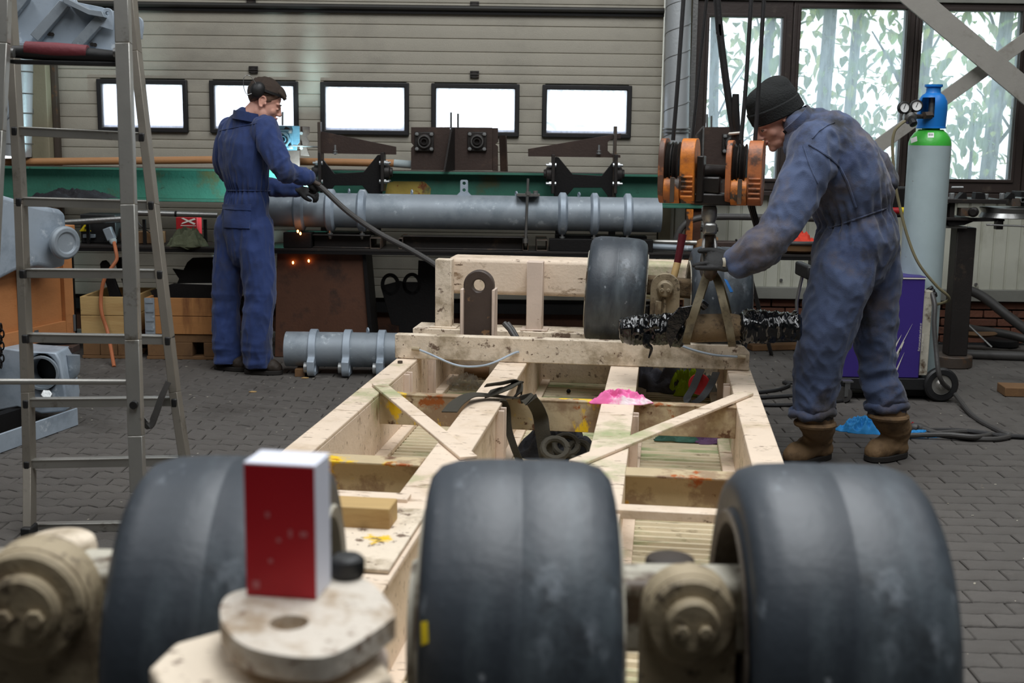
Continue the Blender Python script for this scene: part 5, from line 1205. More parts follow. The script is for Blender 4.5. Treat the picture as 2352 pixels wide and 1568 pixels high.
# blue cap: open cage with side windows
z3, z4 = zn - .004, P(2128, 193, YC).z; H4 = z4 - z3; cap = B(); n = 40; rows = []
for hh, r in ((0, .083), (.03, .083), (.035, .079), (.25, .081), (.45, .083), (.62, .080), (.70, .070), (.76, .060), (.80, .044), (.84, .040), (.93, .040), (.95, .050), (1.0, .050)):
    rows.append([(r, hh, 2 * math.pi * j / n) for j in range(n)])
grid = [[cap.bm.verts.new((cb.x + r * math.cos(a), cb.y + r * math.sin(a), z3 + H4 * hh)) for r, hh, a in row] for row in rows]
gin = [[cap.bm.verts.new((cb.x + (r - .006) * math.cos(a), cb.y + (r - .006) * math.sin(a), z3 + H4 * hh)) for r, hh, a in row] for row in rows]
def hole(i, j):
    a = 360 * (j + .5) / n; return i in (3, 4, 5) and (195 < a < 262 or 15 < a < 82)
for i in range(len(rows) - 1):
    for j in range(n):
        k = (j + 1) % n
        if hole(i, j): continue
        cap.face((grid[i][j], grid[i][k], grid[i + 1][k], grid[i + 1][j])); cap.face((gin[i][k], gin[i][j], gin[i + 1][j], gin[i + 1][k]))
        for (di, dj, e) in ((0, -1, (j, j)), (0, 1, (k, k))):
            if hole(i, (j + dj) % n): cap.face((grid[i][e[0]], grid[i + 1][e[0]], gin[i + 1][e[0]], gin[i][e[0]]))
        if i == 2 and hole(3, j): cap.face((grid[3][j], grid[3][k], gin[3][k], gin[3][j]))
        if i == 6 and hole(5, j): cap.face((grid[6][k], grid[6][j], gin[6][j], gin[6][k]))
for g_ in (0, -1):
    for j in range(n):
        k = (j + 1) % n; cap.face((grid[g_][j], grid[g_][k], gin[g_][k], gin[g_][j]))
cap.out('valve_cap', 'cap_blue', cy)
B().cyl((cb.x, cb.y, zn), (cb.x, cb.y, zn + .17), .022, n=14).out('valve', 'steel', cy)
rgx = E('pressure_regulator', P(2100, 270, YC - .06), 'regulator with two round black gauges screwed to the valve of the gas cylinder', 'regulator')
vz = P(2110, 266, YC).z
q = B(); q.cyl((cb.x, cb.y - .02, vz), P(2095, 268, YC - .07), .013, n=12); q.out('stem', 'rusty_steel', rgx)
B().cyl(P(2122, 265, YC - .04), P(2138, 264, YC - .02), .022, n=6).out('valve_nut', 'rusty_steel', rgx)
c = P(2090, 270, YC - .07); B().lathe([(.03, -.03), (.036, -.02), (.036, .012), (.022, .022)], c, V((.1, -1, -.4)), 24).out('regulator_body', 'steel', rgx)
B().lathe([(.018, .02), (.022, .03), (.022, .055), (.012, .06)], c, V((.25, -.8, -.8)), 8).out('adjusting_knob', 'black_plastic', rgx)
for u, v in ((2076, 247), (2105, 243)):
    c2 = P(u, v, YC - .085); d_ = V((.12 if u < 2090 else -.1, -1, .05)).normalized()
    B().cyl(c2 + V((0, .02, 0)), c + V((0, 0, .01)), .008, n=8).out('gauge_stem', 'rusty_steel', rgx)
    g_ = B().lathe([(.030, -.018), (.034, -.014), (.034, .01), (.030, .014), (.027, .014), (.027, .006)], c2, d_, 28).out('gauge', 'black_plastic', rgx)
    B().cyl(c2 + d_ * .005, c2 + d_ * .0075, .027, n=28).out('dial', 'white_paper', g_)
    _, x, u_ = basis(d_); B().beam(c2 + d_ * .009 - u_ * .008 + x * .004, c2 + d_ * .009 + u_ * .018 - x * .006, .003, .001, up=d_).out('needle', 'black_print', g_)
B().tube([P(2079, 278, YC - .09), P(2066, 288, YC - .10), P(2054, 304, YC - .1), P(2050, 340, YC - .1), P(2056, 420, YC - .11), P(2068, 480, YC - .11), P(2085, 545, YC - .12), P(2110, 605, YC - .14), P(2150, 655, YC - .15), P(2176, 678, YC - .14), P(2178, 690, YC - .1), P(2155, 698, YC - .05), P(2128, 700, YC - .02)], .0085, 8, smooth=6).out('gas_hose', 'hose_tan', label='thin tan gas hose looping from the regulator down past the purple machine', cat='hose')
B().lathe([(.022, 0), (.026, .01), (.022, .02), (.026, .03), (.021, .04), (.024, .05), (.016, .07)], P(2132, 660, YW2 + .1), V((.55, -.2, -.8)), 16).out('cable_boot', 'black_plastic', wc)
cab = [P(2140, 672, YW2 + .02), P(2147, 700, YW2 - .02), P(2146, 745, YW2 - .05), P(2150, 800, YW2 - .08), P(2160, 870, YW2 - .12), G(2190, 922) + V((0, 0, .05)), G(2235, 955, .012), G(2300, 992, .012), G(2322, 1000, .012), G(2290, 1008, .012), G(2230, 1007, .012), G(2175, 1000, .012), G(2120, 985, .03), G(2105, 980, .04)]
B().tube(cab, .0135, 9, smooth=6).out('power_cable', 'hose_grey', label='grey power cable running from the purple machine down over its wheel onto the pavers', cat='cable')
B().tube([G(2090, 995, .012), G(2150, 994, .012), G(2230, 990, .012), G(2275, 997, .012), G(2240, 1003, .026), G(2170, 998, .026), G(2080, 1000, .014)], .013, 9, smooth=6).out('coiled_cable', 'hose_grey', label='grey cable coiled flat on the pavers beside the blue cloth', cat='cable')
B().tube([G(2075, 990, .013), G(2200, 988, .013), G(2300, 1000, .013), G(2420, 1006, .013)], .0125, 9, smooth=5).out('floor_cable', 'cable', label='dark cable trailing off over the pavers at the edge of the room beyond the coil', cat='cable')
t = E('cable_plug', G(2100, 978), 'grey round cable plug with red cap lying behind the tan boot', 'plug')
B().lathe([(.022, 0), (.028, .01), (.028, .05), (.02, .065), (.014, .09)], G(2092, 982, .03), V((1, -.2, -.06)), 18).out('plug_body', 'hose_grey', t)
B().lathe([(.03, -.02), (.03, 0), (.01, .004)], G(2090, 980, .032), V((-1, .2, .5)), 18).out('plug_cap', 'red_paint', t)
cloth('blue_cloth', 'bright blue cloth lying crumpled on the pavers behind the tan boots', G(1992, 990) + V((.02, 0, .001)), .17, .08, .075, 'cloth_blue', 11, stretch=1.5)
cloth('blue_cloth', 'thin end of blue cloth on the pavers right of the tan boots', G(2095, 1001) + V((0, 0, .001)), .16, .03, .03, 'cloth_blue', 12)
for k, (pts, lab) in enumerate((([G(1700, 905, .01), G(1780, 896, .01), G(1812, 884, .01), G(1800, 878, .01), G(1830, 880, .01), G(1900, 890, .01)], 'dark cable looping over the pavers between trailer and bending man, farthest of three'),
                                ([G(1690, 915, .01), G(1760, 912, .01), G(1830, 908, .01), G(1930, 905, .01)], 'dark cable crossing the pavers beside the trailer rail, middle of three'),
                                ([G(1700, 926, .01), G(1770, 930, .01), G(1850, 928, .01), G(1950, 918, .01)], 'dark cable crossing the pavers beside the trailer rail, closest of three'))):
    B().tube(pts, .011, 8, smooth=5).out('floor_cable', 'cable', label=lab, cat='cable')
# ================================================================ TUBE BENDER ON ITS POST, pipes by the wall
YM = 7.9
bd = E('tube_bender', (P(2190, 800, YM + .1).x, YM + .1, 0), 'dark tube bending machine on a steel post with round foot by the right wall', 'machine')
c = V((P(2188, 800, YM + .1).x, YM + .1, 0))
B().lathe([(.125, 0), (.13, .006), (.13, .07), (.125, .076)], c, Z_, 36).out('round_foot', 'rusty_steel', bd, bevel=.003)
zp = P(2190, 521, YM + .1).z
B().box((c.x + .015, c.y, (zp + .078) / 2), (.125, .125, zp - .077)).out('post', 'dark_steel', bd, bevel=.006)
B().box((P(2185, 518, YM).x, YM + .1, zp + .004), (.21, .2, .012)).out('head_plate', 'steel', bd, bevel=.002)
def mb(u0, u1, v0, v1, Y0, d, m, nm, bev=.003): 
    a, b_ = P(u0, v0, Y0), P(u1, v1, Y0); return B().box(((a.x + b_.x) / 2, Y0 + d / 2, (a.z + b_.z) / 2), (abs(b_.x - a.x), d, abs(a.z - b_.z))).out(nm, m, bd, bevel=bev)
mb(2120, 2312, 456, 468, YM - .06, .32, 'dark_steel', 'top_plate'); mb(2150, 2235, 499, 507, YM - .04, .28, 'dark_steel', 'lower_plate')
mb(2140, 2180, 468, 500, YM, .15, 'grease', 'body_block'); mb(2183, 2192, 466, 500, YM - .02, .04, 'dark_steel', 'web'); mb(2208, 2240, 478, 497, YM - .05, .08, 'rusty_steel', 'slide_block')
mb(2040, 2128, 430, 500, YM + .05, .2, 'black_steel', 'motor_block', .01)
for u, v, r in ((2186, 454, 13), (2213, 452, 12), (2265, 454, 9), (2301, 451, 12)): 
    e = P(u, 457, YM); B().cyl(e, e + V((0, 0, .022 + r * .0013)), r * .0009 + .006, n=6).out('bolt', 'bolt', bd, bevel=.002)
for u, d_ in ((2202, 1), (2244, -1), (2312, 1)):
    B().plate([P(a, b_, YM - .02) for a, b_ in ((u - 4, 457), (u + 6 * d_ + 4, 442), (u + 18, 443), (u + 20, 457))], (0, .07, 0)).out('clamp_jaw', 'black_steel', bd, bevel=.002)
e = P(2236, 487, YM - .08); B().lathe([(.02, -.02), (.032, -.015), (.032, .02), (.02, .03)], e, V((-.5, -1, 0)), 22).out('roller_pin', 'grease', bd)
B().lathe([(.05, -.034), (.155, -.034), (.16, -.030), (.150, -.014), (.142, 0), (.150, .014), (.16, .030), (.155, .034), (.05, .034)], P(2308, 488, YM + .08), Z_, 44).out('bending_die', 'steel', bd)
B().plate([P(u, v, YM - .02) for u, v in ((2170, 500), (2308, 501), (2308, 508), (2236, 509), (2215, 517), (2180, 519))], (0, .05, 0)).out('swing_arm', 'black_steel', bd, bevel=.003)
mb(2290, 2304, 506, 527, YM - .03, .05, 'grease', 'arm_stop'); B().cyl(P(2266, 516, YM - .05), P(2420, 522, YM - .05), .006, n=8).out('drag_rod', 'steel', bd)
mb(2345, 2420, 440, 476, YM, .15, 'black_steel', 'rear_block'); mb(2325, 2345, 455, 474, YM - .02, .1, 'rusty_steel', 'die_holder')
e = P(2350, 459, YM - .03); B().pipe(e, e + V((0, .1, 0)), .018, .011, 18).out('sleeve', 'steel', bd)
B().cyl(P(2186, 430, YM + .05), P(2212, 430, YM + .05), .007, n=8).out('set_screw', 'bolt', bd)
B().tube([P(2046, 484, 7.86), P(2064, 484, 7.86)], .022, 16).out('red_tube', 'red_paint', label='bright red tube end showing left of the gas cylinder', cat='tube')
B().tube([P(2064.5, 484, 7.86), P(2085, 484, 7.86)], .023, 16).out('yellow_tube', 'yellow_sign', label='bright yellow sleeve beside the red tube end', cat='tube')
for k, (pts, r, lab) in enumerate((
        ([P(2196, 672, 8.55), P(2225, 667, 8.55), P(2262, 684, 8.5), P(2310, 722, 8.4), P(2400, 790, 8.3)], .034, 'thick dark hose bending down from the steel strip at the right wall'),
        ([P(2190, 742, 8.6), P(2240, 757, 8.6), P(2300, 765, 8.6), P(2400, 790, 8.5)], .030, 'dark pipe lying against the brick plinth behind the bender post'),
        ([G(2205, 812, .032) , G(2290, 816, .032), G(2420, 820, .032)], .032, 'grey-green pipe lying on the pavers beside the round foot'))):
    B().tube(pts, r, 14, smooth=4).out('floor_pipe', 'hose_grey', label=lab, cat='pipe')
B().tube([P(2188, 711, 8.35), P(2278, 797, 8.15)], .007, 8).out('thin_rod', 'steel', label='thin bright rod leaning across the pipes by the right wall', cat='rod')
B().lathe([(.10, 0), (.12, .01), (.12, .05), (.1, .06)], G(2300, 795), Z_, 24).out('black_bowl', 'black_plastic', label='low black tray on the floor among the pipes by the wall', cat='tray')
B().lathe([(.09, 0), (.15, .02), (.16, .03)], P(2235, 772, 8.55), Z_, 24).out('brown_disc', 'wood_dark', label='flat brown disc lying on the pipes by the brick plinth', cat='disc')
B().beam(G(2330, 898, .028) + V((-.06, .05, 0)), G(2420, 905, .028) + V((0, .1, 0)), .16, .054).out('timber_block', 'wood_dark', bevel=.004, label='short brown timber block on the pavers at the far right', cat='timber block')
B().beam(G(1722, 797, .022), G(1838, 794, .022), .10, .04).out('timber_plank', 'wood_dark', bevel=.004, label='low brown plank on the floor under the hanging shaft end, by the brick plinth', cat='timber plank')
B().cyl(P(1725, 640, 7.6), G(1772, 815, .0), .014, n=10).out('leaning_rod', 'hose_grey', label='dark rod leaning between the right rear tyre and the bending man', cat='rod')
# hammer handle standing by the far axle
t = E('hammer', P(1556, 640, 6.02), 'hammer with a dark red and pale wooden handle standing on the far axle', 'hammer')
h0, h1, h2 = P(1545, 645, 6.02), P(1556, 603, 6.04), P(1568, 538, 6.06)
B().tube([h0, h1], [.019, .018], 12).out('wooden_grip', 'wood_pale', t); B().tube([h1, h1.lerp(h2, .5), h2], [.0185, .019, .021], 12).out('red_grip', 'red_dark', t)
# ================================================================ LADDER (double, aluminium)
YL = 4.42
ld = E('stepladder', (P(240, 1230, YL).x, YL, 0), 'aluminium double stepladder standing left of the trailer with red padded top roller', 'ladder')
Y0_, Y1_ = 4.36, 4.62                                         # rear section leans back slightly towards the top
def Lp(u, v): return P(u, v, Y1_ + (Y0_ - Y1_) * (v / 1230))
def rail(pts, w, d, m, nm='stile'):
    b = B(); pts = [Lp(u, v) for u, v in pts]
    for a, e in zip(pts, pts[1:]): b.beam(a, e, d, w, up=X_)
    return b.out(nm, m, ld, bevel=.002)
rail([(18, -60), (30, 120), (48, 470), (64, 900), (68, 1075)], .030, .06, 'alu_dull'); q = G(68, 1232); B().beam(Lp(68, 1075), q + V((0, 0, .002)), .06, .030, up=X_).out('stile', 'alu_dull', ld, bevel=.002)
rail([(296, -60), (312, 120), (352, 470), (402, 900), (428, 1075)], .030, .06, 'alu_dull'); q2 = G(446, 1236); B().beam(Lp(428, 1075), q2 + V((0, 0, .002)), .06, .030, up=X_).out('stile', 'alu_dull', ld, bevel=.002)
for q_ in (q, q2): B().box(q_ + V((0, 0, .022)), (.038, .075, .042)).out('rubber_foot', 'black_plastic', ld, bevel=.006)
for u0, u1, v0, v1 in ((40, 331, 302, 316), (50, 352, 464, 472), (58, 372, 628, 630), (64, 390, 776, 781), (66, 405, 925, 922), (68, 424, 1065, 1058), (68, 440, 1212, 1206)):
    a, e = Lp(u0, v0), Lp(u1, v1); b = B()
    b.beam(a, e, .030, .030); b.beam(a + V((0, 0, .016)), e + V((0, 0, .016)), .036, .006)
    rg_ = b.out('rung', 'alu', ld, bevel=.002)
    for p in (a, e): B().box(p, (.022, .066, .034)).out('rung_collar', 'black_plastic', rg_, bevel=.005)
def Fp(u, v): return P(u, v, 4.30 + (4.05 - 4.30) * (v / 1230))
def frail(pts, m='alu'):
    b = B(); pts = [Fp(u, v) for u, v in pts]
    for a, e in zip(pts, pts[1:]): b.beam(a, e, .036, .05, up=X_)
    return b.out('stile', m, ld, bevel=.003)
frail([(279, -60), (284, 100), (296, 470), (306, 780), (313, 1000), (318, 1130)]); q = G(322, 1290); B().beam(Fp(318, 1130), q + V((0, 0, .002)), .036, .05, up=X_).out('stile', 'alu', ld, bevel=.003)
frail([(8, -60), (4, 100), (-6, 300), (-30, 780), (-48, 1130)])
B().cyl(Fp(-30, 876), Fp(305, 877), .0105, n=16).out('stay_bar', 'alu', ld)
B().cyl(Fp(313, 925), Fp(313, 926) + V((0, -.035, 0)), .014, n=10).out('stile_bolt', 'black_plastic', ld)
yb_ = 4.38
B().tube([P(24, 121, yb_), P(276, 133, yb_)], .018, 14).out('hinge_bar', 'alu_dull', ld)
B().tube([P(30, 118, yb_ - .01), P(55, 120, yb_ - .01), P(200, 126, yb_ - .01), P(268, 131, yb_ - .01)], [.020, .024, .026, .022], 14).out('roller_sleeve', 'black_plastic', ld)
b = B(); ra, rb_ = P(60, 112, yb_ - .012), P(202, 121, yb_ - .012)
b.tube([ra, ra.lerp(rb_, .5), rb_], [.026, .028, .026], 18); b.out('red_padding', 'red_tape', ld)
B().beam(P(30, 142, yb_), P(275, 148, yb_), .06, .014).out('platform_edge', 'black_plastic', ld, bevel=.003)
for u in (17, 262): B().cyl(P(u, 121, yb_ - .04), P(u + 16, 121.5, yb_ - .04), .016, n=14).out('hinge_pin', 'steel', ld)
B().ribbon([Lp(394, 872) + V((0, -.04, 0)), Lp(380, 905) + V((0, -.05, 0)), Lp(366, 945) + V((0, -.05, 0)), Lp(350, 972) + V((0, -.04, 0)), Lp(326, 952) + V((0, -.03, 0))], .045, .003, V((.6, -.5, .3)), 5).out('safety_strap', 'hose_grey', ld)
# ================================================================ GALVANISED PARTS AND CRATE AT THE LEFT
YG = 6.3
gt = E('galvanised_console', P(180, 120, YG), 'large galvanised steel console with slanted ribs and eyed lugs behind the ladder top', 'steel console')
poly([(-60, -40), (150, -40), (172, 4), (232, 16), (268, 28), (300, 40), (304, 78), (276, 132), (130, 110), (60, 98), (-60, 84)], YG, .05, 'galv_light', 'main_plate', gt)
for (a, b_) in (((150, 8), (82, 88)), ((232, 44), (176, 108)), ((60, -10), (0, 66))):
    B().beam(P(*a, YG - .03), P(*b_, YG - .03), .05, .045, up=Y_).out('slanted_rib', 'galv', gt, bevel=.003)
q = B(); q.plate([P(140, -10, YG - .09), P(205, 22, YG - .09), P(234, 26, YG - .09), P(240, 40, YG - .09), P(205, 34, YG - .09), P(146, 6, YG - .09)], (0, .09, 0)); q.out('top_flange', 'galv', gt, bevel=.002)
q = B(); q.plate([P(-60, 84, YG - .06), P(60, 98, YG - .06), P(276, 132, YG - .06), P(276, 140, YG - .06), P(-60, 94, YG - .06)], (0, .12, 0)); q.out('bottom_flange', 'galv_light', gt, bevel=.002)
for u, v, r in ((246, 31, .022), (314, 52, .024)):
    c = P(u, v, YG - .05); B().plate([c + V((-.05, 0, -.06)), c + V((-.05, 0, .0))] + circ(c, -X_, Z_, r * 1.25, 12, .2, math.pi - .4) + [c + V((.03, 0, -.02)), c + V((.02, 0, -.08))], (0, .022, 0), [circ(c, X_, Z_, r * .45, 12)]).out('eyed_lug', 'galv_light', gt, bevel=.002)
for u, v in ((113, 78), (120, 79), (211, 102), (218, 103)): B().cyl(P(u, v, YG - .012), P(u, v, YG + .002), .011, n=6).out('bolt', 'dark_steel', gt)
t = E('galvanised_plate', P(10, 280, 5.9), 'rounded galvanised plate hanging at the left edge behind the ladder stile', 'steel plate')
poly([(-60, 130), (18, 150), (30, 190), (28, 240), (20, 268), (8, 280), (-60, 290)], 5.9, .03, 'galv_light', 'plate_body', t, bevel=.006)
B().cyl(P(18, 175, 5.88), P(18, 175, 5.9), .03, n=14).out('plate_boss', 'galv', t); B().cyl(P(8, 264, 5.88), P(8, 264, 5.9), .008, n=8).out('rivet', 'dark_steel', t)
# wooden crate, turned
crate = E('plywood_crate', P(80, 800, 6.3), 'orange plywood transport crate at the left holding a galvanised casting', 'crate')
A, C_ = P(-80, 815, 5.75), P(172, 768, 6.55); A.z = C_.z = min(A.z, C_.z); zt_ = P(172, 517, 6.55).z
dx_ = (C_ - A).normalized(); nb = V((-dx_.y, dx_.x, 0)); Lc = (C_ - A).length
def cb_(b, s0, s1, d0, d1, z0, z1):
    m_ = A + dx_ * ((s0 + s1) / 2) + nb * ((d0 + d1) / 2); return b.box(V((m_.x, m_.y, (z0 + z1) / 2)), (s1 - s0, d1 - d0, z1 - z0), Matrix((dx_, nb, Z_)).transposed())
cb_(B(), 0, Lc - .07, .024, .036, A.z + .01, zt_).out('ply_panel', 'ply', crate); cb_(B(), 0, Lc - .07, 0, .022, A.z, A.z + .085).out('bottom_rail', 'ply', crate, bevel=.002)
cb_(B(), Lc - .42, Lc - .35, 0, .022, A.z + .086, zt_ - .1).out('batten', 'ply', crate, bevel=.002)
cb_(B(), Lc - .068, Lc + .005, 0, .07, A.z, zt_ - .075).out('corner_post', 'ply', crate, bevel=.003); cb_(B(), Lc - .10, Lc + .03, -.01, .10, zt_ - .074, zt_).out('post_cap', 'ply', crate, bevel=.003)
cb_(B(), Lc - .03, Lc - .005, .072, .9, A.z, zt_ - .1).out('ply_panel', 'ply', crate); cb_(B(), 0, Lc - .04, .9, .925, A.z, zt_ - .1).out('ply_panel', 'ply', crate)
cb_(B(), 0, Lc - .04, .04, .9, A.z, A.z + .02).out('crate_floor', 'ply', crate)
for s_ in (.3, .62): cb_(B(), Lc - s_ - .03, Lc - s_, -.003, -.0005, A.z + .02, A.z + .07).out('clip', 'steel', crate)
cb_(B(), Lc - .012, Lc + .007, -.004, -.001, A.z + .02, A.z + .11).out('clip', 'steel', crate)
dk = E('dark_pallet', P(80, 830, 6.3), 'dark low pallet carrying the orange plywood crate', 'pallet'); zq = A.z
dk.location.z = 0; WM[dk.name] = Matrix.Translation((dk.location.x, dk.location.y, 0))
cb_(B(), 0, Lc - .02, .03, .9, zq - .045, zq - .001).out('deck_board', 'black_steel', dk)
for s_ in (.0, .45, Lc - .15): cb_(B(), s_, s_ + .12, .08, .85, .001, zq - .046).out('bearer', 'wood_dark', dk)
# casting in the crate
gc = E('galvanised_casting', P(70, 560, 6.1), 'large rounded galvanised casting with a round boss sitting in the plywood crate', 'casting')
b = B(); front = [(-90, 440), (10, 448), (70, 466), (140, 480), (153, 492), (156, 540), (152, 612), (120, 618), (90, 612), (40, 622), (-90, 690)]
b.plate([P(u, v, 6.32 - .35 * (1 - max(u, -90) / 160)) for u, v in front], nb * .42); b.out('casting_body', 'galv_light', gc, bevel=.03, seg=4)
c = P(146, 557, 6.22); d_ = V((.82, -.57, 0)).normalized()
B().lathe([(.05, -.03), (.062, -.03), (.085, .0), (.085, .02), (.075, .03), (.055, .03), (.05, .022), (.02, .02)], c, d_, 36).out('boss', 'galv', gc, bevel=.003)
B().cyl(c + d_ * .031 + V((-.05, 0, .01)), c + d_ * .034 + V((-.05, 0, .01)), .008, n=8).out('boss_hole', 'black_plastic', gc)
# lower galvanised assembly on the floor
f0, f1 = G(-60, 1062), G(178, 976)
ga = E('galvanised_bearing_housing', (f0 + f1) / 2, 'galvanised bearing housing with a round bore on a galvanised beam low at the left', 'bearing housing')
q = B(); dd = (f1 - f0).normalized(); nn = V((-dd.y, dd.x, 0)); q.beam(f0 + V((0, 0, .045)), f1 + V((0, 0, .045)), .012, .089); q.out('base_beam', 'galv_light', ga, bevel=.003)
q = B(); q.beam(f0 + nn * .07 + V((0, 0, .006)), f1 + nn * .07 + V((0, 0, .006)), .12, .010); q.out('base_web', 'galv', ga)
q = B(); q.beam(f0 + nn * .28 + V((0, 0, .045)), f1 + nn * .28 + V((0, 0, .045)), .06, .088); q.out('rear_beam', 'black_steel', ga)
Yh = (f1.y + f0.y) / 2 + .35
b = B(); cc = P(98, 855, Yh)
b.plate([P(u, v, Yh) for u, v in ((-90, 792), (20, 800), (60, 806), (128, 810), (138, 828), (152, 915), (150, 945), (95, 950), (40, 935), (-90, 960))], (0, .20, 0), [circ(cc, X_, Z_, .075, 26, ry=.095)]); b.out('housing', 'galv_light', ga, bevel=.010, seg=3)
B().lathe([(.086, -.02), (.086, .0), (.07, .0), (.066, .10), (.075, .10), (.076, -.02)], cc + V((0, -.004, 0)), (0, 1, 0), 32, closed=True).out('bore_ring', 'galv', ga)
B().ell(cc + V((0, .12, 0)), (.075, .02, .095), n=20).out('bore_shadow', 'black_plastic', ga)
B().cyl(P(107, 905, Yh - .03), P(107, 915, Yh + .03), .03, n=6).out('fixing_nut', 'bolt', ga, bevel=.004)
q = B(); q.tube([P(168, 815, Yh + .1), P(168, 850, Yh + .1), P(156, 880, Yh + .1), P(152, 930, Yh + .1)], [.035, .034, .018, .02], 12, smooth=3, flat=.6); q.out('guide_arm', 'galv', ga)
B().beam(P(66, 806, Yh + .22), P(176, 800, Yh + .22), .10, .03).out('top_bar', 'mill_brown', ga, bevel=.002)
ch = E('steel_chain', P(3, 850, 4.9), 'short length of dark chain hanging at the left edge by the ladder', 'chain')
for k in range(7):
    c = P(2 + (k % 2) * 2, 752 + k * 14, 4.9); a, bb = (X_, Z_) if k % 2 else (Y_, Z_)
    e = circ(c, a, bb, .009, 12, ry=.017); B().tube(e + [e[0]], .0035, 6).out('link', 'black_steel', ch)
# ================================================================ STRAPS AND RAGS on the trailer
st = E('webbing_strap', T(-.28, -.62, .42), 'dark olive webbing strap looped over the left inner beam and hanging between the beams', 'strap')
def Z4(u, v, z=.412): return G(u, v, z)
B().ribbon([Z4(1032, 946), Z4(1050, 925, .425), Z4(1080, 908, .43), Z4(1120, 907, .42), Z4(1165, 912, .413), Z4(1205, 914, .413), Z4(1222, 920, .42), P(1240, 952, 4.87), P(1246, 990, 4.86), P(1254, 1040, 4.85), G(1262, 1066, .15)], .062, .004, [(.8, -.5, 0), (.7, -.6, 0), (.3, -.9, 0), (.1, -1, 0), (.1, -1, .1), (.4, -.8, .2), (.7, -.4, .3), (1, -.2, 0), (1, -.2, 0), (1, -.2, 0), (1, -.2, 0)], 6).out('strap_web', 'strap_dark', st)
B().ribbon([Z4(1120, 905, .42), Z4(1160, 893, .45), Z4(1190, 878, .462), Z4(1192, 892, .44), Z4(1188, 908, .42)], .06, .004, [(.3, -.9, 0), (.3, -.9, 0), (.2, -.9, .2), (.2, -.9, .2), (.2, -.9, 0)], 6).out('strap_web', 'strap_dark', st)
B().ribbon([Z4(1115, 885, .465), Z4(1150, 880, .47), Z4(1180, 876, .465), Z4(1197, 884, .45), Z4(1198, 905, .42)], .05, .004, [(.1, -.9, .4)] * 5, 6).out('strap_web', 'strap_dark', st)
B().ribbon([Z4(1155, 918, .412), P(1164, 940, 4.89), P(1168, 985, 4.88), P(1182, 1030, 4.86), G(1196, 1064, .14)], .03, .004, [(1, -.3, 0)] * 5, 6).out('strap_web', 'strap_dark', st)
cloth('black_jacket', 'black jacket heap on the deck between the inner beams under the hanging strap', G(1278, 1040, .131), .17, .12, .13, 'cloth_black', 21)
for (c, s_) in ((G(1300, 1022, .2), .05), (G(1330, 1035, .18), .045), (G(1275, 1030, .22), .05)):
    pts = circ(c, X_, V((0, .6, .5)).normalized(), s_, 14); B().tube(pts + [pts[0]], .014, 8).out('coiled_strap', 'strap_dark', st)
cloth('black_coat', 'dark grey coat heaped in the bay beyond the yellow member, beside the lime rag', G(1530, 888, .131) + V((.0, .06, 0)), .26, .20, .20, 'cloth_coat', 23, fold=.7)
cloth('lime_rag', 'bright lime yellow rag in the far right bay of the trailer', G(1572, 905, .131) + V((.01, .03, 0)), .09, .08, .13, 'cloth_lime', 25)
cloth('grey_rag', 'pale grey rag beside the lime rag under the black strap loop', G(1622, 908, .131) + V((0, .05, 0)), .08, .08, .10, 'cloth_grey', 27)
cloth('clear_plastic', 'clear crumpled plastic sheet behind the dark coat', G(1578, 868, .131) + V((0, .25, 0)), .13, .10, .16, 'cloth_grey', 28)
c = P(1606, 882, 5.50); B().lathe([(.03, -.008), (.046, -.008), (.05, 0), (.046, .008), (.03, .008)], c, V((-.2, -1, .3)), 28).out('red_disc', 'red_paint', label='red round lid leaning behind the pale grey rag', cat='lid')
cloth('pink_cloth', 'pink and white cloth lying on the right inner beam', Z4(1410, 922, .4005) + V((.02, 0, .0)), .125, .06, .05, 'cloth_pink', 31)
cloth('teal_rag', 'dull teal rag under the right cross member', G(1565, 1008, .131), .13, .05, .05, 'cloth_teal', 33)
cloth('purple_rag', 'dark purple rag under the right cross member beside the teal one', G(1618, 1012, .131) + V((.03, 0, 0)), .10, .05, .05, 'cloth_purple', 35)
B().ribbon([P(1610, 848, 5.55), P(1592, 890, 5.35), P(1578, 915, 5.28), P(1590, 924, 5.26), P(1610, 915, 5.28), P(1632, 885, 5.36), P(1645, 855, 5.55)], .034, .004, [(.9, -.4, 0)] * 7, 6).out('hanging_strap', 'black_plastic', label='black strap loop hanging under the crossbeam at the right', cat='strap')
B().cyl(G(1068, 852, .17) , G(1124, 854, .17), .034, n=20).out('tin_can', 'wood_dark', label='small brown can lying in the far left bay of the trailer', cat='can')
cloth('clear_bag', 'clear plastic bag on the deck in the far left bay', G(1070, 888, .131), .12, .10, .07, 'clear_wrap', 37)
B().ell(G(1306, 898, .142), (.012, .012, .012), n=8, m=6).out('loose_nut', 'black_steel', label='single dark nut lying on the deck of the middle bay', cat='nut')
# floor litter
for u, v, lab in ((700, 868, 'pale scrap on the pavers in front of the short pipe'), (580, 900, 'pale scrap on the pavers between ladder and trailer'), (1740, 802, 'crumpled leaf on the pavers right of the trailer corner'), (150, 838, 'pale wood chips under the pale pallet collar')):
    c = G(u, v, .001); B().plate([c + V((-.02, -.008, 0)), c + V((.01, -.015, 0)), c + V((.024, .004, 0)), c + V((-.006, .014, 0))], (0, 0, .004)).out('scrap', 'wood_pale', label=lab, cat='scrap')
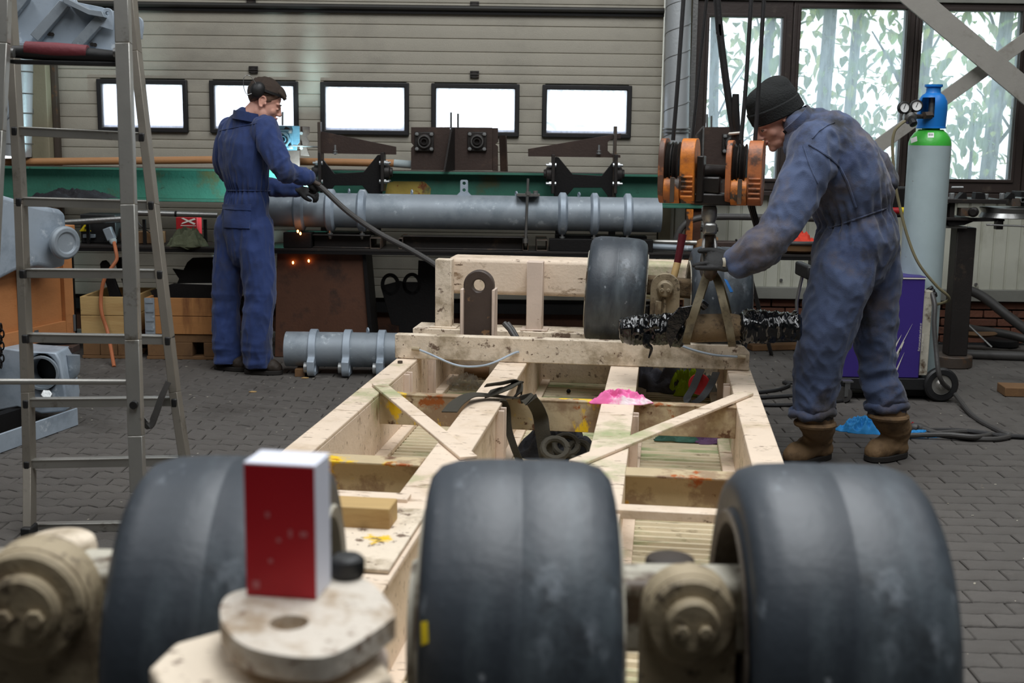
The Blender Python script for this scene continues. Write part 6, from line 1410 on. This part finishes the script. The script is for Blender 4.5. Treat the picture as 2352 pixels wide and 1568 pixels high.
# ================================================================ PEOPLE
def fuse(b, voxel, smooth=2, fac=.5):
    """melt overlapping closed shapes into one continuous surface"""
    bmesh.ops.recalc_face_normals(b.bm, faces=b.bm.faces[:])
    me = bpy.data.meshes.new('fuse'); b.bm.to_mesh(me); b.bm.free()
    o = bpy.data.objects.new('fuse', me); sc.collection.objects.link(o)
    m = o.modifiers.new('r', 'REMESH'); m.mode = 'VOXEL'; m.voxel_size = voxel; m.adaptivity = 0
    if smooth: s_ = o.modifiers.new('s', 'SMOOTH'); s_.iterations = smooth; s_.factor = fac
    dg = bpy.context.evaluated_depsgraph_get(); ev = o.evaluated_get(dg)
    r = bpy.data.meshes.new_from_object(ev); bpy.data.objects.remove(o); bpy.data.meshes.remove(me); return r
def gauss(x, w): return math.exp(-(x / w) ** 2)
def folds(me, seed, gathers=(), stacks=(), base=.010, sc_=(5, 5, 3), creases=()):
    nr = [v.normal.copy() for v in me.vertices]
    for v, n in zip(me.vertices, nr):
        p = v.co; q = V((p.x * sc_[0] + seed, p.y * sc_[1], p.z * sc_[2]))
        d = base * (.45 - abs(noise.noise(q)) * 2.0) + base * .55 * (.4 - abs(noise.noise(q * 2.1 + V((3, 1, 7)))) * 2) + base * .3 * (.35 - abs(noise.noise(q * 4.7)) * 2)
        for c, ax, w, cnt, amp in gathers:
            h = (p - c).dot(ax)
            if abs(h) < 3 * w:
                _, x, u = basis(ax); r = p - c; a = math.atan2(r.dot(u), r.dot(x))
                d += amp * gauss(h, w) * math.sin(a * cnt + 2.5 * noise.noise(p * 7)) - amp * 1.1 * gauss(h, w * .35)
        for c, rad, ax, fr, amp in stacks:
            r = p - c; L_ = r.length
            if L_ < 2.2 * rad:
                h = r.dot(ax); _, x, u = basis(ax); a1, a2 = r.dot(x), r.dot(u)
                k = noise.noise(V((a1 * 5 + seed, a2 * 5, (h + .4 * a1 * math.sin(seed)) * fr * .19))); k2 = noise.noise(V((a1 * 8, a2 * 8 + seed, (h - .5 * a2) * fr * .36)))
                d += amp * gauss(L_, rad) * ((.42 - abs(k) * 2.4) * 1.5 + (.3 - abs(k2) * 2) * .7)
        v.co = p + n * d
    me.update(); return me
def head_parts(M_, rim=True):
    """face and skull in head space (x: right, y: forward, z: up), moved to place by M_"""
    b = B()
    b.ell((0, -.014, .036), (.0765, .095, .084), n=28, m=18); b.ell((0, .028, -.018), (.061, .060, .086), n=24, m=16)
    b.ell((0, .040, -.076), (.046, .044, .036), n=20, m=12); b.ell((0, .071, -.096), (.021, .018, .017), n=16, m=10)
    for s in (-1, 1):
        b.ell((s * .033, .052, -.028), (.027, .025, .028), n=16, m=10); b.ell((s * .045, .0, -.062), (.022, .042, .034), n=16, m=10)
        b.ell((s * .0115, .096, -.034), (.0095, .011, .008), n=12, m=8); b.ell((s * .026, .071, .020), (.028, .016, .009), n=14, m=8)
        ea = [V((s * (.080 + .006 * (yy < 0)), -.014 + yy, -.004 + zz)) for yy, zz in ((.012, .012), (.008, .024), (-.004, .031), (-.016, .026), (-.021, .012), (-.018, -.004), (-.011, -.018), (-.002, -.028), (.006, -.024))][0 if rim else 5:]; b.limb(ea, ([.0052] * 7 + [.0065, .006])[-len(ea):], n=10, smooth=2); b.ell((s * .077, -.012, .0), (.006, .017, .024), n=14, m=10); b.ell((s * .081, .006, -.006), (.006, .006, .009), n=10, m=8)
        b.ell((s * .030, .079, -.006), (.015, .010, .0075), n=14, m=8)
    b.limb([(0, .083, .014), (0, .095, -.012), (0, .103, -.029)], [.0085, .010, .0125], n=14)
    b.ell((0, .089, -.056), (.022, .010, .006), n=16, m=8); b.ell((0, .086, -.066), (.019, .010, .0065), n=16, m=8)
    b.limb([(0, -.025, -.05), (0, -.048, -.11), (0, -.058, -.15)], [.055, .054, .052], n=20)
    return b.xf(M_)
def hmat(c, f, up=(0, 0, 1), s=1.0):
    f, x, u = basis(f, up); R = Matrix((x * s, f * s, u * s)).transposed().to_4x4(); R.translation = V(c); return R
def face_extras(par, M_, lipname='lips'):
    for s in (-1, 1):
        B().ell((s * .030, .0840, -.004), (.0090, .0050, .0036), n=14, m=8).xf(M_).out('eye', 'eye_white', par)
        B().ell((s * .030, .0885, -.0045), (.0040, .0018, .0034), n=12, m=8).xf(M_).out('iris', 'eye_dark', par)
        B().limb([(s * .019, .0875, -.002), (s * .030, .0905, .001), (s * .041, .084, -.002)], [.0012, .0019, .0012], n=8, flat=.8).xf(M_).out('eyelash', 'eye_dark', par)
        B().limb([(s * .012, .0875, .020), (s * .030, .0885, .024), (s * .048, .076, .020)], [.0035, .0045, .003], n=8, flat=.6).xf(M_).out('eyebrow', 'hair', par)
    q = B(); q.limb([(-.020, .089, -.0575), (-.008, .0975, -.054), (0, .0965, -.0555), (.008, .0975, -.054), (.020, .089, -.0575)], [.002, .0038, .0036, .0038, .002], n=10).limb([(-.018, .088, -.061), (0, .096, -.0645), (.018, .088, -.061)], [.002, .0048, .002], n=10)
    q.xf(M_).out('lips', 'lips', par)

# ---------------------------------------------------------------- man at the bench (left)
F1 = V((.74, .67, 0)).normalized(); Y1 = 7.52
def A1(u, v, dy=0): return P(u, v, Y1 + dy)
h1c = A1(608, 236, -.02); H1 = hmat(h1c, (.90, .20, -.40), s=1.06)
sk = head_parts(H1)
sk.limb([A1(590, 275), A1(566, 350), A1(566, 440), A1(562, 540)], [.07, .13, .12, .13], side=F1, flat=.65)
for pts, r in (([A1(610, 310, -.14), A1(646, 386, -.20), A1(698, 406, -.08), A1(708, 409, -.05)], [.05, .04, .03, .028]), ([A1(530, 310, .14), A1(528, 396, .2), A1(640, 432, .28), A1(676, 436, .30)], [.05, .04, .03, .028]),
               ([A1(590, 530, -.06), A1(597, 690, -.10), A1(596, 785, -.10)], [.08, .06, .045]), ([A1(536, 530, .06), A1(523, 690, .04), A1(522, 782, .02)], [.08, .06, .045])): sk.limb(pts, r)
me = fuse(sk, .0042, 5)
man1 = B().out('person', 'skin', mesh=me, ang=180, label='man in blue overalls with ear defenders on his head, working at the bench', cat='person')
# overalls
b = B()
b.limb([A1(562, 560), A1(562, 510), A1(567, 440), A1(562, 385), A1(560, 330), A1(572, 288), A1(592, 264)], [.165, .185, .162, .188, .19, .150, .085], n=28, side=F1, flat=.70)
b.limb([A1(606, 296, -.12), A1(628, 345, -.18), A1(648, 388, -.2), A1(676, 399, -.14), A1(704, 408, -.06)], [.086, .076, .070, .064, .052], n=20)
b.limb([A1(532, 300, .13), A1(520, 350, .16), A1(526, 398, .20), A1(590, 424, .26), A1(684, 434, .30)], [.086, .078, .070, .062, .052], n=20)
b.limb([A1(586, 525, -.05), A1(592, 600, -.08), A1(597, 690, -.10), A1(594, 770, -.10), A1(594, 826, -.10)], [.120, .108, .096, .100, .096], n=22)
b.limb([A1(536, 525, .06), A1(526, 600, .05), A1(522, 690, .04), A1(521, 770, .03), A1(522, 822, .02)], [.118, .104, .090, .088, .086], n=22)
nb = H1 @ V((0, -.060, -.135)); b.limb([A1(574, 310), nb], [.15, .074], n=24)
me = fuse(b, .0075, 6)
wc1 = A1(566, 437); ax1 = Z_
me = folds(me, 3.1, gathers=[(wc1, ax1, .075, 26, .007)], stacks=[(A1(594, 815, -.1), .11, Z_, 75, .012), (A1(522, 812, .02), .11, Z_, 75, .012), (A1(648, 386, -.2), .09, V((.6, .2, -.5)).normalized(), 95, .009), (A1(597, 690, -.1), .12, Z_, 60, .007), (A1(522, 690, .04), .12, Z_, 60, .007), (A1(700, 406, -.06), .05, V((.9, 0, -.2)), 160, .004)], base=.014, sc_=(6, 6, 2.2))
for v in me.vertices: v.co.z = max(v.co.z, .045 + .012 * noise.noise(v.co * 9))
ov1 = B().out('overalls', 'overall_blue', man1, mesh=me, ang=180)
# collar, pocket, seams
cc = h1c + H1.to_3x3() @ V((0, -.056, -.112)); q = B(); up_ = (H1.to_3x3() @ V((0, -.25, 1))).normalized(); d, x, u = basis(up_)
ring = []
for i in range(25):
    a = math.radians(360 * i / 24); ring.append(cc + (x * math.cos(a) + u * math.sin(a)) * .086)
q.ribbon(ring, .052, .008, up_, 0); q.out('collar', 'overall_blue', ov1, ang=60)
def pocket(parent, u, v, Y, w, h, m, R=None, flap=True):
    c = P(u, v, Y); q = B(); q.box(c, (w, .010, h), R); q.out('pocket', m, parent, bevel=.004)
    if flap: q = B(); q.box(c + V((0, -.006, h * .42)), (w * 1.06, .010, h * .28), R); q.out('pocket_flap', m, parent, bevel=.004)
patch(ov1, [(516, 478), (576, 480), (574, 525), (516, 522)], 'overall_blue', 'back_pocket')
patch(ov1, [(514, 470), (577, 470), (577, 483), (515, 481)], 'overall_blue', 'pocket_flap', lift=.008)
lerp2 = lambda a, b_, n: [(a[0] + (b_[0] - a[0]) * i / n, a[1] + (b_[1] - a[1]) * i / n) for i in range(n + 1)]
seam(ov1, lerp2((505, 300), (590, 283), 12), 'overall_blue'); seam(ov1, lerp2((589, 300), (575, 430), 16), 'overall_blue'); seam(ov1, lerp2((509, 437), (620, 438), 24), 'overall_blue', 'waistband', .004)
# head: hair, ear defenders
face_extras(man1, H1)
q = B(); q.ell((0, -.016, .048), (.0835, .102, .093), n=48, m=36)
for v in q.bm.verts:
    p = v.co; edge = .030 + max(0, p.y + .02) * .55 - max(0, -.03 - p.y) * 1.2
    k = noise.noise(p * 70) * .05 + noise.noise(p * 160) * .03
    v.co = p * (1.0 + k) if p.z > edge else V((p.x * .86, p.y * .86, p.z))
for i in range(16):
    s = -.05 + .1 * i / 15; q.limb([(s, .052, .108 - s * s * 10), (s * 1.05, .078, .096 - s * s * 8), (s * 1.1 + .004, .095 + .006 * math.sin(i * 2.2), .074 + .010 * math.sin(i * 1.3) - s * s * 6)], [.014, .010, .002], n=8, smooth=2)
q.xf(H1); q.out('hair', 'hair', man1, ang=60)
q = B(); q.ell((0, -.0145, .036), (.0785, .0965, .0855), n=40, m=28)
for v in q.bm.verts:
    p = v.co; edge = .006 + max(0, p.y - .02) * 1.0 - max(0, -.03 - p.y) * .9
    if p.z < edge: v.co = V((p.x * .88, p.y * .88, p.z))
q.xf(H1); q.out('cropped_hair', 'hair_short', man1, ang=60)
em = B(); ec = V((.086, -.062, .045))
m1 = man1
em.ell(ec, (.026, .038, .046), n=24, m=14); em.ell(ec + V((-.012, 0, 0)), (.020, .042, .050), n=24, m=14); em.xf(H1); em.out('ear_defender_cup', 'black_plastic', man1)
em = B(); em.ell(V((-ec.x, ec.y, ec.z)), (.026, .038, .046), n=24, m=14).xf(H1); em.out('ear_defender_cup', 'black_plastic', man1)
pts = [(.088, -.050, .060), (.088, .0, .062), (.076, .04, .066), (.056, .066, .070), (.02, .083, .074), (-.02, .083, .074), (-.056, .066, .07), (-.076, .04, .066), (-.088, 0, .062), (-.088, -.05, .06)]
q = B(); q.ribbon([H1 @ V(p) for p in pts], .015, .006, (H1.to_3x3() @ Z_), 4); q.out('ear_defender_band', 'black_plastic', man1)
q = B(); q.tube([H1 @ V(p) for p in ((.095, -.085, .075), (.10, -.13, .10), (.10, -.155, .085), (.10, -.145, .04), (.098, -.11, .0), (.095, -.085, .015))], .0022, 6, smooth=4); q.out('wire_band', 'steel', man1)
# gloves
def hand(wrist, d, palm_n, s, fingers, m='glove'):
    """glove: palm along d, back of the hand facing palm_n; fingers: (spread, [bend angles], length)"""
    d = V(d).normalized(); n_ = V(palm_n).normalized(); x = d.cross(n_).normalized(); n_ = x.cross(d).normalized(); w = V(wrist); b = B()
    L = .095 * s
    b.limb([w - d * .03 * s, w + d * .02 * s], [.034 * s, .034 * s], flat=.75, side=n_, n=16)
    b.limb([w + d * .01 * s, w + d * L * .55, w + d * L * .9], [.038 * s, .047 * s, .043 * s], flat=.40, side=n_, n=18)
    for off, spread, bends, ln in fingers:
        p = w + d * (L * .92) + x * off * s; dd = (d + x * spread).normalized(); pts = [p - dd * .02 * s, p]; rr = [.0115 * s, .0115 * s]
        for k, (bd_, fr) in enumerate(zip(bends, (.45, .31, .24))):
            ax = x; dd = Matrix.Rotation(bd_, 3, ax) @ dd; pts.append(pts[-1] + dd * ln * fr * s); rr.append((.0112, .0100, .0085)[k] * s)
        b.limb(pts, rr, n=12, smooth=3)
    return b, d, x, n_
def glove(par, wrist, d, nrm, s, fingers, thumb):
    b, d, x, n_ = hand(wrist, d, nrm, s, fingers)
    t0 = V(wrist) + d * .028 * s + x * thumb[0] * .034 * s
    pts = [t0] + [t0 + (d * a + x * thumb[0] * c_ + n_ * e) * s for a, c_, e in thumb[1]]
    b.limb(pts, [.016 * s, .0145 * s, .0125 * s, .010 * s][:len(pts)], n=12, smooth=3)
    me = fuse(b, .0032, 2); return B().out('glove', 'glove', par, mesh=me, ang=180)
glove(man1, A1(703, 408, -.06), (A1(718, 420, -.03) - A1(703, 408, -.06)), (.3, -.7, .5), .98,
      [(-.032, -.05, (-.7, -1.2, -.8), .072), (-.011, 0, (-.7, -1.25, -.8), .08), (.011, .0, (-.75, -1.25, -.8), .076), (.031, .05, (-.8, -1.2, -.8), .062)], (-1, [(.03, .02, -.012), (.055, .012, -.035), (.07, -.01, -.045)]))
glove(man1, A1(684, 434, .30), (A1(700, 438, .30) - A1(684, 434, .30)), (0, -.5, 1), .98,
      [(-.032, -.05, (-.4, -.7, -.5), .072), (-.011, 0, (-.4, -.7, -.5), .08), (.011, .0, (-.4, -.7, -.5), .076), (.031, .05, (-.4, -.7, -.5), .062)], (1, [(.03, .02, -.012), (.055, .012, -.03), (.07, 0, -.04)]))
# shoes
def boot(par, heel, toe, w, h, shaft_top, rs, m='boot', sole=True, toe_h=.6):
    """heel, toe: points on the floor; shaft_top: centre of the shaft's upper end"""
    heel, toe = V(heel), V(toe); heel.z = toe.z = 0; d = (toe - heel).normalized(); L_ = (toe - heel).length; x = d.cross(Z_); b = B()
    b.limb([heel + d * .045 + Z_ * .055, heel + d * L_ * .45 + Z_ * .060, heel + d * L_ * .72 + Z_ * .055 * toe_h * 1.5, toe - d * .045 + Z_ * .042], [w * .46, w * .46, w * .52, w * .44], flat=.88, side=Z_, n=20)
    an = heel + d * (L_ * .26); b.limb([an + Z_ * .04, an + Z_ * h, V(shaft_top)], [w * .42, rs * .92, rs], n=20)
    b.limb([an + d * L_ * .10 + Z_ * .09, an + d * L_ * .30 + Z_ * .075], [w * .42, w * .40], n=16)
    me = fuse(b, .006, 3); me = folds(me, heel.x * 9, stacks=[(an + Z_ * h, .09, Z_, 85, .007)], base=.004, sc_=(9, 9, 9))
    for v in me.vertices: v.co.z = max(v.co.z, .012)
    o = B().out('boot', m, par, mesh=me, ang=180)
    pts = []
    for t in range(28):
        a = 2 * math.pi * t / 28; k = math.cos(a) * .5 + .5
        c_ = heel.lerp(toe, k); ww = w * (.47 if k < .4 else .47 + .07 * math.sin((k - .4) / .6 * math.pi)) * abs(math.sin(a)) ** .55 * (1 if math.sin(a) > 0 else -1)
        pts.append(c_ + x * ww + Z_ * .001)
    B().plate(pts, (0, 0, .026)).out('sole', 'sole', o, bevel=.003); return o
for (u, v, dy, dx_, dyy) in ((594, 826, -.10, .97, -.12), (522, 822, .02, .9, -.3)):
    q_ = A1(u, v, dy); f_ = V((dx_, dyy, 0)).normalized(); q_.z = 0; boot(man1, q_ - f_ * .09, q_ + f_ * .152, .10, .10, V((q_.x, q_.y, .17)), .05, 'boot_dark')
# torch lance and hose in his hand
tl = E('cutting_torch', A1(715, 412, -.02), 'dark cutting torch and hose held by the man with ear defenders', 'torch')
hp = A1(713, 414, -.035)
B().tube([P(736, 425, 7.46), hp, P(706, 406, 7.62), P(702, 408, 7.9), P(715, 425, 8.2)], [.013, .014, .013, .010, .008], 10, smooth=4).out('torch_handle', 'rusty_steel', tl)
B().tube([hp, P(740, 432, 7.46), P(800, 487, 7.38), P(870, 535, 7.28), P(940, 572, 7.2), P(1000, 608, 7.12), P(1050, 650, 7.1), G(1120, 815, .02)], .0165, 10, smooth=6).out('hose', 'hose_grey', tl)
ft = P(716, 428, 8.25)
B().ell(ft, (.012, .012, .012), n=12, m=8).out('flame', 'arc_glow', tl)
lt = bpy.data.lights.new('torch_flame_light', 'SPOT'); lt.spot_size = math.radians(118); lt.spot_blend = .35; lt.energy = 45; lt.color = (.62, .92, 1.0); lt.shadow_soft_size = .03
lo = bpy.data.objects.new('torch_flame_light', lt); lo.location = P(712, 440, 8.30); lo.rotation_euler = V((-.78, .46, .36)).to_track_quat('-Z', 'Y').to_euler(); sc.collection.objects.link(lo)
for k, (u, v, Y, lab) in enumerate(((673, 603, 7.98, 'left of two glowing sparks falling in front of the rusty bench leg'), (709, 599, 7.98, 'right of two glowing sparks falling in front of the rusty bench leg'), (684, 531, 7.9, 'glowing spark on the black block under the pipe, nearest the overalls'), (690, 536, 7.9, 'tiny glowing spark beside another on the black block under the pipe'))):
    c = P(u, v, Y); B().ell(c, (.006, .005, .010), n=8, m=6).out('spark', 'spark_glow', label=lab, cat='spark')

# ---------------------------------------------------------------- man bending over the axle (right)
F2 = V((-.97, -.1, 0)).normalized(); Y2 = 5.47
def A2(u, v, dy=0): return P(u, v, Y2 + dy)
h2c = A2(1781, 272, .04); H2 = hmat(h2c, (-.80, -.20, -.57), s=1.08)
sk = head_parts(H2, False)
sk.limb([A2(1832, 292), A2(1890, 350), A2(1940, 440), A2(1962, 550)], [.06, .12, .12, .13], side=(-.7, 0, -.6), flat=.7)
for pts, r in (([A2(1868, 350, -.17), A2(1800, 525, -.26), A2(1700, 602, -.27), A2(1690, 606, -.27)], [.055, .042, .03, .028]), ([A2(1912, 335, .17), A2(2026, 420, .28), A2(1990, 470, .30), A2(1960, 482, .30)], [.055, .042, .03, .028]),
               ([A2(1945, 580, -.09), A2(1886, 775, -.10), A2(1870, 955, -.06)], [.09, .065, .05]), ([A2(1998, 580, .09), A2(2010, 785, .10), A2(2036, 950, .06)], [.09, .065, .05])): sk.limb(pts, r)
me = fuse(sk, .0042, 5)
man2 = B().out('person', 'skin', mesh=me, ang=180, label='man in a black beanie and faded blue overalls bending over the trailer axle', cat='person')
b = B()
b.limb([A2(1962, 590), A2(1968, 550), A2(1962, 497), A2(1950, 440), A2(1925, 380), A2(1886, 325), A2(1842, 288)], [.185, .205, .185, .205, .212, .185, .10], n=30, side=F2, flat=.86)
b.limb([A2(1876, 340, -.14), A2(1846, 410, -.20), A2(1806, 505, -.26), A2(1778, 548, -.28), A2(1732, 580, -.29), A2(1690, 604, -.27)], [.118, .104, .092, .090, .084, .070], n=22)
b.limb([A2(1910, 335, .14), A2(1975, 370, .22), A2(2022, 415, .28), A2(1990, 462, .30), A2(1955, 482, .30)], [.115, .10, .088, .08, .065], n=20)
b.limb([A2(1948, 575, -.07), A2(1930, 660, -.10), A2(1898, 765, -.10), A2(1876, 850, -.08), A2(1868, 935, -.06)], [.150, .142, .122, .104, .100], n=24)
b.limb([A2(1992, 575, .08), A2(2006, 670, .10), A2(2008, 780, .10), A2(2022, 860, .08), A2(2035, 925, .06)], [.145, .118, .104, .092, .092], n=24)
nb = H2 @ V((0, -.062, -.17)); b.limb([A2(1872, 330), nb], [.15, .085], n=24)
me = fuse(b, .0075, 6)
wa = (A2(1925, 380) - A2(1962, 520)).normalized(); wc2 = A2(1962, 494)
me = folds(me, 8.3, gathers=[(wc2, wa, .085, 24, .008)], stacks=[(A2(1868, 905, -.06), .13, V((.25, 0, 1)).normalized(), 70, .014), (A2(2035, 890, .06), .13, V((-.25, 0, 1)).normalized(), 70, .014), (A2(1790, 535, -.24), .13, V((.7, 0, .6)).normalized(), 75, .012), (A2(1898, 770, -.1), .14, V((.3, 0, .9)).normalized(), 50, .009), (A2(2008, 790, .1), .14, Z_, 60, .009), (A2(1720, 588, -.18), .08, V((.9, 0, .3)).normalized(), 95, .008), (A2(1900, 430, -.15), .16, V((.5, 0, .8)).normalized(), 42, .008)], base=.019, sc_=(4.2, 4.2, 3.0))
_hz = A2(1866, 972, -.06).z
for v in me.vertices: v.co.z = max(v.co.z, _hz)
ov2 = B().out('overalls', 'overall_faded', man2, mesh=me, ang=180)
# trouser cuffs rolled over the boots
for (u, v, dy, r) in ((1866, 945, -.06, .106), (2036, 930, .06, .10)):
    c = A2(u, v, dy); q = B(); pts = circ(c, V((1, 0, .10)), Y_, r * .86, 22); q.tube([p + V((0, 0, .007 * math.sin(i * 1.1))) for i, p in enumerate(pts[:-1] + [pts[0]])], [.019 + .005 * math.sin(i * 2.3) for i in range(len(pts) - 1)] + [.019], 10, caps=False); q.out('rolled_cuff', 'overall_faded', ov2, ang=180)
# collar + yoke seam + flap over the shoulder blade
R2 = H2.to_3x3(); cc = A2(1828, 284); up_ = (A2(1812, 268) - A2(1850, 310)).normalized(); d, x, u = basis(up_); q = B()
q.ribbon([cc + (x * math.cos(math.radians(a)) + u * math.sin(math.radians(a))) * .088 for a in range(-40, 230, 12)], .056, .008, up_, 0); q.out('collar', 'overall_faded', ov2, ang=60)
q = B(); q.ribbon([cc - up_ * .004 + (x * math.cos(math.radians(a)) + u * math.sin(math.radians(a))) * .080 for a in range(-60, 250, 12)], .05, .006, up_, 0); q.out('inner_collar', 'cloth_black', ov2, ang=60)
seam(ov2, [(1858, 332), (1880, 345), (1905, 362), (1930, 385), (1945, 415), (1958, 450), (1968, 480)], 'overall_faded', 'back_pleat', .006)
seam(ov2, [(1866, 318), (1880, 302), (1900, 288), (1920, 280)], 'overall_faded'); seam(ov2, [(1845, 335), (1850, 350), (1858, 375), (1868, 400), (1880, 425)], 'overall_faded')
seam(ov2, lerp2((1906, 524), (2036, 478), 20), 'overall_faded', 'waistband', .004)
face_extras(man2, H2)
# beanie
b = B(); b.ell((0, -.020, .062), (.092, .112, .090), n=32, m=20); b.ell((0, -.05, .098), (.072, .078, .058), n=24, m=14); b.ell((0, .012, .10), (.066, .072, .05), n=24, m=14)
me = fuse(b.xf(H2), .006, 4); B().out('beanie', 'beanie', man2, mesh=me, ang=180)
q = B(); pts = []
for i in range(33):
    a = 2 * math.pi * i / 32; yy = math.cos(a); pts.append(H2 @ V((math.sin(a) * .087, -.018 + yy * .106, .030 + .016 * yy)))
q.ribbon(pts, .062, .020, (H2.to_3x3() @ Z_), 0); bn = q.out('beanie_cuff', 'beanie', man2, ang=50, bevel=.006)
# gloved hand on the sling
W2 = A2(1692, 605, -.27); K2 = A2(1650, 600, -.28)
glove(man2, W2, (K2 - W2), (.15, -.75, .65), 1.08,
      [(-.034, -.18, (.05, .05, .05), .085), (-.012, -.05, (-.15, -.2, -.2), .086), (.011, .05, (-.7, -1.2, -.8), .08), (.032, .10, (-.8, -1.2, -.8), .066)], (1, [(.045, .022, -.012), (.080, .028, -.02), (.112, .024, -.024)]))
q = B(); q.ribbon([A2(1662, 592, -.312), A2(1664, 602, -.318), A2(1663, 612, -.314)], .012, .003, X_, 3); q.out('cuff_print', 'rim', man2)
glove(man2, A2(1955, 482, .30), (-1, 0, -.1), (0, .3, 1), 1.0, [(-.032, -.05, (-.4, -.7, -.5), .072), (-.011, 0, (-.4, -.7, -.5), .08), (.011, .0, (-.4, -.7, -.5), .076), (.031, .05, (-.4, -.7, -.5), .062)], (1, [(.03, .02, -.012), (.055, .012, -.03), (.07, 0, -.04)]))
g1 = G(1885, 1052); g2 = G(1803, 1062); boot(man2, G(1902, 1050), G(1806, 1068), .115, .13, A2(1872, 965, -.06), .082)
boot(man2, G(2076, 1046), G(1992, 1060), .115, .13, A2(2040, 950, .05), .080)
for (u, v, dy, r) in ((1872, 972, -.06, .083), (2040, 955, .05, .082)):
    pts = circ(A2(u, v, dy), X_, Y_, r, 22); B().tube(pts + [pts[0]], .014, 8, caps=False).out('boot_cuff', 'boot', man2)
